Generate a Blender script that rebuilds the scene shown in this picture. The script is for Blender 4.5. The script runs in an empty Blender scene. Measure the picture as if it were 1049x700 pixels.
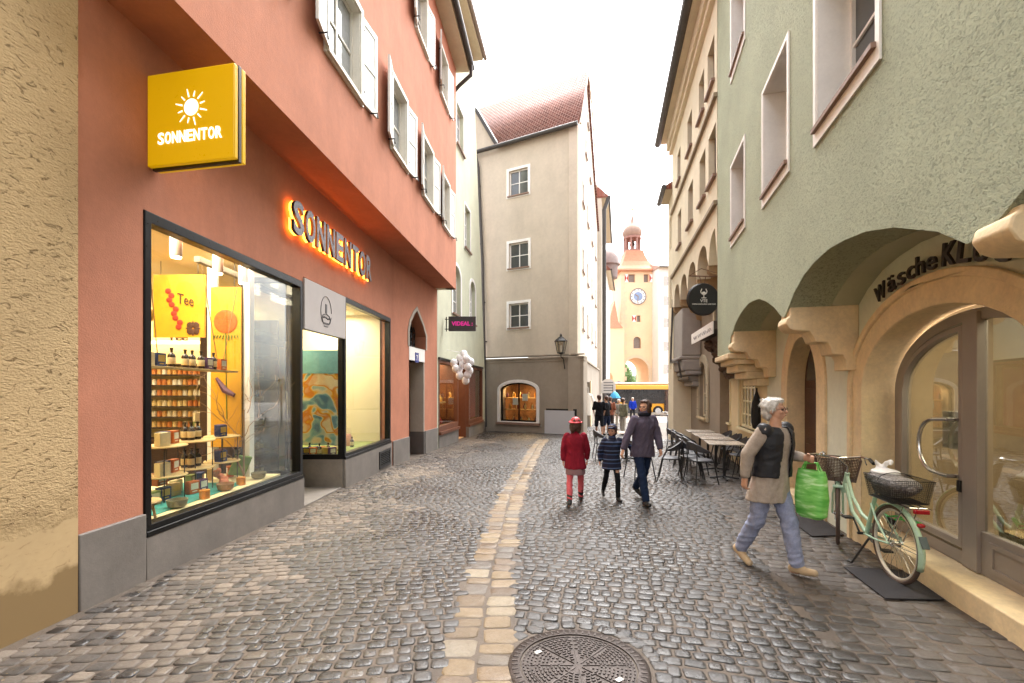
import bpy, bmesh, math, random
import numpy as np
from mathutils import Vector, Matrix
from mathutils.geometry import tessellate_polygon
from mathutils import noise as mnoise
random.seed(7)
R = math.radians
SC = bpy.context.scene
COL = SC.collection
V = Vector

# ------------------------------------------------------------------ materials
def lin(c):
    if isinstance(c, str):
        c = c.lstrip('#'); c = [int(c[i:i+2], 16)/255 for i in (0, 2, 4)]
        c = [x/12.92 if x <= .04045 else ((x+.055)/1.055)**2.4 for x in c]
    return (c[0], c[1], c[2], 1)

class NT:
    def __init__(s, name):
        s.m = bpy.data.materials.new(name); s.m.use_nodes = True
        s.t = s.m.node_tree; s.n = s.t.nodes; s.l = s.t.links
        s.b = s.n['Principled BSDF']; s.out = s.n['Material Output']
    def add(s, kind, **kw):
        n = s.n.new(kind)
        for k, v in kw.items():
            if k.startswith('i_'): n.inputs[k[2:].replace('_', ' ')].default_value = v
            else: setattr(n, k, v)
        return n
    def link(s, a, b): s.l.new(a, b)
    def coord(s, scale=(1, 1, 1), kind='Object', rot=(0, 0, 0)):
        tc = s.add('ShaderNodeTexCoord'); mp = s.add('ShaderNodeMapping')
        mp.inputs['Scale'].default_value = scale; mp.inputs['Rotation'].default_value = rot
        s.link(tc.outputs[kind], mp.inputs[0]); return mp.outputs[0]
    def noise(s, vec, scale, detail=4, rough=.6, dist=0):
        n = s.add('ShaderNodeTexNoise'); s.link(vec, n.inputs['Vector'])
        n.inputs['Scale'].default_value = scale; n.inputs['Detail'].default_value = detail
        n.inputs['Roughness'].default_value = rough; n.inputs['Distortion'].default_value = dist
        return n.outputs['Fac']
    def ramp(s, fac, stops):
        r = s.add('ShaderNodeValToRGB'); s.link(fac, r.inputs[0])
        e = r.color_ramp.elements
        while len(e) < len(stops): e.new(.5)
        for i, (p, c) in enumerate(stops):
            e[i].position = p; e[i].color = lin(c) if not isinstance(c, float) else (c, c, c, 1)
        return r.outputs[0]
    def mix(s, fac, a, b, mode='MIX'):
        m = s.add('ShaderNodeMix', data_type='RGBA', blend_type=mode)
        if hasattr(fac, 'links'): s.link(fac, m.inputs[0])
        else: m.inputs[0].default_value = fac
        for k, x in ((6, a), (7, b)):
            if hasattr(x, 'links'): s.link(x, m.inputs[k])
            else: m.inputs[k].default_value = lin(x)
        return m.outputs[2]
    def math(s, op, a, b=0.):
        m = s.add('ShaderNodeMath', operation=op)
        for k, x in ((0, a), (1, b)):
            if hasattr(x, 'links'): s.link(x, m.inputs[k])
            else: m.inputs[k].default_value = x
        return m.outputs[0]
    def bump(s, h, strength=.5, dist=.01):
        b = s.add('ShaderNodeBump'); b.inputs['Strength'].default_value = strength
        b.inputs['Distance'].default_value = dist; s.link(h, b.inputs['Height'])
        s.link(b.outputs[0], s.b.inputs['Normal']); return b

MATS = {}
def mat(name, col, rough=.6, metal=0., var=.12, vs=3., bump=0., bs=40., spec=.5, emit=None, es=0., coat=0., grime=0.):
    """a plain painted / cloth / metal surface with uneven colour and fine relief"""
    if name in MATS: return MATS[name]
    t = NT(name); b = t.b
    vec = t.coord()
    c = lin(col)
    if var > 0:
        f = t.noise(vec, vs, 6, .65)
        f2 = t.noise(vec, vs*9, 3, .6)
        ff = t.math('ADD', t.math('MULTIPLY', f, .65), t.math('MULTIPLY', f2, .35))
        lo = [max(0, x*(1-var*1.6)) for x in c[:3]]; hi = [min(1, x*(1+var*1.3)) for x in c[:3]]
        r = t.ramp(ff, [(.3, lo), (.7, hi)])
        if grime:
            g = t.ramp(t.noise(t.coord((1, 1, .25)), 1.3, 8, .7), [(.45, 0.), (.75, 1.)])
            r = t.mix(t.math('MULTIPLY', g, grime), r, [x*.45 for x in c[:3]])
        t.link(r, b.inputs['Base Color'])
        rr = t.ramp(f2, [(.3, max(0., rough-.08)), (.7, min(1., rough+.08))])
        t.link(rr, b.inputs['Roughness'])
    else:
        b.inputs['Base Color'].default_value = c; b.inputs['Roughness'].default_value = rough
    b.inputs['Metallic'].default_value = metal
    b.inputs['Specular IOR Level'].default_value = spec
    if coat: b.inputs['Coat Weight'].default_value = coat; b.inputs['Coat Roughness'].default_value = .1
    if bump: t.bump(t.noise(vec, bs, 5, .65), bump, .01)
    if emit:
        b.inputs['Emission Color'].default_value = lin(emit); b.inputs['Emission Strength'].default_value = es
    MATS[name] = t.m; return t.m

def rough_stucco(name, col, dark, scale, stretch, rot, strength, dist, big=.15, base_dark=None, gr=(.28, .40)):
    t = NT(name); b = t.b
    vec = t.coord(stretch, rot=rot)
    n1 = t.noise(vec, scale, 5, .6, 1.2)
    n2 = t.noise(vec, scale*3.3, 4, .6, .4)
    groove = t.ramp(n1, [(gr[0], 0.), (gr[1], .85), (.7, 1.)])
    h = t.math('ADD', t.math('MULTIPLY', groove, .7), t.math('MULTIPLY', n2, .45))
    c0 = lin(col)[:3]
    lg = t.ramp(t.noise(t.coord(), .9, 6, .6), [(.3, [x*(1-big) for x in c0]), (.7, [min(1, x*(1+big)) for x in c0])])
    cc = t.mix(t.math('MULTIPLY', t.math('SUBTRACT', 1., groove), .75), lg, dark)  # grooves darkened in the colour, painting the shade of the relief
    if base_dark:   # damp stain along the foot of the wall
        zc = t.add('ShaderNodeSeparateXYZ'); t.link(t.coord(), zc.inputs[0])
        e = t.math('ADD', zc.outputs[2], t.math('MULTIPLY', t.noise(t.coord(), 2.2, 6, .6), -.5))
        f = t.ramp(e, [(.02, 1.), (.09, 0.)])
        cc = t.mix(f, cc, base_dark)
        smooth = t.ramp(e, [(.35, 0.), (.6, 1.)])
        h = t.math('MULTIPLY', h, smooth)
    t.link(cc, b.inputs['Base Color']); b.inputs['Roughness'].default_value = .92
    b.inputs['Specular IOR Level'].default_value = .25
    t.bump(h, strength, dist)
    MATS[name] = t.m; return t.m

def glass_mat(name, tint='#ffffff', ior=1.5, rough=0., boost=0.):
    if name in MATS: return MATS[name]
    t = NT(name); t.n.remove(t.b)
    tr = t.add('ShaderNodeBsdfTransparent'); tr.inputs[0].default_value = lin(tint)
    gl = t.add('ShaderNodeBsdfGlossy'); gl.inputs['Roughness'].default_value = rough
    fr = t.add('ShaderNodeFresnel'); gg = t.add('ShaderNodeNewGeometry')
    # same reflectance from either side of the sheet
    t.link(t.math('ADD', ior, t.math('MULTIPLY', gg.outputs['Backfacing'], 1/ior-ior)), fr.inputs[0])
    f = t.math('ADD', fr.outputs[0], boost)
    mx = t.add('ShaderNodeMixShader'); t.link(f, mx.inputs[0])
    t.link(tr.outputs[0], mx.inputs[1]); t.link(gl.outputs[0], mx.inputs[2])
    t.link(mx.outputs[0], t.out.inputs[0]); MATS[name] = t.m; return t.m

def stripes_mat(name, cols, period, axis=2, rough=.8, bump=.3):
    t = NT(name)
    s = t.add('ShaderNodeSeparateXYZ'); t.link(t.coord(), s.inputs[0])
    f = t.math('FRACT', t.math('DIVIDE', s.outputs[axis], period))
    r = t.add('ShaderNodeValToRGB'); t.link(f, r.inputs[0]); r.color_ramp.interpolation = 'CONSTANT'
    e = r.color_ramp.elements
    while len(e) < len(cols): e.new(.5)
    for i, (p, c) in enumerate(cols): e[i].position = p; e[i].color = lin(c)
    t.link(r.outputs[0], t.b.inputs['Base Color']); t.b.inputs['Roughness'].default_value = rough
    t.bump(f, bump, .01); MATS[name] = t.m; return t.m

# ------------------------------------------------------------------ mesh builder
class MB:
    def __init__(s): s.v = []; s.f = []
    def add(s, vs, fs):
        k = len(s.v); s.v += [tuple(p) for p in vs]; s.f += [tuple(i+k for i in f) for f in fs]; return s
    def hexa(s, p):      # 8 points: bottom ring then top ring
        return s.add(p, [(0, 3, 2, 1), (4, 5, 6, 7), (0, 1, 5, 4), (1, 2, 6, 5), (2, 3, 7, 6), (3, 0, 4, 7)])
    def box(s, c, d, rz=0., m=None):
        x, y, z = [q/2 for q in d]
        P = [V(q) for q in ((-x, -y, -z), (x, -y, -z), (x, y, -z), (-x, y, -z), (-x, -y, z), (x, -y, z), (x, y, z), (-x, y, z))]
        Mx = Matrix.Rotation(rz, 3, 'Z') if m is None else m
        return s.hexa([Mx @ q + V(c) for q in P])
    def quad(s, a, b, c, d): return s.add([a, b, c, d], [(0, 1, 2, 3)])
    def poly(s, pts): return s.add(pts, [tuple(range(len(pts)))])
    def tube(s, pts, r, n=8, closed=False, caps=True):
        pts = [V(p) for p in pts]; m = len(pts)
        rr = r if isinstance(r, (list, tuple)) else [r]*m
        vs = []; fs = []; up = None
        for i, p in enumerate(pts):
            if closed: d = pts[(i+1) % m]-pts[i-1]
            else: d = pts[min(i+1, m-1)]-pts[max(i-1, 0)]
            if d.length < 1e-9: d = V((0, 0, 1))
            d.normalize()
            if up is None: up = d.orthogonal().normalized()
            up = (up-d*up.dot(d))
            if up.length < 1e-6: up = d.orthogonal()
            up.normalize(); w = d.cross(up)
            for k in range(n):
                a = 2*math.pi*k/n
                vs.append(p+up*(math.cos(a)*rr[i])+w*(math.sin(a)*rr[i]))
        for i in range(m if closed else m-1):
            j = (i+1) % m
            for k in range(n):
                l = (k+1) % n
                fs.append((i*n+k, i*n+l, j*n+l, j*n+k))
        if not closed and caps:
            fs.append(tuple(range(n-1, -1, -1))); fs.append(tuple((m-1)*n+k for k in range(n)))
        return s.add(vs, fs)
    def lathe(s, prof, c=(0, 0, 0), n=20, m=None):
        vs = []; fs = []; Mx = m or Matrix.Identity(3); c = V(c)
        for (r, z) in prof:
            for k in range(n):
                a = 2*math.pi*k/n; vs.append(Mx @ V((r*math.cos(a), r*math.sin(a), z))+c)
        for i in range(len(prof)-1):
            for k in range(n):
                l = (k+1) % n; fs.append((i*n+k, i*n+l, (i+1)*n+l, (i+1)*n+k))
        fs.append(tuple(range(n-1, -1, -1))); fs.append(tuple((len(prof)-1)*n+k for k in range(n)))
        return s.add(vs, fs)
    def ball(s, c, r, nu=14, nv=9, m=None):
        if not isinstance(r, (tuple, list)): r = (r, r, r)
        vs = []; fs = []; Mx = m or Matrix.Identity(3); c = V(c)
        vs.append(Mx @ V((0, 0, -r[2]))+c)
        for i in range(1, nv):
            t = -math.pi/2+math.pi*i/nv
            for k in range(nu):
                a = 2*math.pi*k/nu
                vs.append(Mx @ V((r[0]*math.cos(t)*math.cos(a), r[1]*math.cos(t)*math.sin(a), r[2]*math.sin(t)))+c)
        vs.append(Mx @ V((0, 0, r[2]))+c)
        for k in range(nu): fs.append((0, 1+(k+1) % nu, 1+k))
        for i in range(nv-2):
            for k in range(nu):
                l = (k+1) % nu; b = 1+i*nu
                fs.append((b+k, b+l, b+nu+l, b+nu+k))
        b = 1+(nv-2)*nu; e = len(vs)-1
        for k in range(nu): fs.append((b+k, b+(k+1) % nu, e))
        return s.add(vs, fs)
    def build(s, name, m, parent=None, smooth=True, angle=35, bevel=0., loc=None, recalc=True):
        me = bpy.data.meshes.new(name); me.from_pydata(s.v, [], s.f); me.update()
        if recalc:
            bm = bmesh.new(); bm.from_mesh(me); bmesh.ops.recalc_face_normals(bm, faces=bm.faces); bm.to_mesh(me); bm.free()
        o = bpy.data.objects.new(name, me); COL.objects.link(o)
        if m: me.materials.append(m)
        if smooth and s.f:
            me.polygons.foreach_set('use_smooth', [True]*len(me.polygons))
            me.set_sharp_from_angle(angle=R(angle))
        if bevel:
            b = o.modifiers.new('bevel', 'BEVEL'); b.width = bevel; b.segments = 2; b.limit_method = 'ANGLE'; b.angle_limit = R(40)
        if parent is not None:
            o.parent = parent
            if parent.get('_world'): o.location = -V(parent['_base'])
        if loc is not None: o.location = loc
        return o

def tag(o, label=None, cat=None, group=None, kind=None):
    if label: o['label'] = label
    if cat: o['category'] = cat
    if group: o['group'] = group
    if kind: o['kind'] = kind
    return o
def empty(name, loc=(0, 0, 0), rz=0., label=None, cat=None, group=None, world=False):
    o = bpy.data.objects.new(name, None); COL.objects.link(o); o.location = loc; o.rotation_euler = (0, 0, rz)
    o.empty_display_size = .2; tag(o, label, cat, group)
    if world: o['_world'] = 1; o['_base'] = tuple(loc)
    return o
def wpart(name, mb, m, parent, root, **kw):
    """sub-part authored in world space: parent is a part whose own origin is already at the world origin"""
    o = mb.build(name, m, None, **kw); o.parent = parent; return o
def kids(o): return [c for c in bpy.data.objects if c.parent == o]
def dup(o, loc=None, rz=None, label=None, parent=None, mats=None):
    c = o.copy(); COL.objects.link(c); c.parent = parent
    if loc is not None: c.location = loc
    if rz is not None: c.rotation_euler = (0, 0, rz)
    if label: c['label'] = label
    for ch in list(o.children): dup(ch, parent=c)
    return c

def G(y): return -.022*max(-8., min(y, 45.))      # the street falls gently away from the camera

class Fac:
    """a facade line seen in plan: point(t) = p0 + d*t, n points to the street"""
    def __init__(s, p0, d, side):
        s.p0 = V((p0[0], p0[1])); s.d = V((d[0], d[1]))
        n = V((s.d[1], -s.d[0])).normalized(); s.n = n*side
    def P(s, t, z, o=0.):
        q = s.p0+s.d*t+s.n*o; return V((q[0], q[1], z))
    def box(s, mb, t0, t1, z0, z1, o0, o1):
        P = s.P
        mb.hexa([P(t0, z0, o0), P(t1, z0, o0), P(t1, z0, o1), P(t0, z0, o1), P(t0, z1, o0), P(t1, z1, o0), P(t1, z1, o1), P(t0, z1, o1)]); return mb
    def gbox(s, mb, t0, t1, z1, o0, o1):     # foot follows the ground
        P = s.P; a = lambda t, o: P(t, G(P(t, 0, o)[1])-.08, o)
        mb.hexa([a(t0, o0), a(t1, o0), a(t1, o1), a(t0, o1), P(t0, z1, o0), P(t1, z1, o0), P(t1, z1, o1), P(t0, z1, o1)]); return mb
    def prism(s, mb, outer, o0, o1, holes=()):
        rings = [outer]+list(holes); flat = [p for r in rings for p in r]
        tris = tessellate_polygon([[V((p[0], p[1], 0)) for p in r] for r in rings])
        n = len(flat)
        vs = [s.P(p[0], p[1], o1) for p in flat]+[s.P(p[0], p[1], o0) for p in flat]
        fs = [tuple(t) for t in tris]+[tuple(i+n for i in reversed(t)) for t in tris]
        k = 0
        for r in rings:
            m = len(r)
            for i in range(m): j = (i+1) % m; fs.append((k+i, k+j, k+j+n, k+i+n))
            k += m
        mb.add(vs, fs); return mb
    def rot(s): return math.atan2(s.d[1], s.d[0])

def rect(a, b, c, d): return [(a, c), (b, c), (b, d), (a, d)]
def arch(c, hw, z0, zs, rise, n=16, p=1.0):
    """opening outline: straight to the springing zs, then an ellipse of the given rise"""
    pts = [(c-hw, z0), (c+hw, z0)]
    for i in range(n+1):
        a = math.pi*i/n
        pts.append((c+hw*math.cos(a), zs+rise*(math.sin(a)**p)))
    return pts

def make_window(fac, root, t0, t1, z0, z1, depth, fm, gm, bars=(1, 1), sillm=None, sw=.05, sill_out=.08, outline=None, surround=None, sur_w=.1):
    """a window part: frame mesh, with pane and sill as sub-parts"""
    mb = MB(); w = sw; k = -depth; tw = w/fac.d.length
    if outline is None:
        fac.prism(mb, rect(t0, t1, z0, z1), k, k+.06, [rect(t0+tw, t1-tw, z0+w, z1-w)])
        for i in range(bars[0]):
            c = t0+(t1-t0)*(i+1)/(bars[0]+1); fac.box(mb, c-tw*.4, c+tw*.4, z0+w, z1-w, k+.01, k+.05)
        for i in range(bars[1]):
            c = z0+(z1-z0)*(i+1)/(bars[1]+1); fac.box(mb, t0+tw, t1-tw, c-w*.3, c+w*.3, k+.012, k+.047)
        pane = rect(t0+tw*.5, t1-tw*.5, z0+w*.5, z1-w*.5)
    else:
        cx = sum(p[0] for p in outline)/len(outline); cz = (min(p[1] for p in outline)+max(p[1] for p in outline))/2
        inn = [(p[0]+(cx-p[0])*.12, p[1]+(cz-p[1])*.08) for p in outline]
        fac.prism(mb, outline, k, k+.06, [inn])
        zt = max(p[1] for p in inn); zb = min(p[1] for p in inn)
        fac.box(mb, cx-tw*.5, cx+tw*.5, zb, zt-.01, k+.01, k+.05)
        for i in range(bars[1]):
            c = zb+(zt-zb)*(i+1)/(bars[1]+1)*.85; fac.box(mb, min(p[0] for p in inn), max(p[0] for p in inn), c-w*.3, c+w*.3, k+.012, k+.047)
        pane = [(p[0]+(cx-p[0])*.05, p[1]+(cz-p[1])*.03) for p in outline]
    f = mb.build('window', fm, root, smooth=False)
    p = MB(); fac.prism(p, pane, k+.02, k+.026); wpart('pane', p, gm, f, root, smooth=False)
    if sillm:
        s = MB(); fac.box(s, t0-.06/fac.d.length, t1+.06/fac.d.length, z0-.06, z0, -depth+.02, sill_out); wpart('sill', s, sillm, f, root, smooth=False)
    if surround:
        s = MB(); q = sur_w/fac.d.length
        fac.prism(s, rect(t0-q, t1+q, z0-sur_w*.9, z1+sur_w), .0, .03, [rect(t0, t1, z0, z1)]); wpart('frame', s, surround, f, root, smooth=False)
    return f

def text_mesh(txt, size=1., extrude=.01, bold=0., align='CENTER', shear=0.):
    cu = bpy.data.curves.new('txt', 'FONT'); cu.body = txt; cu.size = size; cu.extrude = extrude; cu.offset = bold
    cu.align_x = align; cu.resolution_u = 3; cu.shear = shear
    o = bpy.data.objects.new('txt', cu); COL.objects.link(o)
    dg = bpy.context.evaluated_depsgraph_get(); me = bpy.data.meshes.new_from_object(o.evaluated_get(dg))
    vs = [tuple(v.co) for v in me.vertices]; fs = [tuple(p.vertices) for p in me.polygons]
    bpy.data.objects.remove(o); bpy.data.curves.remove(cu); bpy.data.meshes.remove(me)
    return vs, fs
def put_text(mb, txt, org, right, up, height, width=None, extrude=.006, bold=0., align='CENTER'):
    """lettering standing on a plane; height is the cap height, width the length of the whole word"""
    vs, fs = text_mesh(txt, 1., 0.5, bold, align)
    if not vs: return mb
    xs = [v[0] for v in vs]; ys = [v[1] for v in vs]
    x0, x1, y0 = min(xs), max(xs), 0.
    caph = .73
    sy = height/caph; sx = width/(x1-x0) if width else sy
    right = V(right).normalized(); up = V(up).normalized(); nn = right.cross(up)
    cx = (x0+x1)/2 if align == 'CENTER' else x0
    mb.add([V(org)+right*((v[0]-cx)*sx)+up*(v[1]*sy)+nn*(v[2]*2*extrude) for v in vs], fs)
    return mb

def voxel(mb, name, m, parent, size=.012, smooth=3, loc=None, fold=None):
    """fuse overlapping volumes into one continuous skin"""
    o = mb.build(name+'_raw', None, None, smooth=False)
    r = o.modifiers.new('r', 'REMESH'); r.mode = 'VOXEL'; r.voxel_size = size; r.use_smooth_shade = True
    if smooth:
        s = o.modifiers.new('s', 'SMOOTH'); s.iterations = smooth; s.factor = .5
    dg = bpy.context.evaluated_depsgraph_get(); me = bpy.data.meshes.new_from_object(o.evaluated_get(dg))
    bpy.data.objects.remove(o); me.name = name
    me.materials.clear(); me.materials.append(m)
    me.polygons.foreach_set('use_smooth', [True]*len(me.polygons))
    if fold:        # creases: ridged noise pushed along the normals
        amp, fx, fz = fold; nn_ = [v.normal.copy() for v in me.vertices]; off = random.uniform(0, 50)
        for v, nv in zip(me.vertices, nn_):
            p = V((v.co.x*fx+off, v.co.y*fx, v.co.z*fz+v.co.x*fx*.6)); h = 1-abs(mnoise.noise(p))*2.6; h2 = mnoise.noise(p*2.7)
            v.co += nv*amp*(max(-.6, h)*.75+h2*.35)
    o = bpy.data.objects.new(name, me); COL.objects.link(o); o.parent = parent
    return o
# ------------------------------------------------------------------ people
def ring_loft(mb, rings, n=16, caps=True):
    """rings: (centre, rx, ry, yaw)"""
    vs = []; fs = []
    for c, rx, ry, yaw in rings:
        for k in range(n):
            a = 2*math.pi*k/n; x = rx*math.cos(a); y = ry*math.sin(a)
            vs.append((c[0]+x*math.cos(yaw)-y*math.sin(yaw), c[1]+x*math.sin(yaw)+y*math.cos(yaw), c[2]))
    for i in range(len(rings)-1):
        for k in range(n):
            l = (k+1) % n; fs.append((i*n+k, i*n+l, (i+1)*n+l, (i+1)*n+k))
    if caps: fs.append(tuple(range(n-1, -1, -1))); fs.append(tuple((len(rings)-1)*n+k for k in range(n)))
    mb.add(vs, fs)
def capsule(mb, a, b, ra, rb, n=12):
    a = V(a); b = V(b); mb.ball(a, ra, n, 8); mb.ball(b, rb, n, 8); mb.tube([a, b], [ra*.995, rb*.995], n)

SKIN = mat('skin', '#c99a80', .55, var=.06, vs=20)
def person(loc, face, H, pose, wear, label, group=None, vox=.012, child=False):
    """face = heading (deg, 0 looks along +Y); joints are laid out for the pose, then every garment is grown over them"""
    s = H/1.70
    root = empty('person', (loc[0], loc[1], G(loc[1])), R(-face), label, 'person', group)
    hw = 1.18 if child else 1.0             # children: larger heads
    P = pose
    def T(p): return V(p)*s
    lean = R(P.get('lean', 3)); twist = R(P.get('twist', 0))
    hipz = .90
    J = {}
    low = 9
    for side, sx in (('L', -1), ('R', 1)):
        th, kn, out, ft = P['leg'+side]
        a = R(th); hip = V((sx*.088, 0, hipz))
        k = hip+V((sx*math.sin(R(out))*.42, math.sin(a)*.42, -math.cos(a)*.42))
        b = a-R(kn); an = k+V((0, math.sin(b)*.41, -math.cos(b)*.41))
        f = R(ft); toe = an+V((sx*.03, math.cos(f)*.15, math.sin(f)*.15-.045)); heel = an+V((0, -math.cos(f)*.05, -math.sin(f)*.05-.045))
        J[side] = [hip, k, an, toe, heel]
        low = min(low, toe.z, heel.z)
    dz = .03-low
    for side in 'LR':
        J[side] = [p+V((0, 0, dz)) for p in J[side]]
    hz = hipz+dz
    def sp(z):                      # spine point at height above hip
        h = z-hipz; return V((0, math.sin(lean)*h, hz+math.cos(lean)*h))
    A = {}
    for side, sx in (('L', -1), ('R', 1)):
        fw, out, el, inn = P['arm'+side]
        sh = sp(1.385)+V((sx*.165*math.cos(twist), sx*.165*math.sin(twist), 0))
        a = R(fw); e = sh+V((sx*math.sin(R(out))*.27, math.sin(a)*.27, -math.cos(a)*math.cos(R(out))*.27))
        b = a+R(el); w = e+V((-sx*math.sin(R(inn))*.24, math.sin(b)*.24*math.cos(R(inn)), -math.cos(b)*.24))
        A[side] = [sh, e, w]
    hy = R(P.get('head', 0)); hp = R(P.get('nod', 0))
    hc = sp(1.47)
    HM = Matrix.Rotation(-hy, 3, 'Z') @ Matrix.Rotation(-hp, 3, 'X')
    def hd(p): return hc+HM @ (V(p)*hw)        # p relative to the neck top
    def X(mb, fn): mb.v = [tuple(V(v)*s) for v in mb.v]; return mb
    # ---- body: one continuous skin (torso, legs, arms, hands, head)
    b = MB()
    ring_loft(b, [(sp(z), rx, ry, twist*(z-.9)*2) for z, rx, ry in ((.84, .12, .09), (.92, .145, .10), (1.08, .12, .085), (1.27, .14, .095), (1.36, .15, .08), (1.41, .08, .06))])
    for side in 'LR':
        h, k, an, toe, heel = J[side]
        capsule(b, h, k, .072, .05); capsule(b, k, an, .05, .036); capsule(b, heel, toe, .035, .03); capsule(b, an, heel, .034, .032)
        sh, e, w = A[side]
        capsule(b, sh, e, .046, .037); capsule(b, e, w, .036, .026)
        d = (w-e).normalized(); q = V((1 if side == 'R' else -1, 0, 0)); q = (q-d*q.dot(d)).normalized(); up = d.cross(q)   # hand: palm plane spanned by d and up
        sx = 1 if side == 'R' else -1
        palm = w+d*.045
        for t in (-.026, -.009, .009, .026): capsule(b, w+up*t*.5, w+d*.085+up*t, .017, .012, 8)
        curl = P.get('curl'+side, .5)
        for i, (t, L) in enumerate(((-.028, .052), (-.0095, .064), (.0095, .068), (.028, .060))):
            p0 = w+d*.085+up*t; ca = R(50*curl); dd = d*math.cos(ca)-q*math.sin(ca)
            p1 = p0+dd*L*.55; ca2 = R(125*curl); d2 = d*math.cos(ca2)-q*math.sin(ca2); p2 = p1+d2*L*.5
            capsule(b, p0, p1, .0095, .0088, 8); capsule(b, p1, p2, .0088, .0078, 8)
        th0 = w+d*.025+up*(.024); th1 = th0+(d*.6+up*.55-q*.45)*.04; th2 = th1+(d*.85-q*.4)*.03
        capsule(b, th0, th1, .0115, .010, 8); capsule(b, th1, th2, .010, .0085, 8)
    capsule(b, sp(1.38), hd((0, .0, .02)), .056, .052)
    b.ball(hd((0, -.012, .135)), [x*hw for x in (.074, .092, .086)], 20, 14, HM)
    b.ball(hd((0, .022, .075)), [x*hw for x in (.056, .062, .066)], 18, 12, HM)
    b.ball(hd((0, .05, .035)), [x*hw for x in (.028, .028, .022)], 12, 8, HM)
    b.ball(hd((0, .078, .128)), [x*hw for x in (.042, .016, .012)], 12, 8, HM)     # brow
    capsule(b, hd((0, .084, .115)), hd((0, .104, .082)), .008*hw, .014*hw, 8)      # nose
    for sx in (-1, 1):
        b.ball(hd((sx*.036, .066, .085)), [x*hw for x in (.022, .02, .02)], 10, 7, HM)
        b.ball(hd((sx*.076, -.005, .10)), [x*hw for x in (.012, .02, .032)], 10, 7, HM)
    b.ball(hd((0, .082, .058)), [x*hw for x in (.026, .012, .007)], 10, 6, HM)
    b.ball(hd((0, .080, .047)), [x*hw for x in (.022, .012, .007)], 10, 6, HM)
    X(b, 0); body = voxel(b, 'body', wear.get('skin', SKIN), root, min(vox, .0075) if not P.get('lod') else vox, 2)
    for sx in (-1, 1):
        e = MB(); e.ball(hd((sx*.031, .077, .108)), [x*hw for x in (.014, .011, .009)], 12, 8, HM); X(e, 0); e.build('eye', mat('eye', '#3a2a20', .25, var=0), root)
    m = MB(); m.ball(hd((0, .093, .0525)), [x*hw for x in (.022, .004, .004)], 10, 6, HM); X(m, 0); m.build('mouth', mat('lips', '#8e4a42', .5, var=0), root)
    # ---- hair
    hs = wear.get('hair_style', 'short')
    if wear.get('hair'):
        h = MB()
        h.ball(hd((0, -.028, .155)), [x*hw for x in (.086, .094, .082)], 20, 14, HM)
        h.ball(hd((0, .045, .198)), [x*hw for x in (.062, .042, .026)], 14, 8, HM)
        h.ball(hd((0, -.06, .10)), [x*hw for x in (.078, .058, .085)], 16, 10, HM)
        for sx in (-1, 1):
            h.ball(hd((sx*.07, -.01, .14)), [x*hw for x in (.022, .045, .055)], 12, 8, HM)
            if hs == 'bob':
                h.ball(hd((sx*.072, -.005, .085)), [x*hw for x in (.03, .05, .08)], 12, 8, HM)
                h.ball(hd((sx*.05, -.05, .05)), [x*hw for x in (.045, .05, .07)], 12, 8, HM)
        for i in range(26):         # loose strands break the outline
            a = random.uniform(0, 2*math.pi); t = random.uniform(-.2, 1.3)
            p = V((math.cos(a)*math.cos(t)*.08, -.03+math.sin(a)*math.cos(t)*.085, .155+math.sin(t)*.075))
            if p.y > .03 and p.z < .19: continue
            h.ball(hd(p), .02*hw, 8, 6)
        X(h, 0); ho = voxel(h, 'hair', wear['hair'], root, .009*s+.001, 2)
        if not P.get('lod'):        # strands lying over the mass of hair
            st_ = MB(); cap = hd((0, -.02, .14)); vv_ = ho.data.vertices; nv_ = len(vv_)
            for i in range(1100):
                w0 = vv_[random.randrange(nv_)]; p = w0.co.copy(); nrm = w0.normal.copy(); dn = V((random.gauss(0, .5), random.gauss(0, .5), -1)); dn = (dn-nrm*dn.dot(nrm)).normalized()
                sd = nrm.cross(dn)*.0016*s; L = random.uniform(.02, .05)*s; p1 = p+dn*L*.5+nrm*.006*s; p2 = p+dn*L+nrm*random.uniform(-.001, .007)*s
                st_.add([p-sd, p+sd, p1+sd, p1-sd, p2], [(0, 1, 2, 3), (3, 2, 4)])
            so_ = st_.build('hair_strands', wear['hair'], root, recalc=False)
    # ---- trousers
    if 'legs' in wear:
        t = MB(); lw = wear.get('legw', 1.0); ln = wear.get('legl', 1.0)
        ring_loft(t, [(sp(z), rx, ry, 0) for z, rx, ry in ((.80, .12, .10), (.90, .15, .110), (1.0, .128, .088))])
        for side in 'LR':
            h, k, an, toe, heel = J[side]
            capsule(t, h+V((0, 0, -.05)), k, .084*lw, .068*lw)
            end = k+(an-k)*(.93*ln if ln <= 1 else 1)
            if ln > .3: t.tube([k, k+(an-k)*.5*ln, end], [.068*lw, .062*lw, .056*lw], 14); t.ball(end, .056*lw, 12, 8)
        X(t, 0); voxel(t, 'trousers', wear['legs'], root, vox, 2, fold=(.009*s, 7, 15))
    if 'skirt' in wear:
        t = MB(); ring_loft(t, [(sp(z), rx, ry, 0) for z, rx, ry in ((.62, .20, .17), (.80, .19, .15), (1.0, .15, .12))]); X(t, 0); voxel(t, 'shorts', wear['skirt'], root, vox, 2)
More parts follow.
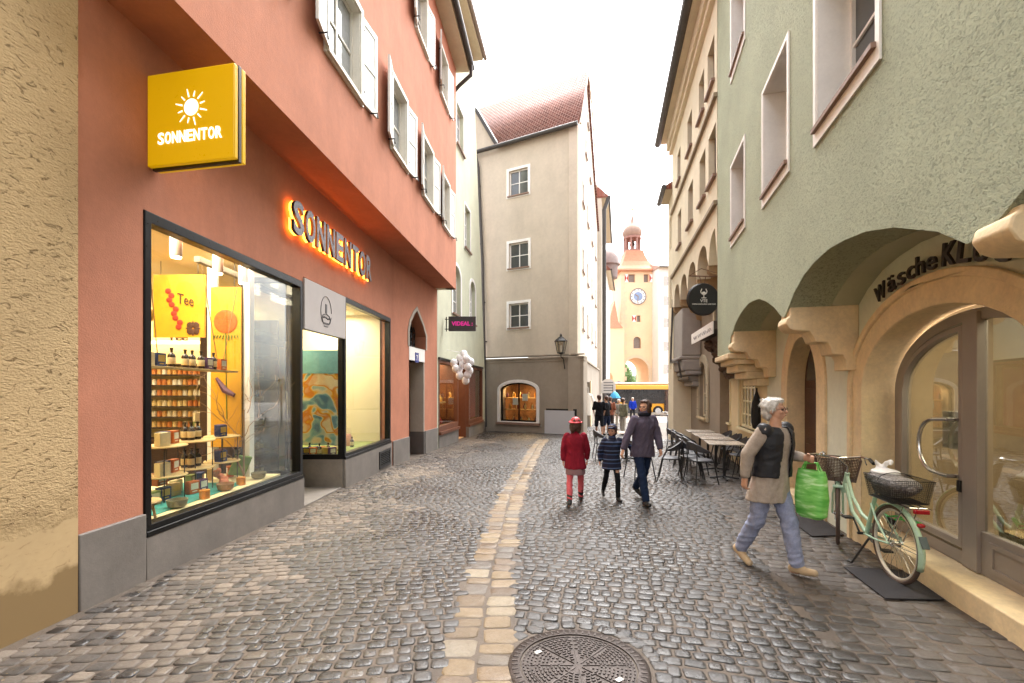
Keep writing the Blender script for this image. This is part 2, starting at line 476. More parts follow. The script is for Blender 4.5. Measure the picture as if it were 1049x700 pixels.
    # ---- shoes
    for side in 'LR':
        h, k, an, toe, heel = J[side]; f = MB()
        capsule(f, heel+V((0, 0, .01)), (heel+toe)/2+V((0, 0, .008)), .040, .041); capsule(f, (heel+toe)/2, toe, .040, .034); capsule(f, an+V((0, 0, -.005)), heel+V((0, .01, .02)), .045, .042)
        sd = (toe-heel).normalized(); 
        X(f, 0); voxel(f, 'shoe', wear['shoes'], root, .009, 2)
        if 'boots' in wear:
            f = MB(); capsule(f, k+(an-k)*.6, an, .058, .052); X(f, 0); voxel(f, 'boot_shaft', wear['shoes'], root, .012, 2)
    # ---- top
    tp = wear['top']; fat = tp.get('fat', 1.0); hem = tp.get('hem', .82); flare = tp.get('flare', 1.12)
    t = MB()
    rings = [(hem, .165*flare, .125*flare), (.95, .165, .125), (1.08, .152, .118), (1.26, .172, .128), (1.36, .178, .108), (1.41, .10, .075)]
    if hem > .94: rings = [(hem, .158, .12)]+rings[2:]
    sway = tp.get('sway', 0.)
    ring_loft(t, [(sp(z)+V((0, sway*max(0, .95-z), 0)), rx*fat, ry*fat, twist*(z-.9)*2) for z, rx, ry in rings], 20)
    sl = tp.get('sleeve', 1.)
    for side in 'LR':
        sh, e, w = A[side]; k = tp.get('slw', 1.)
        t.ball(sh, .066*k, 14, 10); t.tube([sh, sh+(e-sh)*.5, e], [.066*k, .062*k, .056*k], 14); t.ball(e, .056*k, 12, 8)
        if sl > .5: q = e+(w-e)*.93; t.tube([e, e+(q-e)*.5, q], [.056*k, .052*k, .043*k], 14); t.ball(q-(q-e).normalized()*.015, .043*k, 12, 8)
    if tp.get('collar'): capsule(t, sp(1.40), hd((0, 0, .01)), .085, .078)
    # soft folds: small ridges across elbows and the waist
    for i in range(0 if 'vest' in wear else 10):
        z = random.uniform(.95, 1.25); a = random.uniform(0, 6.28)
        c = sp(z)+V((math.cos(a)*.145*fat, math.sin(a)*.105*fat, 0)); c2 = c+V((-math.sin(a)*.06, math.cos(a)*.06, random.uniform(-.06, .06)))
        capsule(t, c, c2, .022, .012, 8)
    X(t, 0); voxel(t, tp.get('name', 'jacket'), tp['mat'], root, vox, 2, fold=((.006 if 'vest' in wear else .011)*s, 12, 7))
    if 'vest' in wear:
        t = MB()
        ring_loft(t, [(sp(z), rx, ry, twist*(z-.9)*2) for z, rx, ry in ((.93, .205, .165), (1.08, .190, .160), (1.26, .206, .166), (1.36, .204, .142), (1.415, .125, .10))], 24)
        for side in 'LR': t.ball(A[side][0]+V((0, 0, .0)), .075, 12, 8)
        X(t, 0); o = voxel(t, 'vest', wear['vest'], root, vox, 2, fold=(.006, 8, 12))
        # leave the front open
        bm = bmesh.new(); bm.from_mesh(o.data)
        c = sp(1.1)*s
        dead = [f for f in bm.faces if (f.calc_center_median().y-c.y) > .03*s and abs(f.calc_center_median().x) < (.055+.06*max(0, 1.25-f.calc_center_median().z/s))*s]
        bmesh.ops.delete(bm, geom=dead, context='FACES'); bm.to_mesh(o.data); bm.free()
        sd = o.modifiers.new('t', 'SOLIDIFY'); sd.thickness = .008
    if 'scarf' in wear:
        t = MB(); pts = [hd((math.cos(a)*.072, math.sin(a)*.075, .0-.012*math.sin(a))) for a in [i*math.pi/10 for i in range(20)]]
        t.tube(pts, .032, 10, closed=True); X(t, 0); t.build('scarf', wear['scarf'], root)
    if 'hat' in wear:
        t = MB(); t.ball(hd((0, -.015, .175)), [x*hw for x in (.088, .10, .08)], 20, 12, HM)
        if wear.get('brim') == 'cap': t.ball(hd((0, .09, .17)), [x*hw for x in (.06, .07, .012)], 14, 6, HM)
        elif wear.get('brim') == 'round': t.ball(hd((0, -.01, .165)), [x*hw for x in (.125, .135, .022)], 20, 8, HM)
        X(t, 0); voxel(t, 'hat', wear['hat'], root, .009, 2)
    if wear.get('glasses'):
        t = MB()
        for sx in (-1, 1):
            t.tube([hd((sx*.033+math.cos(a)*.024, .098, .11+math.sin(a)*.018)) for a in [i*math.pi/8 for i in range(16)]], .0022, 6, closed=True)
            t.tube([hd((sx*.057, .098, .113)), hd((sx*.078, .0, .11))], .002, 6)
        t.tube([hd((-.01, .099, .113)), hd((.01, .099, .113))], .002, 6); X(t, 0); t.build('glasses', mat('glasses', '#4a3a38', .3, var=0), root)
    def world(p): 
        q = Matrix.Rotation(R(-face), 3, 'Z') @ (V(p)*s); return q+V(root.location)
    return root, {k: [world(q) for q in v] for k, v in A.items()}

def cloth(name, col, var=.18, vs=6): return mat(name, col, .88, var=var, vs=vs, bump=.35, bs=60, spec=.2)
HAIR_W = mat('hair_white', '#d6d2cc', .6, var=.35, vs=30, bump=.5, bs=90)
HAIR_B = mat('hair_brown', '#4c2f22', .5, var=.4, vs=30, bump=.5, bs=90)
SHB = mat('shoe_black', '#1b1a1c', .5)

# the woman striding past the bicycle
rootW, hands = person((2.50, 4.40), 160, 1.66,
    dict(legL=(17, 5, 1, 9), legR=(-10, 20, 1, -22), armL=(-18, 12, 105, 0), armR=(-22, 22, 14, 0), head=-22, nod=-6, lean=6, twist=8, curlL=.85, curlR=.7),
    dict(hair=HAIR_W, glasses=1, legs=cloth('jeans_light', '#8e95b0', .22, 8), legw=1.12, shoes=mat('suede_beige', '#b59e80', .9, bump=.3),
         top=dict(mat=cloth('knit_beige', '#a99c90', .16, 20), name='cardigan', hem=.68, flare=1.22, fat=1.10, slw=1.06, sway=-.05, collar=0),
         vest=mat('vest_black', '#1b1c22', .6, bump=.5, bs=18)), 
    'white-haired woman in beige coat and black vest striding with a green bag', vox=.009)
hl = hands['L'][2]
# the shopping bag on her arm
bag = MB(); bx, by, bz = hl.x, hl.y, hl.z
BD = V((.45, -.89, 0)).normalized(); BN = V((.89, .45, 0)).normalized()
rg = []
for z, w, t in ((0, .09, .05), (.03, .125, .075), (.18, .14, .085), (.38, .13, .06), (.45, .12, .025)):
    rg.append((z, w, t))
vs = []; fs = []; n = 20
for z, w, t in rg:
    for k in range(n):
        a = 2*math.pi*k/n; ca = math.copysign(abs(math.cos(a))**.5, math.cos(a)); sa = math.copysign(abs(math.sin(a))**.7, math.sin(a))
        wob = 1+.06*math.sin(5*a+z*20)
        vs.append(V((bx+.05, by-.03, bz-.56))+BD*(w*ca)+BN*(t*sa*wob)+V((0, 0, z)))
for i in range(len(rg)-1):
    for k in range(n): l = (k+1) % n; fs.append((i*n+k, i*n+l, (i+1)*n+l, (i+1)*n+k))
fs.append(tuple(range(n-1, -1, -1)))
bag.add(vs, fs)
t = NT('bag_green'); sx_ = t.add('ShaderNodeSeparateXYZ'); t.link(t.coord((1, 1, 1), rot=(.5, .4, 0)), sx_.inputs[0])
f = t.noise(t.coord((4, 4, 16), rot=(.4, .5, .2)), 1.6, 3, .5)
t.link(t.ramp(f, [(.35, '#5db348'), (.55, '#86d06a'), (.68, '#c2eaac')]), t.b.inputs['Base Color']); t.b.inputs['Roughness'].default_value = .55
bagroot = empty('shopping_bag', (bx+.05, by-.03, bz-.56), 0, 'bright green shopping bag hanging from the striding woman\'s hand', 'bag', world=True)
bag.build('bag_body', t.m, bagroot, recalc=True)
for sg in (-1, 1):
    h = MB(); c = V((bx+.05, by-.03, bz-.56))
    h.tube([c+BD*(-.09)+BN*(.03*sg)+V((0, 0, .41)), c+BD*(-.05)+BN*(.01*sg)+V((0, 0, .52)), V((bx, by, bz-.055)), c+BD*(.05)+BN*(.01*sg)+V((0, 0, .52)), c+BD*(.09)+BN*(.03*sg)+V((0, 0, .41))], .008, 8)
    h.build('handle', t.m, bagroot)

# mother with two children in the middle of the street
person((2.08, 7.25), 165, 1.66,
    dict(legL=(-16, 26, 2, -24), legR=(22, 6, 2, 8), armL=(8, 14, 18, 6), armR=(4, 30, 4, -24), head=60, nod=-8, lean=5, curlL=.7, curlR=.6),
    dict(hair=HAIR_B, hair_style='bob', legs=cloth('jeans_dark', '#1d2a44', .25, 8), shoes=SHB, scarf=cloth('scarf_dark', '#1c1c26'),
         top=dict(mat=cloth('jacket_plum', '#5a5262', .2, 8), hem=.78, flare=1.1, fat=1.14, slw=1.04, collar=1)),
    'brown-haired woman in dark jacket and jeans leading the child in the striped coat', vox=.011)
STR = stripes_mat('coat_stripes', [(0., '#141a33'), (.30, '#3b4f78'), (.42, '#101527'), (.72, '#55688c'), (.84, '#141a33')], .14)
person((1.62, 7.4), 178, 1.20,
    dict(legL=(16, 10, 3, 4), legR=(-14, 24, 3, -22), armR=(-16, 20, 10, 0), armL=(8, 62, 6, -34), head=35, nod=-4, lean=4, curlL=.5, curlR=.4),
    dict(hat=mat('hat_navy_white', '#2b3350', .85, var=.6, vs=9), brim='cap', hair=HAIR_B, legs=cloth('leggings_black', '#17171b'), legw=.9, shoes=SHB,
         top=dict(mat=STR, hem=.72, flare=1.15, fat=1.2, slw=1.08, collar=1)),
    'small child in navy striped coat and cap holding the woman\'s hand', vox=.010, child=True)
person((.99, 7.12), 8, 1.33,
    dict(legL=(-14, 12, 3, -8), legR=(20, 6, 3, 8), armL=(-8, 16, 12, 0), armR=(6, 16, 16, 0), head=-8, nod=-4, lean=3, curlL=.5, curlR=.4),
    dict(hat=mat('helmet_coral', '#d2414b', .5, var=.15), brim='round', hair=HAIR_B, hair_style='bob', legs=cloth('leggings_pink', '#d6636b'), legw=.9, shoes=SHB, boots=1,
         skirt=cloth('skirt_grey', '#8d6d70'),
         top=dict(mat=cloth('jacket_crimson', '#861c2e', .25, 8), hem=.74, flare=1.15, fat=1.15, slw=1.05, collar=1)),
    'child in crimson jacket, coral helmet and pink leggings walking apart from the others', vox=.010, child=True)

# people further down the street
DK = cloth('tshirt_black', '#15151a'); SHO = cloth('shorts_dark', '#22252d')
far = dict(legL=(4, 2, 3, 0), legR=(-4, 4, 3, 0), armL=(4, 14, 20, 10), armR=(-4, 14, 20, 10), lod=1)
def farp(px, py, face, H, label, top, legs, hair=HAIR_B, short=False, pose=None, **kw):
    w = dict(hair=hair, legs=legs, legw=1.15 if short else 1., legl=.25 if short else 1., shoes=SHB, top=dict(mat=top, hem=.84, sleeve=0. if short else 1.))
    w.update(kw)
    return person((px, py), face, H, pose or far, w, label, 'people at the far end of the street', vox=.022)
farp(3.72, 19.4, 5, 1.80, 'man in black t-shirt and dark shorts standing nearest the corner of the grey house', DK, SHO, short=True)
farp(4.22, 20.3, -35, 1.76, 'person in black t-shirt facing the man at the grey house corner', DK, cloth('shorts_navy', '#1d2740'), short=True)
farp(4.70, 21.8, 20, 1.72, 'bare-armed person in brown top beside the two in black t-shirts', cloth('top_brown', '#7b4a3a'), cloth('trouser_brown', '#3a3233'), short=True)
farp(5.02, 20.6, 60, 1.66, 'person in loose olive and pale patterned jacket in the crowd', mat('jacket_olive', '#7d7c68', .9, var=.6, vs=5), cloth('trouser_pale', '#a9a39a'))
farp(5.75, 24.5, 180, 1.60, 'grey-jacketed person bending by the far tables', cloth('coat_grey', '#83807c'), cloth('trouser_pale', '#a9a39a'), hair=HAIR_W)
farp(8.9, 33.6, 175, 1.72, 'person in bright blue coat standing in front of the bus', cloth('coat_blue', '#1633a8'), cloth('trouser_black', '#1b1c22'), hair=HAIR_W, pose=far)
farp(7.85, 32.5, 150, 1.62, 'person in yellow jacket left of the one in the blue coat', cloth('coat_yellow', '#c8902c'), cloth('trouser_black', '#1b1c22'))
# ------------------------------------------------------------------ facade materials
RED = mat('render_red', '#bd8068', .9, var=.09, vs=1.6, bump=.35, bs=70, spec=.2, grime=.30)
REDB = RED
CONC = mat('concrete_plinth', '#78716b', .75, var=.16, vs=2.5, bump=.2, bs=60, grime=.35)
CREAMP = mat('soffit_cream', '#cdbfa5', .85, var=.06)
WHITE = mat('paint_white', '#d9d3c8', .6, var=.07, vs=4)
WHITEB = mat('paint_white_fresh', '#efece8', .6, var=.05, vs=4)
SHUT = mat('shutter_white', '#dad8d2', .5, var=.06, vs=6)
BLACKF = mat('frame_black', '#100f0f', .35, var=.1, spec=.25)
ZINC = mat('zinc_gutter', '#4a4644', .5, metal=.4, var=.2)
OCHRE = rough_stucco('stucco_ochre', '#c4a980', '#927750', 20, (1, .55, 1.1), (.6, 0, 0), 1., .024, .10, '#8b7350')
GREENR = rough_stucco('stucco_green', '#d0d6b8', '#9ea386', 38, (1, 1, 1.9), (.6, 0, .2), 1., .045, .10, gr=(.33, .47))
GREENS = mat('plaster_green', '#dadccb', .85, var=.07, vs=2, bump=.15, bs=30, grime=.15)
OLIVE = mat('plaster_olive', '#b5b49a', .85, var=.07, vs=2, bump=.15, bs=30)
LIME = mat('limestone', '#e6cfa8', .75, var=.14, vs=3, bump=.4, bs=28, grime=.32)
LIMEC = mat('plaster_cream', '#dcc9a2', .85, var=.08, vs=2, bump=.2, bs=40, grime=.1)
GREENL = mat('render_pale_green', '#cccdb6', .9, var=.08, vs=1.4, bump=.2, bs=60, grime=.15)
GREY = mat('render_greige', '#ccbfae', .92, var=.08, vs=.9, bump=.3, bs=50, grime=.22)
GREYD = mat('render_greige_base', '#9f9486', .92, var=.09, vs=.9, bump=.3, bs=50, grime=.3)
CREAM = mat('render_cream', '#e0d4ba', .9, var=.07, vs=1.2, bump=.2, bs=50, grime=.15)
TAUPE = mat('render_taupe', '#9a8c7c', .9, var=.10, vs=1.5, bump=.25, bs=50, grime=.25)
STONEG = mat('carved_grey_stone', '#8e8578', .85, var=.2, vs=5, bump=.5, bs=22)
PANE = mat('pane_dark', '#3c4044', .04, var=.25, vs=1.5, spec=1.)
PANEL = mat('pane_light', '#8c8f90', .04, var=.2, vs=1.5, spec=1.)
GLASS = glass_mat('shop_glass', '#f4f6f2', 1.42, boost=0.)
GLASSR = glass_mat('door_glass', '#d6d8d0', 1.5, boost=.22)
BRONZE = mat('door_frame_grey', '#958c86', .45, metal=.2, var=.06)
BROWN = mat('wood_dark', '#4a2c1c', .5, var=.25, vs=6, bump=.2)
WOOD = mat('wood_pale', '#c9a66c', .5, var=.15, vs=8)
WBROWN = mat('wood_shop_brown', '#6c3f28', .5, var=.15, vs=5)
BLACK = mat('metal_black', '#131315', .4, var=.1, spec=.5)
SILL = mat('sill_brown', '#8a6f60', .6, var=.1)

def tiles(name, c1, c2, sc):
    t = NT(name); vec = t.coord((1, 1, 1), 'Object')
    br = t.add('ShaderNodeTexBrick'); t.link(vec, br.inputs['Vector'])
    br.inputs['Scale'].default_value = sc; br.inputs['Color1'].default_value = lin(c1); br.inputs['Color2'].default_value = lin(c2)
    br.inputs['Mortar'].default_value = lin('#b08f84'); br.inputs['Mortar Size'].default_value = .035; br.inputs['Brick Width'].default_value = .22; br.inputs['Row Height'].default_value = .3
    br.inputs['Mortar Smooth'].default_value = .4
    n = t.noise(t.coord(), 1.2, 6, .6)
    t.link(t.mix(t.math('MULTIPLY', n, .6), br.outputs[0], '#5b3a33'), t.b.inputs['Base Color']); t.b.inputs['Roughness'].default_value = .85; t.b.inputs['Specular IOR Level'].default_value = .15
    t.bump(br.outputs[1], -.8, .04); return t.m

# ------------------------------------------------------------------ the red house with the shop
FL = Fac((-3.581, 0), (.0563, 1), 1)      # street front, ground floor
FL2 = Fac((-4.48, 0), (.1366, 1), 1)
FU = Fac((-3.13, 0), (.0875, 1), 1)       # overhanging upper floors
red = empty('shop_house', (-3.4, 3.5, 0), 0, 'terracotta red rendered house with white shutters overhanging the tea shop windows', 'house', world=True)
w = MB()
FL.gbox(w, 3.52, 4.13, 4.9, -.35, 0); FL.box(w, 4.13, 6.95, 3.28, 4.9, -.35, 0); FL.box(w, 6.95, 11.07, 3.36, 4.9, -.35, 0); FL.gbox(w, 11.07, 11.2, 4.9, -.35, 0)
doorarch = [(12.34, 2.80), (13.72, 2.80), (13.72, 3.2), (13.45, 3.5), (13.1, 3.75), (12.95, 3.86), (12.7, 3.7), (12.45, 3.45), (12.34, 3.2)]
FL2.prism(w, [(11.2, -.6), (12.34, -.6), (12.34, 2.42), (13.63, 2.42), (13.63, -.6), (14.86, -.6), (14.86, 4.9), (11.2, 4.9)], -.4, 0, [doorarch])
w.build('wall', RED, red)
w = MB()
wins1 = [(6.33, 7.42), (8.88, 9.77), (11.03, 11.93), (13.05, 13.85)]; wins1 = [(4.0, 4.95)]+wins1
wins2 = [(3.6, 4.5), (5.9, 6.85), (8.2, 9.05), (10.45, 11.35), (12.75, 13.6)]
hs = [rect(a, b, 6.36, 7.78) for a, b in wins1]+[rect(a, b, 9.95, 11.3) for a, b in wins2]
FU.prism(w, rect(3.52, 14.86, 4.87, 12.05), -.3, 0, hs)
# soffit of the overhang and the coved junction with the wall below
w2 = MB()
for i in range(12):
    a = 3.52+(14.86-3.52)*i/12; b = 3.52+(14.86-3.52)*(i+1)/12
    F_ = lambda y, z: (FL if y < 11.2 else FL2).P(y, z, -.25)
    w2.hexa([F_(a, 4.875), F_(b, 4.875), FU.P(b, 4.875, -.02), FU.P(a, 4.875, -.02), F_(a, 5.05), F_(b, 5.05), FU.P(b, 5.05, -.02), FU.P(a, 5.05, -.02)])
w.build('upper_wall', RED, red); w2.build('soffit', RED, red)
e = MB(); e.hexa([FU.P(14.86, 4.87, -.02), FU.P(14.84, 4.87, -6), FU.P(14.6, 4.87, -6), FU.P(14.6, 4.87, -.02), FU.P(14.86, 12.05, -.02), FU.P(14.84, 12.05, -6), FU.P(14.6, 12.05, -6), FU.P(14.6, 12.05, -.02)])
e.build('end_wall', CREAMP, red)
e = MB()
FU.box(e, 3.52, 15.0, 12.05, 12.2, -.3, .42); e.build('eaves_soffit', CREAMP, red)
e = MB(); e.quad(FU.P(3.4, 12.2, .5), FU.P(15.1, 12.2, .5), FU.P(15.1, 16.5, -5), FU.P(3.4, 16.5, -5)); e.build('roof', tiles('tiles_red_house', '#8a4a3a', '#74402f', 3), red)
g = MB(); g.tube([FU.P(y, 12.16, .52) for y in (3.5, 8, 15.0)], .085, 10); g.build('gutter', ZINC, red)
g = MB(); g.tube([FU.P(14.75, 12.1, .52), FU.P(14.85, 11.85, .5), FU.P(14.95, 11.6, .1), FU.P(15.0, 11.3, -.22), FU.P(15.0, 8, -.3), FU.P(15.0, 5, -.34)], .06, 10); g.build('downpipe', ZINC, red)
def shutter(y, z0, z1, open_, sgn, mt=SHUT):
    """a panelled leaf hinged at y, swung to open_ degrees off the wall"""
    L = .50; a = R(open_); s = MB()
    base = FU.P(y, 0, .02); d = FU.d.normalized(); d = V((d[0], d[1], 0))*sgn; n = V((FU.n[0], FU.n[1], 0))
    u = d*math.cos(a)+n*math.sin(a); v = V((-u.y, u.x, 0))
    def bx(u0, u1, a0, a1, t0, t1):
        s.hexa([base+u*u0+v*t0+V((0, 0, a0)), base+u*u1+v*t0+V((0, 0, a0)), base+u*u1+v*t1+V((0, 0, a0)), base+u*u0+v*t1+V((0, 0, a0)),
                base+u*u0+v*t0+V((0, 0, a1)), base+u*u1+v*t0+V((0, 0, a1)), base+u*u1+v*t1+V((0, 0, a1)), base+u*u0+v*t1+V((0, 0, a1))])
    bx(0, .07, z0, z1, 0, .04); bx(L-.07, L, z0, z1, 0, .04); bx(.07, L-.07, z0, z0+.1, 0, .04); bx(.07, L-.07, z1-.1, z1, 0, .04); bx(.07, L-.07, (z0+z1)/2-.04, (z0+z1)/2+.04, 0, .04)
    bx(.07, L-.07, z0+.1, z1-.1, .012, .026)
    o = s.build('shutter', mt, red, smooth=False)
    for zz in (z0+.2, z1-.2): h = MB(); h.tube([FU.P(y, zz, -.02), base+V((0, 0, zz))+u*.09], .012, 6); wpart('hinge', h, BLACK, o, red)
    h = MB(); h.tube([FU.P(y, z0-.03, 0)+u*.3, FU.P(y, z0-.03, 0)+u*.3+n*.12, FU.P(y, z0-.12, 0)+u*.3+n*.13], .013, 6)
    wpart('shutter_stay', h, BLACK, o, red)
def liner(a, b, z0, z1):
    s = MB(); FU.prism(s, rect(a+.001, b-.001, z0+.001, z1-.001), -.17, .001, [rect(a+.02, b-.02, z0+.02, z1-.02)]); s.build('reveal', WHITE, red, smooth=False)
for i, (a, b) in enumerate(wins1):
    make_window(FU, red, a, b, 6.36, 7.78, .17, WHITE, PANEL, (1, 1), WHITE, .06, .07, surround=WHITE, sur_w=.09)
    shutter(a-.04, 6.36, 7.78, 12, -1); shutter(b+.04, 6.36, 7.78, 8, 1); liner(a, b, 6.36, 7.78)
for i, (a, b) in enumerate(wins2):
    make_window(FU, red, a, b, 9.95, 11.3, .17, WHITE, PANEL, (1, 1), WHITE, .06, .07, surround=WHITE, sur_w=.09)
    shutter(a-.04, 9.95, 11.3, 14, -1); shutter(b+.04, 9.95, 11.3, 8, 1); liner(a, b, 9.95, 11.3)
# plinths
p = MB(); FL.gbox(p, 3.53, 4.13, .51, -.1, .035); p.build('pillar_base', CONC, red, bevel=.008)
p = MB(); FL.gbox(p, 4.135, 6.93, .29, -.16, .03); p.build('plinth', CONC, red, bevel=.006)
p = MB(); FL.gbox(p, 8.42, 11.1, .33, -.16, .03); p.build('plinth', CONC, red, bevel=.006)
p = MB(); FL2.gbox(p, 11.22, 12.33, .345, -.2, .03); p.build('pillar_base', CONC, red, bevel=.006)
p = MB(); FL2.gbox(p, 13.64, 14.87, .37, -.2, .03); p.build('pillar_base', CONC, red, bevel=.006)
# big window
def shopwin(y0, y1, z0, z1, bars=()):
    f = MB(); FL.prism(f, rect(y0, y1, z0, z1), -.12, .012, [rect(y0+.07, y1-.07, z0+.10, z1-.10)])
    FL.box(f, y0, y1, z0-.005, z0+.045, .0, .035)
    o = f.build('shop_window', BLACKF, red, bevel=.006)
    g = MB(); FL.box(g, y0+.05, y1-.05, z0+.08, z1-.08, -.07, -.06); wpart('pane', g, GLASS, o, red, smooth=False)
    return o
shopwin(4.14, 6.92, .295, 3.275); shopwin(8.42, 11.07, .335, 3.35)
# entrance recess: two glazed returns, door, floor, ceiling
YB, YA = 8.43, 6.95
def cross(y, x0, x1, z0, z1, flip=1):
    f = MB(); F = Fac((0, y), (1, .0), 1)      # runs along X, faces the camera
    F.prism(f, rect(x0, x1, z0, z1), -.04, .04, [rect(x0+.08, x1-.09, z0+.1, z1-.08)])
    o = f.build('return_window', BLACKF, red, bevel=.005)
    g = MB(); F.box(g, x0+.05, x1-.05, z0+.06, z1-.05, -.006, .004); wpart('pane', g, GLASS, o, red, smooth=False)
cross(YB, -4.12, -3.12, .33, 3.34); cross(YA, -4.12, -3.22, .29, 3.34)
p = MB(); p.box((-3.62, YB, .06), (1.0, .1, .56)); p.build('plinth', CONC, red); p = MB(); p.box((-3.68, YA, .04), (.9, .1, .5)); p.build('plinth', CONC, red)
d = MB(); FD = Fac((-4.12, 0), (0, 1), 1); FD.prism(d, rect(YA+.02, YB-.02, -.15, 3.34), -.03, .03, [rect(YA+.12, YB-.12, .06, 2.4), rect(YA+.12, YB-.12, 2.5, 3.25)])
dr = d.build('entrance_door', BLACKF, red); g = MB(); FD.box(g, YA+.1, YB-.1, .0, 3.3, -.005, .005); wpart('pane', g, GLASS, dr, red)
g = MB(); g.tube([(-4.06, YB-.25, .9), (-4.04, YB-.25, 1.0), (-4.04, YB-.25, 1.5), (-4.06, YB-.25, 1.6)], .015, 8); wpart('handle', g, mat('steel', '#b5b3b0', .25, metal=1, var=0), dr, red)
c = MB(); c.hexa([(-4.15, YA, 3.345), (-3.3, YA, 3.345), (-3.3, YB, 3.345), (-4.15, YB, 3.34), (-4.15, YA, 3.45), (-3.3, YA, 3.45), (-3.3, YB, 3.45), (-4.15, YB, 3.45)]); c.build('entrance_ceiling', WHITE, red)
c = MB(); c.hexa([(-4.15, YA, -.3), (-3.17, YA, -.3), (-3.13, YB, -.3), (-4.15, YB, -.3), (-4.15, YA, -.145), (-3.17, YA, -.145), (-3.13, YB, -.165), (-4.15, YB, -.165)]); c.build('entrance_floor', CONC, red)
# white fascia over the entrance
f = MB(); FL.box(f, 6.94, 8.42, 2.56, 3.34, -.06, .03); fs_ = f.build('fascia_panel', mat('panel_white', '#b9b2b0', .5, var=.05), red, bevel=.004)
INK = mat('ink_grey', '#5d5a5e', .6, var=0)
k = MB(); c0, z0 = 7.64, 2.93
k.tube([FL.P(c0+.19*math.cos(a), z0+.26*math.sin(a)*1.0, .034) for a in [i*math.pi/12 for i in range(24)] if not (4.1 < a < 5.3)], .005, 5)
FL.box(k, c0-.03, c0+.03, z0-.02, z0+.13, .03, .036); k.tube([FL.P(c0-.15, z0-.12, .034), FL.P(c0-.11, z0-.06, .034), FL.P(c0, z0-.03, .034), FL.P(c0+.11, z0-.06, .034), FL.P(c0+.15, z0-.12, .034), FL.P(c0+.1, z0-.2, .034), FL.P(c0-.1, z0-.2, .034)], .008, 5, closed=True)
for i in range(5): k.ball(FL.P(c0-.1+.05*i, z0-.1+.01*math.sin(i*1.5), .034), (.012, .016, .016), 8, 6)
FL.box(k, c0-.07, c0+.07, z0-.25, z0-.235, .03, .035)
wpart('emblem', k, INK, fs_, red)
# vent grille in the plinth
v = MB(); FL.prism(v, rect(10.2, 10.95, -.17, .22), .03, .05, [rect(10.25, 10.9, -.12, .17)])
for i in range(7): FL.box(v, 10.25, 10.9, -.11+i*.04, -.095+i*.04, .03, .045)
v.build('vent_grille', BLACK, red); v = MB(); FL.box(v, 10.22, 10.93, -.15, .2, .031, .034); v.build('vent_back', mat('void', '#0a0a0b', .9, var=0), red)
# house door with pointed fanlight and stone lintel
v = MB(); FL2.box(v, 12.34, 13.63, 2.42, 2.8, -.36, .012); v.build('lintel', WHITEB, red, bevel=.01)
rv = mat('reveal_grey', '#a9a195', .85, var=.08)
v = MB(); FL2.gbox(v, 13.55, 13.64, 2.42, -.5, -.001); v.build('reveal', rv, red)
v = MB(); FL2.gbox(v, 13.53, 13.645, .36, -.5, .01); v.build('reveal_base', mat('concrete_dark', '#5a5552', .8), red)
dd = MB(); FL2.box(dd, 12.3, 13.6, -.4, 2.45, -.46, -.42)
for i in range(2):
    for z0_, z1_ in ((.1, .9), (1.05, 2.2)): FL2.box(dd, 12.45+i*.55, 12.9+i*.55, z0_, z1_, -.42, -.40)
dd.build('house_door', BROWN, red)
v = MB(); FL2.prism(v, doorarch, -.34, -.33); v.build('fanlight', PANE, red, smooth=False)
v = MB()
for k_ in range(5):
    y = 12.5+k_*.25; v.tube([FL2.P(y+.09*math.sin(z*9+k_), 2.8+z, -.28) for z in [i*.08 for i in range(13 if 0 < k_ < 4 else 9)]], .014, 6)
    for z in (2.95, 3.2, 3.4): v.tube([FL2.P(y+.07*math.cos(a), z+.07*math.sin(a), -.28) for a in [i*.785 for i in range(8)]], .01, 5, closed=True)
v.build('iron_grille', BLACK, red)
arr = [(a, b) for a, b in doorarch]; v = MB(); FL2.prism(v, [(13.0+(a-13.0)*1.14, 2.78+(b-2.78)*1.11) for a, b in doorarch], .002, .02, [doorarch]); v.build('arch_surround', rv, red)
# house number plate
n_ = empty('number_plate', tuple(FL2.P(12.9, 2.45, .02)), 0, 'blue enamel house number plate on the lintel over the house door', 'number plate', world=True)
v = MB(); FL2.box(v, 12.78, 13.05, 2.38, 2.66, .013, .026); v.build('plate', mat('enamel_blue', '#28368e', .3, var=.03), n_)
v = MB(); put_text(v, '7', FL2.P(12.91, 2.44, .028), (FL2.d[0], FL2.d[1], 0), (0, 0, 1), .16, extrude=.002, bold=.02); v.build('numeral', WHITEB, n_)

# yellow projecting light box
ys = empty('light_box_sign', (-3.34, 4.1, 3.67), 0, 'yellow square light box sign with white sun emblem projecting from the red wall', 'sign', world=True)
FS = Fac((-3.335, 4.16), (.9, -.17), 1)
nn = V((FS.n[0], FS.n[1], 0)); 
YEL = mat('sign_yellow', '#cb9a06', .35, var=.02, emit='#d8a800', es=.08)
v = MB(); FS.box(v, 0, 1, 3.675, 4.51, -.045, .0); v.build('lamp_face', YEL, ys, bevel=.01)
v = MB(); FS.box(v, .0, 1, 3.66, 4.52, -.085, -.05); v.build('casing', mat('casing_dark', '#3a2c18', .5), ys, bevel=.004)
v = MB(); FS.box(v, 0, 1.0, 3.67, 4.515, -.135, -.09); v.build('lamp_back', YEL, ys, bevel=.008)
v = MB(); FS.box(v, -.12, .02, 3.9, 4.0, -.1, -.04); FS.box(v, -.12, .02, 4.2, 4.3, -.1, -.04); v.build('bracket', BLACK, ys)
SW = mat('sign_white', '#f4efe2', .4, var=0, emit='#fff6e4', es=.3)
v = MB(); cx = FS.P(.52, 4.165, .004); rr = V((FS.d[0], FS.d[1], 0)).normalized(); uu = V((0, 0, 1)); k3 = rr.cross(uu)
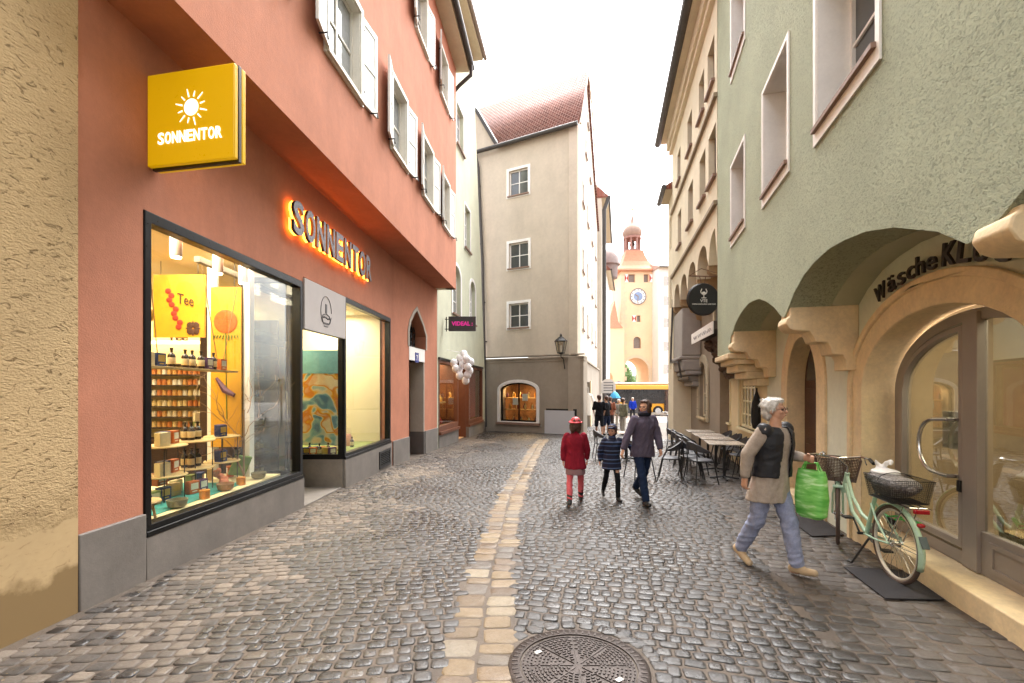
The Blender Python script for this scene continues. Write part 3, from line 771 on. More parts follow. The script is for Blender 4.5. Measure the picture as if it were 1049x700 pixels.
v.add([cx+rr*(.075*math.cos(a))+uu*(.075*math.sin(a)) for a in [i*2*math.pi/28 for i in range(28)]], [tuple(range(28))])
for i in range(12):
    a = 2*math.pi*i/12+.26; r0, r1 = .095, .17 if i % 2 else .145
    ca, sa = math.cos(a), math.sin(a); q = rr*(-sa)+uu*ca; q0 = .007; q1 = .004
    v.add([cx+(rr*ca+uu*sa)*r0-q*q0, cx+(rr*ca+uu*sa)*r1-q*q1, cx+(rr*ca+uu*sa)*r1+q*q1, cx+(rr*ca+uu*sa)*r0+q*q0], [(0, 1, 2, 3)])
v.build('sun_emblem', SW, ys, smooth=False)
v = MB(); put_text(v, 'SONNENTOR', FS.P(.50, 3.865, .004), rr, uu, .1, .68, .002, .012) if 0 else [put_text(v, ch, FS.P(.50+(i-4)*.083, 3.865, .004), rr, uu, .105, .064, .002, .02) for i, ch in enumerate('SONNENTOR')]; v.build('lettering', SW, ys, smooth=False)

# channel letters with warm light behind
LET = mat('letter_face', '#4b4548', .35, metal=.5, var=.05)
HALO = mat('letter_light', '#ff9a30', .5, var=0, emit='#ff9430', es=1.8)
LN = empty('shop_lettering', tuple(FL.P(8, 3.9, .1)), 0, 'dark backlit channel letters SONNENTOR with orange glow on the red wall', 'lettering', world=True)
word = 'SONNENTOR'; y0, y1 = 6.42, 9.50; pitch = (y1-y0)/len(word)
for i, ch in enumerate(word):
    y = y0+pitch*(i+.5)
    v = MB(); put_text(v, ch, FL.P(y, 3.89, .11), (FL.d[0], FL.d[1], 0), (0, 0, 1), .47, pitch*.84, .022, .03)
    o = v.build('letter', LET, LN, bevel=.0)
    b = MB(); put_text(b, ch, FL.P(y, 3.90, .055), (FL.d[0], FL.d[1], 0), (0, 0, 1), .45, pitch*.8, .008, .045)
    q = b.build('backlight', HALO, None); q.parent = o

# ------------------------------------------------------------------ ochre house at the left edge
FO = Fac((-3.532, 0), (.05, 1), 1)
oc = empty('ochre_house', (-3.4, 1, 0), 0, 'ochre house wall in coarse scratched stucco filling the left edge', 'house', world=True)
w = MB(); FO.gbox(w, -3, 3.52, 12.2, -.35, 0); w.build('wall', OCHRE, oc)
w = MB(); w.quad(FO.P(-3, 12.2, .3), FO.P(3.5, 12.2, .3), FO.P(3.5, 15, -4), FO.P(-3, 15, -4)); w.build('roof', MATS.get('x') or tiles('tiles_ochre', '#8a4a3a', '#74402f', 3), oc)

# ------------------------------------------------------------------ pale green house after the red one
FG = Fac((-4.44, 0), (.134, 1), 1)
gr = empty('pale_green_house', (-2.3, 15, 0), 0, 'pale green rendered house with white framed openings between the red and grey houses', 'house', world=True)
def archwin(c, hw, z0, z1): return arch(c, hw, z0, z1-hw*.8, hw*.8, 10)
upw = [(18.6, 19.6, 7.45, 9.2), (17.3, 18.4, 11.0, 12.6), (15.6, 16.5, 7.45, 9.2)]
upa = [(20.1, .52, 4.5, 6.35), (17.35, .6, 4.45, 6.3)]
w = MB()
FG.prism(w, [(14.88, -.7), (15.0, -.7), (15.0, 2.62), (22.3, 2.62), (22.3, -.7), (23.5, -.7), (20.25, 16.3), (14.88, 16.3)], -.35, 0, [rect(*q) for q in upw]+[archwin(*q) for q in upa])
w.build('wall', GREENL, gr)
for q in upw: make_window(FG, gr, *q, .2, WHITEB, PANEL, (1, 2), SILL, .06, .1, surround=WHITEB, sur_w=.1)
for c, hw, z0, z1 in upa:
    make_window(FG, gr, c-hw, c+hw, z0, z1, .2, WHITEB, PANEL, (1, 2), SILL, .06, .1, outline=archwin(c, hw, z0, z1))
    s = MB(); FG.prism(s, archwin(c, hw+.16, z0-.05, z1+.14), .002, .03, [archwin(c, hw, z0, z1)]); s.build('arch_frame', WHITEB, gr, smooth=False)
s = MB(); FG.box(s, 14.9, 20.4, 16.3, 16.5, -.3, .42); s.build('eaves', CREAMP, gr)
s = MB(); s.quad(FG.P(14.8, 16.5, .5), FG.P(20.5, 16.5, .5), FG.P(20.5, 20, -4), FG.P(14.8, 20, -4)); s.build('roof', tiles('tiles_green_house', '#8a4a3a', '#74402f', 3), gr)
s = MB(); s.tube([FG.P(14.8, 16.45, .5), FG.P(20.5, 16.45, .5)], .09, 8); s.build('gutter', mat('gutter_pale', '#8f8177', .5), gr)
# its shop front
WB = WBROWN
f = MB(); FG.prism(f, rect(15.02, 17.55, .18, 2.6), -.12, .02, [rect(15.1, 17.45, .38, 2.5)]); FG.box(f, 15.02, 17.55, .1, .2, -.1, .1)
o = f.build('shop_window', WB, gr); g = MB(); FG.box(g, 15.05, 17.5, .3, 2.55, -.07, -.06); wpart('pane', g, GLASS, o, gr)
f = MB(); FG.prism(f, rect(19.3, 22.28, .1, 2.6), -.12, .02, [rect(19.42, 22.16, .28, 2.5)]); FG.box(f, 19.3, 22.28, .02, .12, -.1, .08)
o = f.build('shop_window', WB, gr); g = MB(); FG.box(g, 19.36, 22.2, .2, 2.55, -.07, -.06); wpart('pane', g, GLASS, o, gr)
f = MB(); FG.gbox(f, 15.02, 17.55, .1, -.16, .03); f.build('plinth', CONC, gr); f = MB(); FG.gbox(f, 19.3, 22.3, .02, -.16, .03); f.build('plinth', CONC, gr)
f = MB(); FG.gbox(f, 22.3, 23.45, .0, -.16, .02); f.build('plinth', CONC, gr)
f = MB(); FG.prism(f, [(17.56, -.5), (19.29, -.5), (19.29, 2.6), (17.56, 2.6)], -.95, -.88, [rect(17.75, 19.1, -.2, 2.45)]); o = f.build('shop_door', WB, gr)
g = MB(); FG.box(g, 17.7, 19.15, -.2, 2.5, -.92, -.91); wpart('pane', g, GLASS, o, gr)
f = MB(); FG.box(f, 17.5, 17.56, -.5, 2.6, -.9, -.1); FG.box(f, 19.29, 19.35, -.5, 2.6, -.9, -.1); f.build('door_side', WB, gr)
f = MB(); FG.box(f, 14.98, 22.32, 2.6, 2.68, -.2, .05); f.build('shop_head', BLACKF, gr)
room = MB(); A_, B_ = 14.98, 22.35
rv_ = mat('room_warm', '#c79a6b', .8, var=.1)
FG.box(room, A_, B_, -.6, 2.66, -3.1, -3.0); FG.box(room, A_, A_+.05, -.6, 2.66, -3, -.2); FG.box(room, B_-.05, B_, -.6, 2.66, -3, -.2); FG.box(room, A_, B_, 2.6, 2.66, -3, -.16); FG.box(room, A_, B_, -.6, -.4, -3, -.2)
room.build('shop_interior', rv_, gr)
pk = MB(); FG.box(pk, 19.5, 22.1, .3, 2.4, -.34, -.30); pk.build('window_panel', mat('panel_salmon', '#c0655e', .7), gr)
pk = MB(); FG.box(pk, 15.2, 17.3, .2, .3, -1.0, -.15); FG.box(pk, 15.3, 17.3, 1.1, 1.15, -.9, -.4); pk.build('display_shelf', WOOD, gr)
for i in range(14):
    m = mat('toy%d' % (i % 6), ['#c3392b', '#e0b020', '#3d7a3a', '#c86a2a', '#e8d9b0', '#7a2a50'][i % 6], .5, var=.05)
    b = MB(); yy = 15.35+(i % 7)*.3; zz = .3 if i < 7 else 1.15; b.lathe([(.02, 0), (.09, .02), (.10, .12), (.05, .2), (.04, .24), (.0, .27)], (0, 0, 0), 12)
    o = b.build('window_ornament', m, None, loc=FG.P(yy, zz, -.6)); tag(o, 'small coloured ornament on the shelf of the wood framed shop window', 'ornament', 'ornaments in the wood framed shop window')
sg = empty('hanging_sign', tuple(FG.P(16.1, 4.6, .1)), 0, 'dark rectangular sign with magenta letters projecting from the pale green house', 'sign', world=True)
# box sign, faces up the street
xs0, xs1, ysg = -2.30, -1.15, 15.6
b = MB(); b.box(((xs0+xs1)/2+.02, ysg, 3.86), (.93, .09, .50)); b.build('panel', mat('sign_charcoal', '#3c3636', .5, var=.05), sg, bevel=.006)
b = MB(); put_text(b, 'VIDEAL :', ((xs0+xs1)/2+.02, ysg-.05, 3.80), (1, 0, 0), (0, 0, 1), .14, .72, .004, .03); b.build('lettering', mat('magenta', '#c0207e', .5, var=0, emit='#d0208a', es=.12), sg)
b = MB(); b.tube([(xs0-.0, ysg, 3.68), (xs0+.15, ysg, 3.68)], .015, 6); b.tube([(xs0, ysg, 4.02), (xs0+.15, ysg, 4.02)], .015, 6); b.tube([(xs0+.05, ysg, 3.6), (xs0+.05, ysg, 4.1)], .02, 6); b.build('bracket', BLACK, sg)
bl = empty('balloon_bunch', (-1.72, 15.9, 1.7), 0, 'bunch of white balloons hanging by the wood framed shop window', 'balloons', world=True)
BW = mat('balloon_white', '#f6f2f4', .3, var=.03, spec=.6)
for i, (x, z) in enumerate([(465, 372), (471, 367), (478, 368), (474, 374), (470, 379), (479, 376), (482, 371), (475, 363), (471, 385), (479, 384), (477, 390), (467, 378), (481, 380), (473, 369)]):
    y = 15.9+.12*math.sin(i*2.1); bb = MB(); bb.ball(((x-524.5)/466*y, y, 1.65+(398-z)/466*y), (.135, .135, .15), 14, 10); bb.build('balloon', BW, bl)
bb = MB(); bb.tube([(-1.75, 15.95, 2.9), (-1.75, 15.95, 1.9)], .006, 5); bb.tube([(-1.75, 15.95, 2.9), FG.P(16, 3.0, 0)], .01, 5); bb.build('string', BW, bl)

# ------------------------------------------------------------------ grey-beige corner house
F1 = Fac((0, 22.61), (1, -.532), 1)
F1b = Fac((0, 22.61), (1, -.532), 1)
gh = empty('grey_corner_house', (1, 22, -.4), 0, 'tall greige gabled house at the bend with small white windows and red tiled roof', 'house', world=True)
XR = 3.02
gw = [(-.15, .78, 11.2, 12.45), (-.15, .80, 7.6, 8.85), (-.15, .80, 4.65, 5.85)]
w = MB(); F1.prism(w, rect(-2.6, XR, 3.2, 13.8), -.4, 0, [rect(*q) for q in gw]); w.build('upper_wall', GREY, gh)
sw_ = arch(.36, .88, .02, 1.55, .38, 14)
w = MB(); F1.prism(w, [(-1.9, -.8), (XR+.3, -.8), (XR+.3, 3.12), (-1.9, 3.12)], -.4, .14, [sw_]); w.build('base_wall', GREYD, gh)
for q in gw: make_window(F1, gh, *q, .16, WHITEB, PANE, (1, 1), SILL, .06, .1, surround=WHITEB, sur_w=.13)
s = MB(); F1.prism(s, arch(.36, 1.02, -.12, 1.58, .5, 14), .142, .18, [sw_]); o = s.build('arch_frame', WHITEB, gh, smooth=False)
s = MB(); F1.box(s, -.7, 1.42, -.14, -.02, .1, .26); s.build('sill', SILL, gh)
s = MB(); F1.prism(s, sw_, -.0, .05, [arch(.36, .81, .10, 1.52, .34, 14)]); F1.box(s, .33, .39, .05, 1.9, .005, .045)
o = s.build('shop_window', BLACKF, gh); g = MB(); F1.prism(g, arch(.36, .84, .06, 1.54, .36, 14), .02, .025); wpart('pane', g, GLASS, o, gh)
s = MB(); F1.box(s, -1.0, 1.8, -.5, 2.3, -2.4, -2.3); F1.box(s, -1.0, -.95, -.5, 2.3, -2.3, -.4); F1.box(s, 1.75, 1.8, -.5, 2.3, -2.3, -.4); F1.box(s, -1, 1.8, -.5, -.05, -2.3, -.4); F1.box(s, -1, 1.8, 2.1, 2.2, -2.3, -.4)
s.build('shop_interior', mat('room_brown', '#6f4c2e', .7, var=.5, vs=4), gh)
s = MB(); F1.box(s, -2.4, XR+.34, 3.05, 3.14, -.1, .22); F1.box(s, -2.4, XR+.30, 3.2, 3.26, -.1, .08); F1.box(s, -2.4, XR+.33, 2.92, 3.05, -.1, .17); s.build('string_course', GREYD, gh, bevel=.01)
# shop display inside
for i in range(26):
    m = mat('deli%d' % (i % 5), ['#c98a2a', '#e8d2a0', '#7d3a1a', '#5b2a3c', '#c9b27a'][i % 5], .35, var=.1)
    b = MB(); b.lathe([(.05, 0), (.06, .02), (.06, .16), (.025, .22), (.025, .27)], (0, 0, 0), 10)
    o = b.build('shop_bottle', m, None, loc=F1.P(-.4+(i % 9)*.18, [-.05, .62, 1.2][i//9], -.35-.3*(i % 2))); tag(o, 'small jar or bottle in the arched window of the grey corner house', 'bottle', 'bottles in the arched shop window')
s = MB()
for z in (.6, 1.18): F1.box(s, -.55, 1.3, z-.03, z, -.8, -.3)
s.build('display_shelf', WOOD, gh)
for x, z in ((.15, 1.02), (.62, 1.22)):
    s = MB(); F1.box(s, x-.13, x+.13, z-.18, z+.16, -.04, -.03); s.build('paper_notice', WHITEB, gh)
# side wall along the street
F2 = Fac((-2.19, 0), (.248, 1), -1); F2 = Fac((-2.19, 0), (.248, 1), 1)
prof = [(21.0, 3.2), (36.4, 3.2), (36.4, 14.2), (33.9, 16.5), (28.3, 19.1), (25.5, 19.3), (21.0, 13.8)]
sidew = []
for y in (23.2, 26.2, 29.6, 33): sidew += [(y, y+.95, 4.7, 5.95), (y, y+.95, 7.7, 8.95), (y, y+.95, 11.2, 12.4)]
sidew += [(25, 25.8, 14.6, 15.6), (28, 28.8, 14.6, 15.6), (26.3, 27, 17, 17.8)]
w = MB(); F2.prism(w, prof, -.4, 0, [rect(*q) for q in sidew]); w.build('side_wall', GREY, gh)
w = MB(); F2.prism(w, [(20.8, -.8), (24.4, -.8), (24.4, 2.0), (26.6, 2.0), (26.6, -.9), (36.4, -.9), (36.4, 3.12), (20.8, 3.12)], -.4, .14); w.build('side_base_wall', GREYD, gh)
w = MB(); F2.box(w, 20.8, 36.4, 3.05, 3.14, -.1, .22); w.build('string_course', GREYD, gh)
for q in sidew: make_window(F2, gh, *q, .14, WHITEB, PANE, (1, 1), SILL, .06, .1, surround=WHITEB, sur_w=.1)
w = MB(); F2.box(w, 24.4, 26.6, -.8, 2.0, -.42, -.36); w.build('side_door', mat('void2', '#17120f', .7, var=0), gh)
w = MB(); F2.prism(w, rect(26.7, 27.2, -.7, 2.1), .15, .2); w.build('door_jamb', LIME, gh)
TI = tiles('tiles_corner_house', '#8a5a50', '#66423d', 1.4)
e0, e1 = F1.P(-1.55, 13.85, .25), F1.P(XR+.12, 13.85, .25)
w = MB(); k_ = V((1.13, 4.6, 5.45)); r1 = F2.P(25.5, 19.4, .15)
r0 = V((-2.6, 29.4, 19.4)); el = F1.P(-.75, 13.85, .25)
r0 = r1+(el-e1)*1.74; w.poly([el, e1, r1, r0]); ro = w.build('roof', TI, gh); sd = ro.modifiers.new('t', 'SOLIDIFY'); sd.thickness = .12
w = MB(); w.poly([r0+V((0, .02, 0)), r1+V((0, .02, 0)), F2.P(36.4, 14.2, .15), V((-2.6, 38, 14.2))]); w.build('rear_roof', TI, gh)
w = MB(); w.tube([F2.P(21, 13.85, .14), F2.P(25.5, 19.38, .14), F2.P(28.3, 19.2, .14), F2.P(33.9, 16.6, .14)], .05, 6); w.build('verge', GREY, gh)
w = MB(); w.tube([F1.P(-2.0, 13.72, .3), F1.P(XR+.1, 13.72, .3)], .10, 10); w.build('gutter', ZINC, gh)
w = MB(); w.poly([F1.P(-2.6, 13.7, .02), F1.P(-.72, 13.8, .02), F1.P(-1.75, 15.9, .02), F1.P(-2.6, 16.8, .02)]); w.poly([F1.P(-2.6, 13.7, -.3), F1.P(-.72, 13.8, -.3), F1.P(-1.75, 15.9, -.3), F1.P(-2.6, 16.8, -.3)]); w.build('side_gable', GREY, gh)
w = MB(); w.tube([F1.P(-.68, 13.85, .1), F1.P(-1.75, 15.95, .1), F1.P(-2.6, 16.85, .1)], .11, 6); w.build('gable_coping', ZINC, gh)
w = MB(); w.tube([F1.P(-1.72, 13.65, .32), F1.P(-1.70, 13.3, .2), F1.P(-1.68, 13.0, .12), F1.P(-1.45, 8, .12), F1.P(-1.28, 3, .24), F1.P(-1.22, -.3, .26)], .075, 10)
for z in (12, 9, 6, 4): w.tube([F1.P(-1.68+(13-z)*.042, z, .13), F1.P(-1.68+(13-z)*.042, z+.06, .13)], .095, 10)
w.build('downpipe', ZINC, gh)
# pale stickers up the foot of the pipe
w = MB(); 
for i in range(7): F1.box(w, -1.31, -1.22, .5+i*.33, .66+i*.33, .33, .345)
w.build('pipe_sticker', WHITEB, gh)
# lantern on the corner
la = empty('wall_lantern', tuple(F1.P(2.5, 2.8, .5)), 0, 'black glazed street lantern on a bracket at the corner of the grey house', 'lantern', world=True)
c = F1.P(2.52, 0, .62)
m = MB()
for a in range(6):
    t = a*math.pi/3; ca, sa = math.cos(t), math.sin(t)
    m.tube([c+V((.17*ca, .17*sa, 3.28)), c+V((.27*ca, .27*sa, 3.78))], .014, 5)
m.lathe([(.18, 3.24), (.18, 3.28), (.05, 3.2)], c, 6); m.lathe([(.30, 3.78), (.31, 3.80), (.12, 3.98), (.05, 4.02), (.06, 4.08), (.0, 4.16)], c, 6)
m.tube([c+V((0, 0, 3.24)), c+V((0, 0, 3.1)), F1.P(2.52, 3.0, .3), F1.P(2.52, 2.55, .16)], .022, 6); m.build('lamp_frame', BLACK, la)
m = MB(); m.lathe([(.165, 3.29), (.26, 3.77)], c, 6); m.build('lamp_glass', glass_mat('lantern_glass', '#e6e2da', 1.5), la)
m = MB(); m.lathe([(.03, 3.3), (.05, 3.4), (.04, 3.6), (.0, 3.66)], c, 8); m.build('bulb', WHITEB, la)
# white board leaning on the wall, and the white shirt
b = empty('white_board', tuple(F1.P(2.3, -.5, .4)), 0, 'large blank white board with black edge leaning on the grey house', 'board', world=True)
m = MB(); F1.box(m, 1.68, 2.98, -.47, .62, .26, .31); m.build('panel', mat('board_white', '#c3c5cc', .5, var=.03), b)
m = MB(); F1.prism(m, rect(1.72, 3.06, -.45, .70), .2, .245, [rect(1.8, 2.98, -.35, .62)]); m.build('frame', BLACK, b)
m = MB(); q = V((3.95, 23.6, 0))
ring_loft(m, [(q+V((0, 0, z)), rx, .05, 0) for z, rx in ((.25, .17), (.6, .16), (1.0, .17), (1.25, .20), (1.36, .13), (1.42, .04))], 12)
m.tube([q+V((-.15, 0, 1.3)), q+V((-.27, 0, 1.0)), q+V((-.29, 0, .85))], [.07, .07, .06], 8); m.tube([q+V((.15, 0, 1.3)), q+V((.27, 0, 1.0)), q+V((.29, 0, .85))], [.07, .07, .06], 8)
m.tube([q+V((0, 0, 1.4)), q+V((0, 0, 1.7)), F2.P(23.7, 1.75, .1)], .012, 5)
o = m.build('hanging_shirt', WHITEB, None); tag(o, 'white shirt hanging beside the dark side door of the grey house', 'shirt')
# ------------------------------------------------------------------ green house on the right
FR = Fac((2.59, 0), (.27, 1), -1); FRU = Fac((1.835, 0), (.27, 1), -1)
gn = empty('green_house', (4, 5, 0), 0, 'sage green roughcast house overhanging on limestone corbels above the arched glass door', 'house', world=True)
# rough upper wall: its foot is a row of flat arches between the corbels
foot = [(-3.0, 2.45), (-2.4, 2.5), (-1.9, 2.8), (-1.2, 3.0), (-.4, 3.02), (.4, 3.0)]
foot = [(-4.0, 2.45), (-3.6, 2.7), (-2.6, 2.95), (-1.9, 2.75), (-.95, 2.45), (-.8, 2.45), (-.2, 2.72), (.5, 2.92), (1.1, 2.93), (1.7, 2.80), (2.15, 2.59), (2.38, 2.45), (2.52, 2.45),
        (2.76, 2.60), (3.22, 2.79), (3.63, 2.90), (4.0, 2.95), (4.31, 2.97), (4.65, 2.94), (4.95, 2.88), (5.25, 2.75), (5.5, 2.58), (5.6, 2.52), (5.72, 2.56),
        (6.0, 2.72), (6.32, 2.85), (6.7, 2.97), (6.95, 3.0), (7.3, 3.02), (7.56, 3.0), (7.85, 2.96), (8.09, 2.90), (8.35, 2.82), (8.6, 2.67), (8.75, 2.64), (8.78, 2.32), (10.1, 2.36)]
gwin = [(3.44, 4.58, 4.25, 5.75), (5.445, 6.47, 4.37, 5.83), (7.6, 8.62, 4.47, 5.81), (1.2, 2.3, 4.2, 5.7)]
gwin += [(a, b, z+3.12, z+4.6) for a, b, z, _ in gwin]
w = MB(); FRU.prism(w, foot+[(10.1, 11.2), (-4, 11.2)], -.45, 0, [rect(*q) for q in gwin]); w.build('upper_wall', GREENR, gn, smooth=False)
# smooth vaults under it (from the rough skin back to the ground floor wall)
v = MB(); n = len(foot)
P_ = lambda t, z, o: FRU.P(t, z, o)
lo = [P_(a, z+.004, -.02) for a, z in foot]; bk = [P_(a, z+.004, -.95) for a, z in foot]
lo2 = [P_(a, z+.05, -.02) for a, z in foot]; bk2 = [P_(a, z+.05, -.95) for a, z in foot]
v.add(lo+bk+lo2+bk2, [(i, i+1, n+i+1, n+i) for i in range(n-1)]+[(2*n+i, 3*n+i, 3*n+i+1, 2*n+i+1) for i in range(n-1)])
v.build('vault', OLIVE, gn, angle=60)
w = MB(); FRU.box(w, 10.05, 10.1, 2.36, 11.2, -3, -.45); w.build('end_wall', GREENS, gn)
for q in gwin:
    make_window(FRU, gn, *q, .34, WHITEB, PANE, (1, 1), None, .05, .0)
    a, b, z0, z1 = q
    s = MB(); FRU.prism(s, rect(a-.06, b+.06, z0-.15, z1+.06), .001, .018, [rect(a+.002, b-.002, z0, z1)]); s.build('window_surround', WHITEB, gn, smooth=False)
    s = MB(); FRU.prism(s, rect(a+.001, b-.001, z0+.001, z1-.001), -.33, .001, [rect(a+.012, b-.012, z0+.012, z1-.012)]); s.build('reveal', WHITEB, gn, smooth=False)
    s = MB(); FRU.box(s, a-.02, b+.02, z0-.03, z0+.012, -.3, .055); s.build('sill', SILL, gn, smooth=False)
s = MB(); s.quad(FRU.P(-4, 11.2, .5), FRU.P(10.1, 11.2, .5), FRU.P(10.1, 15, -5), FRU.P(-4, 15, -5)); s.build('roof', tiles('tiles_green_right', '#8a4a3a', '#74402f', 3), gn)
# ground floor wall with the two doorways
oin = arch(3.95, 1.32, -.4, 1.62, .87, 22); 
din = arch(7.05, .78, -.5, 1.66, .94, 16, 1.15)
lat = [rect(9.72, 11.25, .72, 1.98), rect(12.3, 13.75, .72, 2.0)]
w = MB(); FR.prism(w, rect(-4, 8.9, -.6, 3.3), -.32, 0, [oin, din]); w.build('wall', GREENS, gn)
w = MB(); FR.prism(w, rect(8.9, 14.2, -.7, 3.3), -.32, 0, lat); w.build('cream_wall', LIMEC, gn)
# limestone surrounds
def stone_arch(c, hw, zs, rise, wd, o0, o1, name, extra=0.):
    s = MB(); out = arch(c, hw+wd, -.4, zs, rise+wd*1.0, 22); inn = arch(c, hw, -.35, zs, rise, 22)
    # build as ring so the foot stays open
    n = len(inn)-2
    A = [(c+hw, -.4)]+inn[2:]+[(c-hw, -.4)]; B = [(c+hw+wd, -.4)]+out[2:]+[(c-hw-wd, -.4)]
    FR.prism(s, A+B[::-1], o0, o1)
    return s.build(name, LIME, gn, smooth=True, bevel=.02)
stone_arch(3.95, 1.19, 1.62, .74, .27, -.31, .03, 'door_arch')
stone_arch(3.95, 1.40, 1.62, .95, .075, .02, .06, 'arch_moulding')
stone_arch(7.05, .62, 1.66, .78, .30, -.30, .03, 'small_door_arch')
# step under the glass door
s = MB(); FR.gbox(s, 1.2, 5.36, .10, -.45, .035); s.build('door_step', LIME, gn, bevel=.012)
s = MB(); FR.gbox(s, 6.4, 7.75, -.02, -.3, .10); s.build('small_step', LIME, gn, bevel=.01)
# glass double door
KD = -.28
dr = MB(); ol = arch(3.95, 1.17, .105, 1.62, .71, 26)
pl = MB()
def half(c0, c1, z0, inset):
    pts = [p for p in arch(3.95, 1.17-inset, z0, 1.62, .71-inset, 40)]
    r = [(min(max(a, c0), c1), b) for a, b in pts]; out = []
    for p in r:
        if not out or (abs(p[0]-out[-1][0])+abs(p[1]-out[-1][1])) > 1e-5: out.append(p)
    # drop collapsed runs on the cut side, keep extreme z
    return out
def leafpoly(c0, c1, z0, inset):
    hw, rs = 1.17-inset, .71-inset
    f = lambda y: 1.62+rs*math.sqrt(max(0, 1-((y-3.95)/hw)**2))
    a = max(c0, 3.95-hw); b = min(c1, 3.95+hw); N = 18
    return [(a, z0), (b, z0)]+[(b+(a-b)*i/N, f(b+(a-b)*i/N)) for i in range(N+1)]
L1 = leafpoly(4.02, 9, .22, .10); L2 = leafpoly(-9, 3.88, .46, .10)
FR.prism(dr, ol, KD-.06, KD, [L1, L2]); do = dr.build('glass_door', BRONZE, gn, bevel=.004)
for lp in (leafpoly(4.09, 9, .30, .17), leafpoly(-9, 3.81, .50, .15)): pass
s = MB(); A = leafpoly(4.05, 9, .25, .125); B = leafpoly(4.10, 9, .31, .17); FR.prism(s, A, KD-.05, KD+.018, [B]); wpart('leaf_frame', s, BRONZE, do, gn, bevel=.004)
s = MB(); FR.box(s, 3.86, 4.03, .11, 2.30, KD-.05, KD+.03); wpart('mullion', s, BRONZE, do, gn, bevel=.005)
s = MB(); FR.prism(s, rect(2.85, 3.76, .16, .40), KD, KD+.012, [rect(2.89, 3.72, .2, .36)]); wpart('kick_panel', s, BRONZE, do, gn)
s = MB(); FR.prism(s, leafpoly(4.0, 9, .2, .09), KD-.035, KD-.027); wpart('pane', s, GLASSR, do, gn, smooth=False)
s = MB(); FR.prism(s, leafpoly(-9, 3.9, .44, .09), KD-.035, KD-.027); wpart('pane', s, GLASSR, do, gn, smooth=False)
STEEL = mat('steel', '#b5b3b0', .25, metal=1, var=0)
s = MB(); hp_ = []
for i in range(11):
    a = math.pi*(i/10)-math.pi/2; hp_.append(FR.P(4.16+.0+.34*max(0, math.cos(a))**.6, 1.12+.25*math.sin(a), KD+.10))
s.tube([FR.P(4.10, .87, KD), FR.P(4.10, .87, KD+.1)]+hp_+[FR.P(4.10, 1.37, KD+.1), FR.P(4.10, 1.37, KD)], .018, 10); wpart('handle', s, STEEL, do, gn)
s = MB(); FR.box(s, 4.05, 4.10, .74, .84, KD+.02, KD+.03); wpart('lock', s, BLACK, do, gn)
# door of the house
s = MB(); FR.box(s, 6.4, 7.7, -.4, 2.5, -.30, -.24)
for i in range(2):
    for z0_, z1_ in ((.05, .75), (.85, 1.65)): FR.box(s, 6.55+i*.56, 6.98+i*.56, z0_, z1_, -.24, -.215)
hd_ = s.build('house_door', BROWN, gn, bevel=.008)
s = MB(); FR.prism(s, arch(7.05, .5, 1.78, 1.80, .55, 12), -.24, -.23); wpart('fanlight', s, PANE, hd_, gn)
s = MB(); s.tube([FR.P(6.5, .82, -.2), FR.P(6.5, .82, -.15), FR.P(6.6, .82, -.15)], .013, 6); wpart('handle', s, BLACK, hd_, gn)
s = MB(); FR.box(s, 6.16, 6.24, 1.36, 1.53, .0, .02); o = s.build('bell_plate', mat('brass', '#b98a2a', .3, metal=.8, var=.05), gn, bevel=.004)
# corbels
def corbel(t, name, w=.17, top=2.6, k=1.0):
    prof = [(0, 1.86), (.13, 1.86), (.13, 1.98), (.16, 2.04), (.27, 2.05), (.29, 2.14), (.31, 2.19), (.44, 2.2), (.47, 2.28), (.50, 2.33), (.66, 2.34), (.72, 2.37), (.755, 2.43), (.74, 2.49), (.71, 2.51), (.71, top), (0, top)]
    u = V((FR.d[0], FR.d[1], 0)).normalized(); nn = V((FR.n[0], FR.n[1], 0)); base = FR.P(t, 0, 0)
    s = MB(); m = len(prof); a = [base-u*w+nn*(o*k)+V((0, 0, z)) for o, z in prof]; b = [base+u*w+nn*(o*k)+V((0, 0, z)) for o, z in prof]
    tr = tessellate_polygon([[V((p[0], p[1], 0)) for p in prof]])
    s.add(a+b, [tuple(x) for x in tr]+[tuple(i+m for i in reversed(x)) for x in tr]+[(i, (i+1) % m, (i+1) % m+m, i+m) for i in range(m)])
    return s.build(name, LIME, gn, bevel=.012, angle=50)
corbel(5.42, 'corbel', top=2.62); corbel(8.50, 'corbel', top=2.72); corbel(2.13, 'corbel', w=.13, top=2.54); corbel(-1.0, 'corbel', top=2.5)
s = MB(); FRU.box(s, 8.72, 10.16, 2.22, 2.33, -.8, .05); FRU.box(s, 8.8, 10.12, 2.12, 2.22, -.8, -.06); s.build('bay_corbel', LIME, gn, bevel=.02)
s = MB()
for a, b, c_ in ((-.8, -.18, 2.12), (-.8, -.34, 1.98), (-.8, -.52, 1.84)): FRU.box(s, 9.0, 10.1, c_-.14, c_, a, b)
s.build('bay_bracket', LIME, gn, bevel=.02)
# cream lattice windows on the far part of the ground floor
CW = mat('lattice_cream', '#e6dcb8', .5, var=.05)
for q in lat:
    a, b, z0, z1 = q[0][0], q[1][0], q[0][1], q[2][1]
    make_window(FR, gn, a, b, z0, z1, .1, CW, mat('pane_amber', '#8d8468', .08, var=.5, vs=6), (4, 3), CW, .06, .06, surround=CW, sur_w=.06)
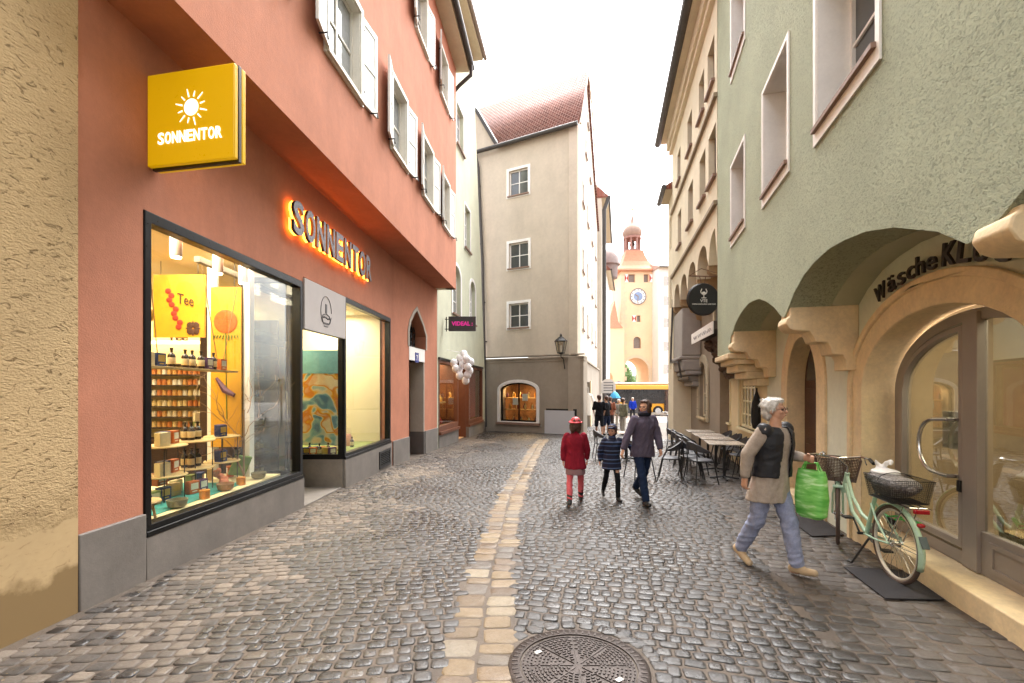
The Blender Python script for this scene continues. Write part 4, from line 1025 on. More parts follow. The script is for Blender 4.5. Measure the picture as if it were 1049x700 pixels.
# arched sign: Waesche KLUG
SIGNM = mat('sign_letters_dark', '#332d28', .5, var=.05)
wl = empty('arched_lettering', tuple(FR.P(4, 2.7, .05)), 0, 'dark raised letters Wäsche KLUG curving over the limestone door arch', 'lettering', world=True)
tx = 'Wäsche'; ys_ = [4.66, 4.46, 4.30, 4.155, 4.02, 3.87]; ws_ = [.20, .13, .12, .12, .12, .13]
bl_ = lambda y: 2.665-.20*(y-3.95)**2
for ch, y, wd in list(zip(tx, ys_, ws_))+list(zip('KLUG', [3.66, 3.495, 3.325, 3.14], [.16, .14, .155, .165])):
    s = MB(); sl = .40*(y-3.95); r_ = V((-FR.d[0], -FR.d[1], sl)).normalized(); up = r_.cross(V((FR.n[0], FR.n[1], 0))); up = up if up.z > 0 else -up
    big = ch in 'KLUG'
    cap = .19 if big else .175
    put_text(s, ch, FR.P(y, bl_(y), .055), r_, up, cap, wd, .011, .02 if big else .008); s.build('letter', SIGNM, wl)
# inside the laundry shop
s = MB()
def rbox(a, b, z0, z1, o0, o1): FR.box(s, a, b, z0, z1, o0, o1)
rbox(1.3, 6.3, -.3, 3.0, -3.3, -3.2); rbox(1.3, 1.35, -.3, 3.0, -3.2, -.33); rbox(6.25, 6.3, -.3, 3, -3.2, -.33); rbox(1.3, 6.3, 2.95, 3.0, -3.2, -.33)
s.build('shop_interior', mat('room_beige', '#8a775c', .8, var=.12), gn)
s = MB(); rbox(1.3, 6.3, -.3, .05, -3.2, -.33); s.build('shop_floor', mat('floor_tile', '#7b6a55', .4, var=.15), gn)
# display pieces behind the glass
m = MB(); FR.box(m, 2.98, 3.22, .5, 1.05, -.75, -.45); FR.box(m, 2.95, 3.25, 1.05, 1.08, -.78, -.42); o = m.build('wooden_crate', WOOD, None, bevel=.01); tag(o, 'pale wooden crate behind the right leaf of the arched glass door', 'crate')
m = MB()
for i in range(160):
    a = random.uniform(0, 6.28); rr_ = random.uniform(0, .3); c = FR.P(3.42+rr_*math.cos(a), .5+random.uniform(0, .10), -.62+rr_*.5*math.sin(a)); d_ = V((random.uniform(-.04, .04), random.uniform(-.04, .04), random.uniform(.0, .06)))
    e_ = d_.orthogonal().normalized()*.012; m.add([c-e_, c+e_, c+d_*1.0], [(0, 1, 2)])
o = m.build('green_plant', mat('leaf_dark', '#46542c', .6, var=.3, vs=20), None, smooth=False); tag(o, 'low green plant behind the glass at the foot of the right door leaf', 'plant')
m = MB(); FR.box(m, 3.0, 3.8, .1, .5, -1.0, -.36); o = m.build('display_plinth', mat('plinth_wood', '#8f7850', .6), None); tag(o, 'low display plinth behind the right leaf of the arched glass door', 'plinth')
m = MB(); FR.box(m, 3.73, 3.80, .5, .62, KD-.075, KD-.07); o = m.build('small_card', mat('card_orange', '#d2a36a', .6), None); tag(o, 'small pale card at the lower corner of the right door leaf', 'card')
m = MB(); FR.box(m, 4.55, 4.80, 1.05, 1.42, -.55, -.54); o = m.build('paper_poster', WHITEB, None); tag(o, 'white paper notice hanging behind the left leaf of the arched glass door', 'notice')
for i in range(5):
    m = MB(); cc = FR.P(2.2+i*.8, 0, -2.6); hgt = 1.3+.3*math.sin(i*2)
    ring_loft(m, [(cc+V((0, 0, z)), rx, .09, .2) for z, rx in ((.4, .2), (.9, .17), (hgt, .2), (hgt+.1, .08))], 12)
    o = m.build('hanging_garment', mat('garment%d' % i, ['#b9a79a', '#6e5a54', '#cbbfae', '#8a4b43', '#4b4a52'][i], .8), None); tag(o, ['beige', 'brown', 'cream', 'brick red', 'slate'][i]+' garment hanging on the back wall of the shop behind the arched door', 'garment', 'garments at the back of the shop')

# ------------------------------------------------------------------ cream house beyond
FC = Fac((2.45, 0), (.209, 1), -1); FCL = Fac((3.15, 0), (.209, 1), -1)
cr = empty('cream_house', (5, 13, -.2), 0, 'cream rendered house with dark string courses and small corbelled arches', 'house', world=True)
ft = [(10.15, 4.55)]
for c in (10.35, 11.75, 13.2, 14.6, 16.0):
    for i in range(9): a = math.pi*(1-i/8); ft.append((c+.58*math.cos(a), 4.85+.45*math.sin(a)))
    ft.append((c+.66, 4.62)); 
ft = sorted([p for p in ft if p[0] >= 10.15], key=lambda p: p[0])+[(17.1, 4.7)]
cw = []
for y in (10.05+.2, 12.05-.78, 12.96, 15.0): pass
cwl = [(10.25, .75), (11.35, .72), (13.0, .78), (15.05, .72)]
for y, wd in cwl: cw += [(y, y+wd, 6.48, 7.65), (y+.15, y+wd+.1, 8.72, 9.75)]
w = MB(); FC.prism(w, ft+[(17.1, 11.0), (10.15, 11.0)], -.35, 0, [rect(*q) for q in cw]); w.build('upper_wall', CREAM, cr)
w = MB(); FC.box(w, 17.05, 17.1, 4.7, 11, -3, -.35); w.build('end_wall', CREAM, cr)
for q in cw: make_window(FC, cr, *q, .2, BROWN, PANE, (1, 1), SILL, .04, .08)
w = MB()
for z in (5.75, 8.15): FC.box(w, 10.12, 17.12, z, z+.10, -.1, .08)
w.build('string_course', mat('trim_taupe', '#9a8a74', .8), cr, bevel=.01)
w = MB(); FC.box(w, 10.12, 17.3, 10.95, 11.05, -.3, .45); w.build('eaves', CREAM, cr)
w = MB(); FC.box(w, 10.12, 17.2, 10.45, 10.6, -.1, .12); FC.box(w, 10.12, 17.2, 10.6, 10.95, -.1, .2); w.build('cornice', CREAM, cr, bevel=.02)
w = MB(); w.tube([FC.P(10.1, 11.0, .5), FC.P(17.35, 11.0, .5)], .12, 10); w.build('gutter', ZINC, cr)
w = MB(); w.quad(FC.P(10.1, 11.1, .5), FC.P(17.3, 11.1, .5), FC.P(17.3, 14.5, -4), FC.P(10.1, 14.5, -4)); w.build('roof', tiles('tiles_cream', '#8a4a3a', '#74402f', 3), cr)
w = MB()
for c in (11.05, 12.48, 13.9, 15.3, 16.75):
    pr = [(0, 3.9), (.15, 3.95), (.2, 4.15), (.35, 4.2), (.42, 4.4), (.58, 4.42), (.66, 4.5), (.66, 4.66), (0, 4.7)]
    u = V((FCL.d[0], FCL.d[1], 0)).normalized(); nn_ = V((FCL.n[0], FCL.n[1], 0)); bs_ = FCL.P(c, 0, 0); mm = len(pr)
    a = [bs_-u*.12+nn_*o+V((0, 0, z)) for o, z in pr]; b = [bs_+u*.12+nn_*o+V((0, 0, z)) for o, z in pr]
    s = MB(); tr = tessellate_polygon([[V((p[0], p[1], 0)) for p in pr]])
    s.add(a+b, [tuple(x) for x in tr]+[tuple(i+mm for i in reversed(x)) for x in tr]+[(i, (i+1) % mm, (i+1) % mm+mm, i+mm) for i in range(mm)]); s.build('corbel', mat('corbel_tan', '#a58a66', .85, var=.15, bump=.3), cr, angle=50)
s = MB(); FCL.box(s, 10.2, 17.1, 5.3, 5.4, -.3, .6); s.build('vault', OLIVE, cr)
stw = arch(14.85, .55, .72, 1.95, .55, 12)
w = MB(); FCL.prism(w, rect(12.75, 17.1, -.7, 5.3), -.3, 0, [stw]); w.build('wall', TAUPE, cr)
w = MB(); FCL.box(w, 10.2, 12.75, 2.1, 5.3, -.3, .0); w.build('wall_panel', TAUPE, cr)
w = MB(); FCL.box(w, 12.72, 12.76, -.7, 5.3, -.8, .0); w.build('return_wall', TAUPE, cr)
for y in (11.3, 12.6):
    w = MB(); FCL.box(w, y, y+.6, 3.35, 4.6, .0, .012); w.build('upper_pane', PANE, cr); w = MB(); FCL.prism(w, rect(y-.12, y+.72, 3.25, 4.7), .0, .05, [rect(y, y+.6, 3.35, 4.6)]); w.build('window_surround', CREAM, cr)
make_window(FCL, cr, 14.3, 15.4, .72, 2.5, .15, CREAM, PANE, (1, 1), LIME, .05, .12, outline=stw)
s = MB()
ou = arch(14.85, .85, .6, 1.95, .8, 12); FCL.prism(s, ou, .002, .06, [stw])
s.build('stone_surround', mat('ashlar_pale', '#b9ad95', .85, var=.12), cr, bevel=.01)
s = MB()
for z in (.95, 1.35, 1.75): FCL.box(s, 13.99, 14.31, z, z+.012, .06, .063); FCL.box(s, 15.39, 15.71, z, z+.012, .06, .063)
s.build('stone_joint', BLACK, cr)
# oriel at the far end
s = MB()
for z0_, z1_, o in ((2.75, 4.35, .62), (2.62, 2.75, .70), (2.25, 2.62, .60), (2.1, 2.25, .52), (1.9, 2.1, .40), (1.72, 1.9, .26)): FCL.box(s, 15.2 if z0_ > 2 else 15.4, 17.1, z0_, z1_, 0, o)
s.build('oriel', mat('oriel_grey', '#a39c96', .85, var=.1), cr, bevel=.04)
s = MB(); s.tube([FCL.P(17.0, 5, .66), FCL.P(17.0, 2.6, .74), FCL.P(15.1, 2.55, .74), FCL.P(15.1, 2.0, .66)], .035, 6); s.build('oriel_pipe', ZINC, cr)
s = MB()
for i in range(14): s.ball(FCL.P(15.4+(i % 7)*.25, 1.98+.16*(i//7), .42), (.09, .09, .07), 8, 6)
s.build('oriel_carving', STONEG, cr)
# awning with a white valance
aw = empty('awning', tuple(FC.P(11, 3, .2)), 0, 'folded awning with white script valance beside the round black sign', 'awning', world=True)
s = MB(); FC.box(s, 10.2, 12.75, 2.88, 3.16, .06, .085); s.build('valance', WHITEB, aw)
s = MB(); rnd = random.Random(3)
for k in range(4):
    y = 12.4-k*.55; pts = [FC.P(y-.045*i+.02*math.sin(i*1.9), 3.0+.045*math.sin(i*1.5+k), .088) for i in range(11)]; s.tube(pts, .006, 4)
s.build('script', mat('script_grey', '#75707a', .6, var=0), aw)
s = MB(); s.hexa([FC.P(10.2, 2.95, -.6), FC.P(12.75, 2.95, -.6), FC.P(12.75, 2.98, .06), FC.P(10.2, 2.98, .06), FC.P(10.2, 3.14, -.6), FC.P(12.75, 3.14, -.6), FC.P(12.75, 3.17, .06), FC.P(10.2, 3.17, .06)]); s.build('cassette', mat('awning_dark', '#4f443b', .8, var=.2), aw)
# carved relief bracket under it
s = MB()
for i in range(60):
    y = rnd.uniform(10.6, 12.1); z = rnd.uniform(1.95, 2.85); o = (z-1.9)*.55
    s.ball(FC.P(y, z, o-.68), (rnd.uniform(.05, .12), rnd.uniform(.05, .12), rnd.uniform(.04, .1)), 8, 6)
s.hexa([FC.P(10.5, 1.9, -.75), FC.P(12.2, 1.9, -.75), FC.P(12.2, 1.9, -.68), FC.P(10.5, 1.9, -.68), FC.P(10.5, 2.9, -.75), FC.P(12.2, 2.9, -.75), FC.P(12.2, 2.9, -.15), FC.P(10.5, 2.9, -.15)])
s.build('carved_bracket', mat('carved_dark', '#5d4a3c', .85, var=.3, vs=9, bump=.6, bs=18), cr)
# round black sign on an iron arm
rs = empty('round_sign', (4.53, 10.8, 3.4), 0, 'round black sign with white wine glass hanging from an iron arm', 'sign', world=True)
c = V((4.53, 10.8, 3.76)); Mx = Matrix.Rotation(R(90), 3, 'X')
s = MB(); s.lathe([(.0, -.05), (.36, -.05), (.375, -.03), (.375, .03), (.36, .05), (.0, .05)], c, 40, Mx); s.build('disc', mat('sign_black', '#1c1b1d', .5, var=.1), rs)
s = MB(); s.tube([c+V((.37*math.cos(a), 0, .37*math.sin(a))) for a in [i*math.pi/20 for i in range(40)]], .02, 8, closed=True); s.build('rim', BLACK, rs)
s = MB(); X0 = c+V((0, -.055, 0))
cup = [X0+V((.075*math.cos(a)*(1 if math.sin(a) < 0 else .8), 0, .19+.085*math.sin(a))) for a in [math.pi*.80+i*math.pi*1.4/12 for i in range(13)]]
s.tube(cup, .010, 6); s.tube([X0+V((0, 0, .105)), X0+V((0, 0, .03))], .009, 6); s.tube([X0+V((-.055, 0, .025)), X0+V((.055, 0, .025))], .009, 6); s.ball(X0+V((0, 0, .145)), (.045, .004, .03), 10, 6)
put_text(s, 'VTE', X0+V((0, 0, -.075)), (1, 0, 0), (0, 0, 1), .07, .17, .002, .01); put_text(s, 'WEINHANDLUNG UND BAR', X0+V((0, 0, -.135)), (1, 0, 0), (0, 0, 1), .032, .56, .002, .004)
s.build('emblem', mat('sign_letters_white', '#e8e4de', .5, var=0), rs)
s = MB(); s.tube([V((4.2, 10.8, 4.32)), V((4.62, 10.85, 4.32)), FC.P(11.0, 4.32, -.5)], .015, 6); s.tube([V((4.45, 10.8, 4.32)), V((4.5, 10.8, 4.1))], .01, 5); s.tube([V((4.6, 10.8, 4.32)), V((4.56, 10.8, 4.1))], .01, 5)
s.tube([V((4.2, 10.8, 4.32)), V((4.5, 10.83, 4.5)), FC.P(11.0, 4.32, -.5)], .01, 5); s.build('iron_arm', mat('iron_rust', '#7b5b44', .6), rs)
# ------------------------------------------------------------------ further houses, tower, bus
def blk(name, label, p0, d, t0, t1, z1, side, m, wins=(), depth=6., roof=None, eave=.4, shut=None, zb=-1.1, gm=PANEL, base=None, ridge=3.5):
    F = Fac(p0, d, side); mid = F.P((t0+t1)/2, 0, 0)
    o = empty(name, (mid.x, mid.y, -.9), 0, label, 'house', world=True)
    w = MB(); F.prism(w, rect(t0, t1, zb, z1), -.3, 0, [rect(*q) for q in wins]); w.build('wall', m, o)
    w = MB(); F.box(w, t0, t0+.02/F.d.length, zb, z1, -depth, -.3); F.box(w, t1-.02/F.d.length, t1, zb, z1, -depth, -.3); w.build('side_wall', m, o)
    for q in wins:
        f = make_window(F, o, *q, .15, WHITEB, gm, (1, 1), None, .06, .05)
        if shut:
            for a, b in ((q[0]-.5/F.d.length, q[0]-.04/F.d.length), (q[1]+.04/F.d.length, q[1]+.5/F.d.length)):
                s = MB(); F.box(s, a, b, q[2], q[3], .01, .05); wpart('shutter', s, shut, f, o, smooth=False)
    if roof:
        w = MB(); F.P
        q = [F.P(t0-.1, z1, eave), F.P(t1+.1, z1, eave), F.P(t1+.1, z1+ridge, -depth/2), F.P(t0-.1, z1+ridge, -depth/2), F.P(t1+.1, z1, -depth-eave), F.P(t0-.1, z1, -depth-eave)]
        w.add(q, [(0, 1, 2, 3), (3, 2, 4, 5), (0, 3, 5), (1, 4, 2)]); r = w.build('roof', roof, o, smooth=False); r.modifiers.new('t', 'SOLIDIFY').thickness = .15
        w = MB(); w.tube([F.P(t0-.1, z1-.05, eave+.05), F.P(t1+.1, z1-.05, eave+.05)], .10, 8); w.build('gutter', ZINC, o)
        w = MB(); F.box(w, t0, t1, z1-.12, z1, -.2, eave); w.build('eaves', CREAMP, o)
    return o, F
TR = tiles('tiles_far', '#a8604e', '#8a4d40', 2.)
PALE = mat('render_far_pale', '#c9bfb0', .9, var=.06, vs=.8)
PEACH = mat('render_peach', '#efcfaa', .9, var=.06, vs=.5, grime=.08)  # orange render, with the pallor of haze put into the colour
WHT = mat('render_far_white', '#e8e2da', .9, var=.05, vs=.8)
def grid(ts, wd, zs, h): return [(t, t+wd, z, z+h) for t in ts for z in zs]
o, FB2 = blk('narrow_street_house', 'pale street house with dark gutter directly behind the grey gabled house', (-1.39, 0), (.235, 1), 36.45, 48, 17.0, 1, PALE, grid((38, 41, 44.4), 1.1, (2.5, 5.6, 8.7, 11.8, 14.4), 1.5), roof=TR, eave=.55)
w = MB(); w.tube([FB2.P(36.5, 17, .6), FB2.P(36.6, 16, .2), FB2.P(36.6, -.6, .2)], .16, 8); w.build('downpipe', ZINC, o)
o, FB3 = blk('white_street_house', 'white house with tall windows between the grey row and the tower', (-2.58, 0), (.26, 1), 48.1, 58, 14.2, 1, WHT, grid((49.4, 51.8, 54.3, 56.6), .9, (2.4, 6.2, 10.6), 1.9), roof=TR, eave=.5)
s = MB(); c = FB3.P(52, 0, .1); s.lathe([(1.0, 14.2), (1.05, 15.6), (1.3, 15.7), (1.1, 16.6), (.5, 17.3), (.0, 17.6)], c, 12); s.build('turret', mat('turret_grey', '#8d7d78', .8), o)
o, F_ = blk('shadow_gutter_house', 'cream street house with dark gutter just beyond the corbelled cream house', (2.50, 0), (.209, 1), 17.2, 18.6, 9.3, -1, CREAM, grid((17.6,), .6, (2.4, 4.8, 7.1), 1.3), roof=TR, eave=.3, ridge=2)
o, F_ = blk('white_corner_house', 'white house with pale red shutters at the right of the clock tower', (0, 58), (1, .1), 19.3, 32, 17.6, 1, WHT,
    grid((20.5, 22.2, 24.6, 27, 29.4), .7, (3.6, 6.6, 9.7, 12.6, 15.2), 1.2), roof=mat('roof_far_pale', '#b59a8c', .8), eave=.5, ridge=1.2, shut=mat('shutter_pinkish', '#d9bdb4', .7))
s = MB()
for x in (20.1, 21.5, 22.9, 24.3): F_.box(s, x, x+.9, -.6, 1.7, .01, .03)
s.build('shop_opening', PANE, o)
# adjoining orange house with a steep red roof
o = empty('orange_annex', (13.6, 60, -.9), 0, 'low orange wing with steep red roof leaning against the left side of the tower', 'house', world=True)
FX = Fac((0, 60), (1, 0), 1)
s = MB(); FX.prism(s, [(11.6, -1), (14.8, -1), (14.8, 9.8), (12.6, 9.8), (12.6, 7.5), (11.6, 7.5)], -3, 0, [arch(12.6, .7, -.95, 3.0, .8, 10)]); s.build('wall', PEACH, o)
s = MB(); FX.prism(s, [(12.5, 9.6), (14.6, 9.6), (14.0, 10.4), (13.5, 13.2)], -3, .15); s.build('roof', mat('tiles_steep_red', '#c39076', .8, var=.15, vs=6), o)
# the clock tower
tw = empty('clock_tower', (17.15, 65, -.9), 0, 'orange clock tower with gateway and onion lantern closing the street', 'tower', world=True)
FT = Fac((0, 62), (1, 0), 1); x0, x1 = 14.83, 19.5
gate = arch(16.85, 1.75, -1.05, 3.9, 1.9, 16); aw_ = arch(17.05, .5, 7.1, 8.2, .5, 10)
tws = [rect(15.9, 16.75, 16.1, 17.2), rect(17.95, 18.6, 16.1, 17.2), rect(17.0, 17.5, 10.7, 11.6)]
s = MB(); FT.prism(s, rect(x0, x1, -1.1, 17.75), -6, 0, [gate]+tws+[aw_]); s.build('wall', PEACH, tw)
for q in tws+[aw_]:
    s = MB(); FT.prism(s, q, -.4, -.35); s.build('window', mat('pane_tower', '#857468', .3, var=.1), tw, smooth=False)
for a, b in ((15.35, 15.85), (18.7, 19.3), (16.35, 16.9)):
    z0_, z1_ = (16.1, 17.2) if a != 16.35 else (10.7, 11.6)
    s = MB(); FT.box(s, a, b, z0_, z1_, .01, .06); o = s.build('shutter', WHITEB, tw, smooth=False)
    s = MB(); FT.prism(s, [(a, z0_), ((a+b)/2, (z0_+z1_)/2), (a, z1_)], .06, .07); FT.prism(s, [(b, z0_), (b, z1_), ((a+b)/2, (z0_+z1_)/2)], .06, .07); wpart('shutter_paint', s, mat('paint_red', '#b5443a', .6, var=.05), o, tw, smooth=False)
s = MB()
for i in range(30): FT.box(s, x0-.01, x0+(.55 if i % 2 else .8), -.9+i*.6, -.9+i*.6+.56, -.5, .04)
for i in range(30): FT.box(s, x1-(.3 if i % 2 else .5), x1+.01, -.9+i*.6, -.9+i*.6+.56, -.5, .03)
s.build('quoins', mat('quoin_pale', '#e0c8aa', .9, var=.06), tw, smooth=False)
s = MB(); FT.prism(s, arch(16.85, 2.15, -1.05, 3.9, 2.3, 16), .01, .08, [arch(16.85, 1.76, -1.04, 3.9, 1.91, 16)]); s.build('gate_arch', mat('quoin_pale', ''), tw)
cc = FT.P(17.15, 14.15, .08); s = MB(); s.lathe([(0, -.04), (1.08, -.04), (1.08, .04), (0, .04)], cc, 40, Mx); ck = s.build('clock_face', WHITEB, tw)
s = MB(); s.tube([cc+V((1.06*math.cos(a), -.05, 1.06*math.sin(a))) for a in [i*math.pi/20 for i in range(40)]], .045, 6, closed=True)
for i in range(12):
    a = i*math.pi/6; s.tube([cc+V((.78*math.cos(a), -.06, .78*math.sin(a))), cc+V((.95*math.cos(a), -.06, .95*math.sin(a)))], .045, 5)
s.build('clock_numeral', mat('clock_dark', '#4c4a52', .5, var=0), tw)
s = MB(); s.lathe([(0, -.03), (.6, -.03), (.6, .03), (0, .03)], cc+V((0, -.05, 0)), 24, Mx); s.build('clock_centre', mat('clock_blue', '#8ea1c4', .5, var=.15, vs=4), tw)
s = MB(); s.tube([cc+V((0, -.1, 0)), cc+V((-.42, -.1, .25))], .05, 5); s.tube([cc+V((0, -.12, 0)), cc+V((-.1, -.12, -.8))], .035, 5); s.build('clock_hand', mat('gold', '#a8802c', .4, metal=.5, var=0), tw)
# bell-shaped roof, square in plan
s = MB(); cx, cy = (x0+x1)/2, 65.; rings = [(2.95, 3.6, 17.6), (2.85, 3.5, 17.85), (2.2, 2.6, 18.5), (1.75, 1.9, 19.3), (1.4, 1.5, 20.2), (1.2, 1.25, 21.0)]
vs = []; fs = []
for a, b, z in rings: vs += [(cx-a, cy-b, z), (cx+a, cy-b, z), (cx+a, cy+b, z), (cx-a, cy+b, z)]
for i in range(len(rings)-1):
    for k in range(4): l = (k+1) % 4; fs.append((4*i+k, 4*i+l, 4*i+4+l, 4*i+4+k))
fs += [(3, 2, 1, 0), tuple(range(4*len(rings)-4, 4*len(rings)))]; s.add(vs, fs); s.build('roof', mat('tiles_tower', '#c08466', .8, var=.12, vs=3, bump=.3, bs=20), tw, smooth=False)
s = MB(); 
for k in range(8):
    a = math.pi/8+k*math.pi/4; p = V((cx+1.05*math.cos(a), cy+1.05*math.sin(a), 0)); s.tube([p+V((0, 0, 21.0)), p+V((0, 0, 23.0))], .15, 6)
s.lathe([(1.25, 20.95), (1.25, 21.25), (1.0, 21.25)], (cx, cy, 0), 8); s.lathe([(1.3, 22.9), (1.3, 23.2), (1.0, 23.2)], (cx, cy, 0), 8); s.build('lantern', mat('lantern_rose', '#9f7468', .8), tw)
s = MB(); s.lathe([(.12, 22.8), (.2, 22.7), (.35, 22.3), (.45, 22.05), (.0, 22.05)], (cx, cy, 0), 12); s.build('bell', mat('bell_bronze', '#4c4038', .5, metal=.5), tw)
s = MB(); s.lathe([(1.1, 23.2), (1.33, 23.5), (1.38, 23.9), (1.25, 24.3), (.95, 24.7), (.5, 25.05), (.27, 25.4), (.13, 26.1), (.07, 27.2), (.04, 28.0), (.0, 28.1)], (cx, cy, 0), 16); s.build('onion_dome', mat('dome_rose', '#a08474', .7, var=.12), tw)
s = MB(); s.ball((cx, cy, 27.2), .15, 10, 8); s.tube([(cx-.35, cy, 27.7), (cx+.35, cy, 27.7)], .05, 5); s.tube([(cx, cy, 27.2), (cx, cy, 28.6)], .04, 5); s.build('weather_vane', mat('gold', ''), tw)

# things beyond the gate: trees
def tree(name, x, y, h, r, label, col):
    root = empty(name, (x, y, -1), 0, label, 'tree', 'trees seen through the tower gate', world=True); rn = random.Random(int(x*7+y))
    s = MB(); s.tube([(x, y, -1), (x+.1, y, h*.4), (x, y+.1, h*.7)], [.25, .2, .1], 8)
    for i in range(5): a = i*1.3; s.tube([(x, y, h*.35), (x+math.cos(a)*r*.5, y+math.sin(a)*r*.5, h*.65)], [.1, .04], 5)
    s.build('trunk', mat('bark', '#5a4838', .9), root)
    s = MB()
    for i in range(2600):
        c = V((rn.gauss(0, 1), rn.gauss(0, 1), rn.gauss(0, 1))); c = c.normalized()*(rn.random()**.4); k = .8+.3*math.sin(c.x*5+c.z*4)
        p = V((x+c.x*r*k, y+c.y*r*k, h*.62+c.z*h*.42*k)); a = V((rn.uniform(-1, 1), rn.uniform(-1, 1), rn.uniform(-1, 1))).normalized()*.16; b = a.orthogonal().normalized()*.09
        s.add([p-a, p+b, p+a, p-b], [(0, 1, 2, 3)])
    s.build('crown', mat(col, {'leaf_a': '#5d7a3a', 'leaf_b': '#6c8844'}[col], .7, var=.4, vs=2), root, smooth=False, recalc=False)
tree('tree', 20.6, 82, 5.2, 2.2, 'round green tree seen low through the tower gateway', 'leaf_a')
tree('tree', 22.6, 92, 7.5, 2.6, 'taller paler tree behind the round one in the tower gateway', 'leaf_b')
tree('tree', 28.0, 98, 6.0, 3.0, 'broad tree at the right inside the tower gateway', 'leaf_a')

# the yellow bus crossing the end of the street
bs = empty('city_bus', (14, 44.6, G(44)), 0, 'yellow and dark glazed city bus crossing the far end of the street', 'bus')
def bp(name, mb, m, par=None, **kw): o = mb.build(name, m, par or bs, **kw); return o
BY = mat('bus_yellow', '#d99a08', .35, var=.05, coat=.3); BG = mat('bus_glass', '#2c2b2c', .08, var=.4, vs=.8, spec=.8)
L0, L1 = -5.2, 2.75
def sec(x, k=1.): return [(x, -1.25*k, .35), (x, 1.25*k, .35), (x, 1.27*k, 1.2), (x, 1.25*k, 2.5), (x, 1.1*k, 2.92), (x, .8*k, 3.02), (x, -.8*k, 3.02), (x, -1.1*k, 2.92), (x, -1.25*k, 2.5), (x, -1.27*k, 1.2)]
s = MB(); xs = [L0, L0+.15, L0+.3, L1-.5, L1-.2, L1]; ks = [.9, .97, 1, 1, .97, .88]
for i, (x, k) in enumerate(zip(xs, ks)): s.v += [tuple(p) for p in sec(x, k)]
for i in range(5):
    for k in range(10): l = (k+1) % 10; s.f.append((i*10+k, i*10+l, (i+1)*10+l, (i+1)*10+k))
s.f += [tuple(range(9, -1, -1)), tuple(range(50, 60))]; bp('body', s, BY, bevel=.03)
s = MB(); s.box((-1.2, -1.29, 1.85), (7.7, .04, 1.35)); s.box((-1.2, 1.29, 1.85), (7.7, .04, 1.35)); ws = bp('side_glazing', s, BG)
s = MB()
for x in (-4.9, -3.2, -1.6, .1, 1.6): s.box((x, -1.312, 1.85), (.07, .01, 1.3))
bp('glazing_bar', s, BLACK, ws)
for x in (-2.4, 1.1):
    s = MB(); s.box((x, -1.31, 1.3), (1.2, .04, 2.1)); d = bp('door', s, BG); s = MB(); s.box((x, -1.335, 1.3), (.06, .01, 2.1)); s.box((x-.6, -1.335, 1.3), (.05, .01, 2.1)); s.box((x+.6, -1.335, 1.3), (.05, .01, 2.1)); bp('door_edge', s, BLACK, d)
s = MB(); s.box((-1.2, 0, 3.1), (6.8, 2.0, .18)); bp('roof_pod', s, mat('bus_white', '#e2dcd2', .4), bevel=.05)
s = MB(); s.box((L1-.02, 0, 1.95), (.1, 2.0, 1.5)); bp('windscreen', s, BG)
for x in (-3.9, -.2+.1, 2.05):
    s = MB(); s.lathe([(.48, -.15), (.5, -.1), (.5, .1), (.48, .15)], (x, -1.12, .48), 20, Mx); wv = bp('wheel', s, mat('tyre', '#161616', .8)); s = MB(); s.lathe([(.25, -.17), (.28, .17)], (x, -1.14, .48), 14, Mx); bp('rim', s, mat('steel', ''), wv)
s = MB(); s.box((-1.2, -1.24, .22), (7.7, .1, .22)); bp('skirt', s, mat('skirt_pale', '#b9b0a2', .6))
# peach gable house end at the right of the bus, iron post lamp, signs
pk = empty('peach_gable', (16.2, 42.5, G(42)), 0, 'peach rounded gable end with narrow red framed windows right of the bus', 'house', world=True)
FP = Fac((0, 42.4), (1, -.1), 1)
s = MB(); FP.prism(s, [(15.3, -1), (16.6, -1), (16.6, 1.3), (16.45, 1.75), (16.1, 2.1), (15.3, 2.3)], -.4, 0, [rect(15.5, 15.8, -.7, 1.5), rect(16.1, 16.4, -.7, 1.4)]); s.build('wall', mat('peach_gable', '#e8b49a', .8), pk)
s = MB(); FP.box(s, 15.52, 15.78, -.68, 1.5, -.3, -.25); FP.box(s, 16.12, 16.38, -.68, 1.4, -.3, -.25); s.build('window', PANEL, pk)
s = MB(); FP.prism(s, rect(15.46, 15.84, -.74, 1.54), .0, .03, [rect(15.54, 15.76, -.66, 1.46)]); FP.prism(s, rect(16.06, 16.44, -.74, 1.44), .0, .03, [rect(16.14, 16.36, -.66, 1.36)]); s.build('window_frame', mat('frame_maroon', '#6d2f2c', .6), pk)
# iron sign post and lamp at the end of the right side
p = empty('post_lamp', (8.9, 25, G(25)), 0, 'slim grey post with curled iron lamp at the far right of the street', 'street lamp', world=True)
s = MB(); q = V((8.9, 25, 0)); s.tube([q+V((0, 0, G(25))), q+V((0, 0, 1.9))], .035, 6); s.build('post', mat('post_grey', '#8a817d', .6), p)
s = MB(); s.tube([q+V((0, 0, 1.9))+V((.18*math.cos(a), 0, .18*math.sin(a)+.1)) for a in [i*.5 for i in range(11)]], .022, 5); s.ball(q+V((.12, 0, 2.1)), .09, 8, 6); s.build('lamp_head', BLACK, p)
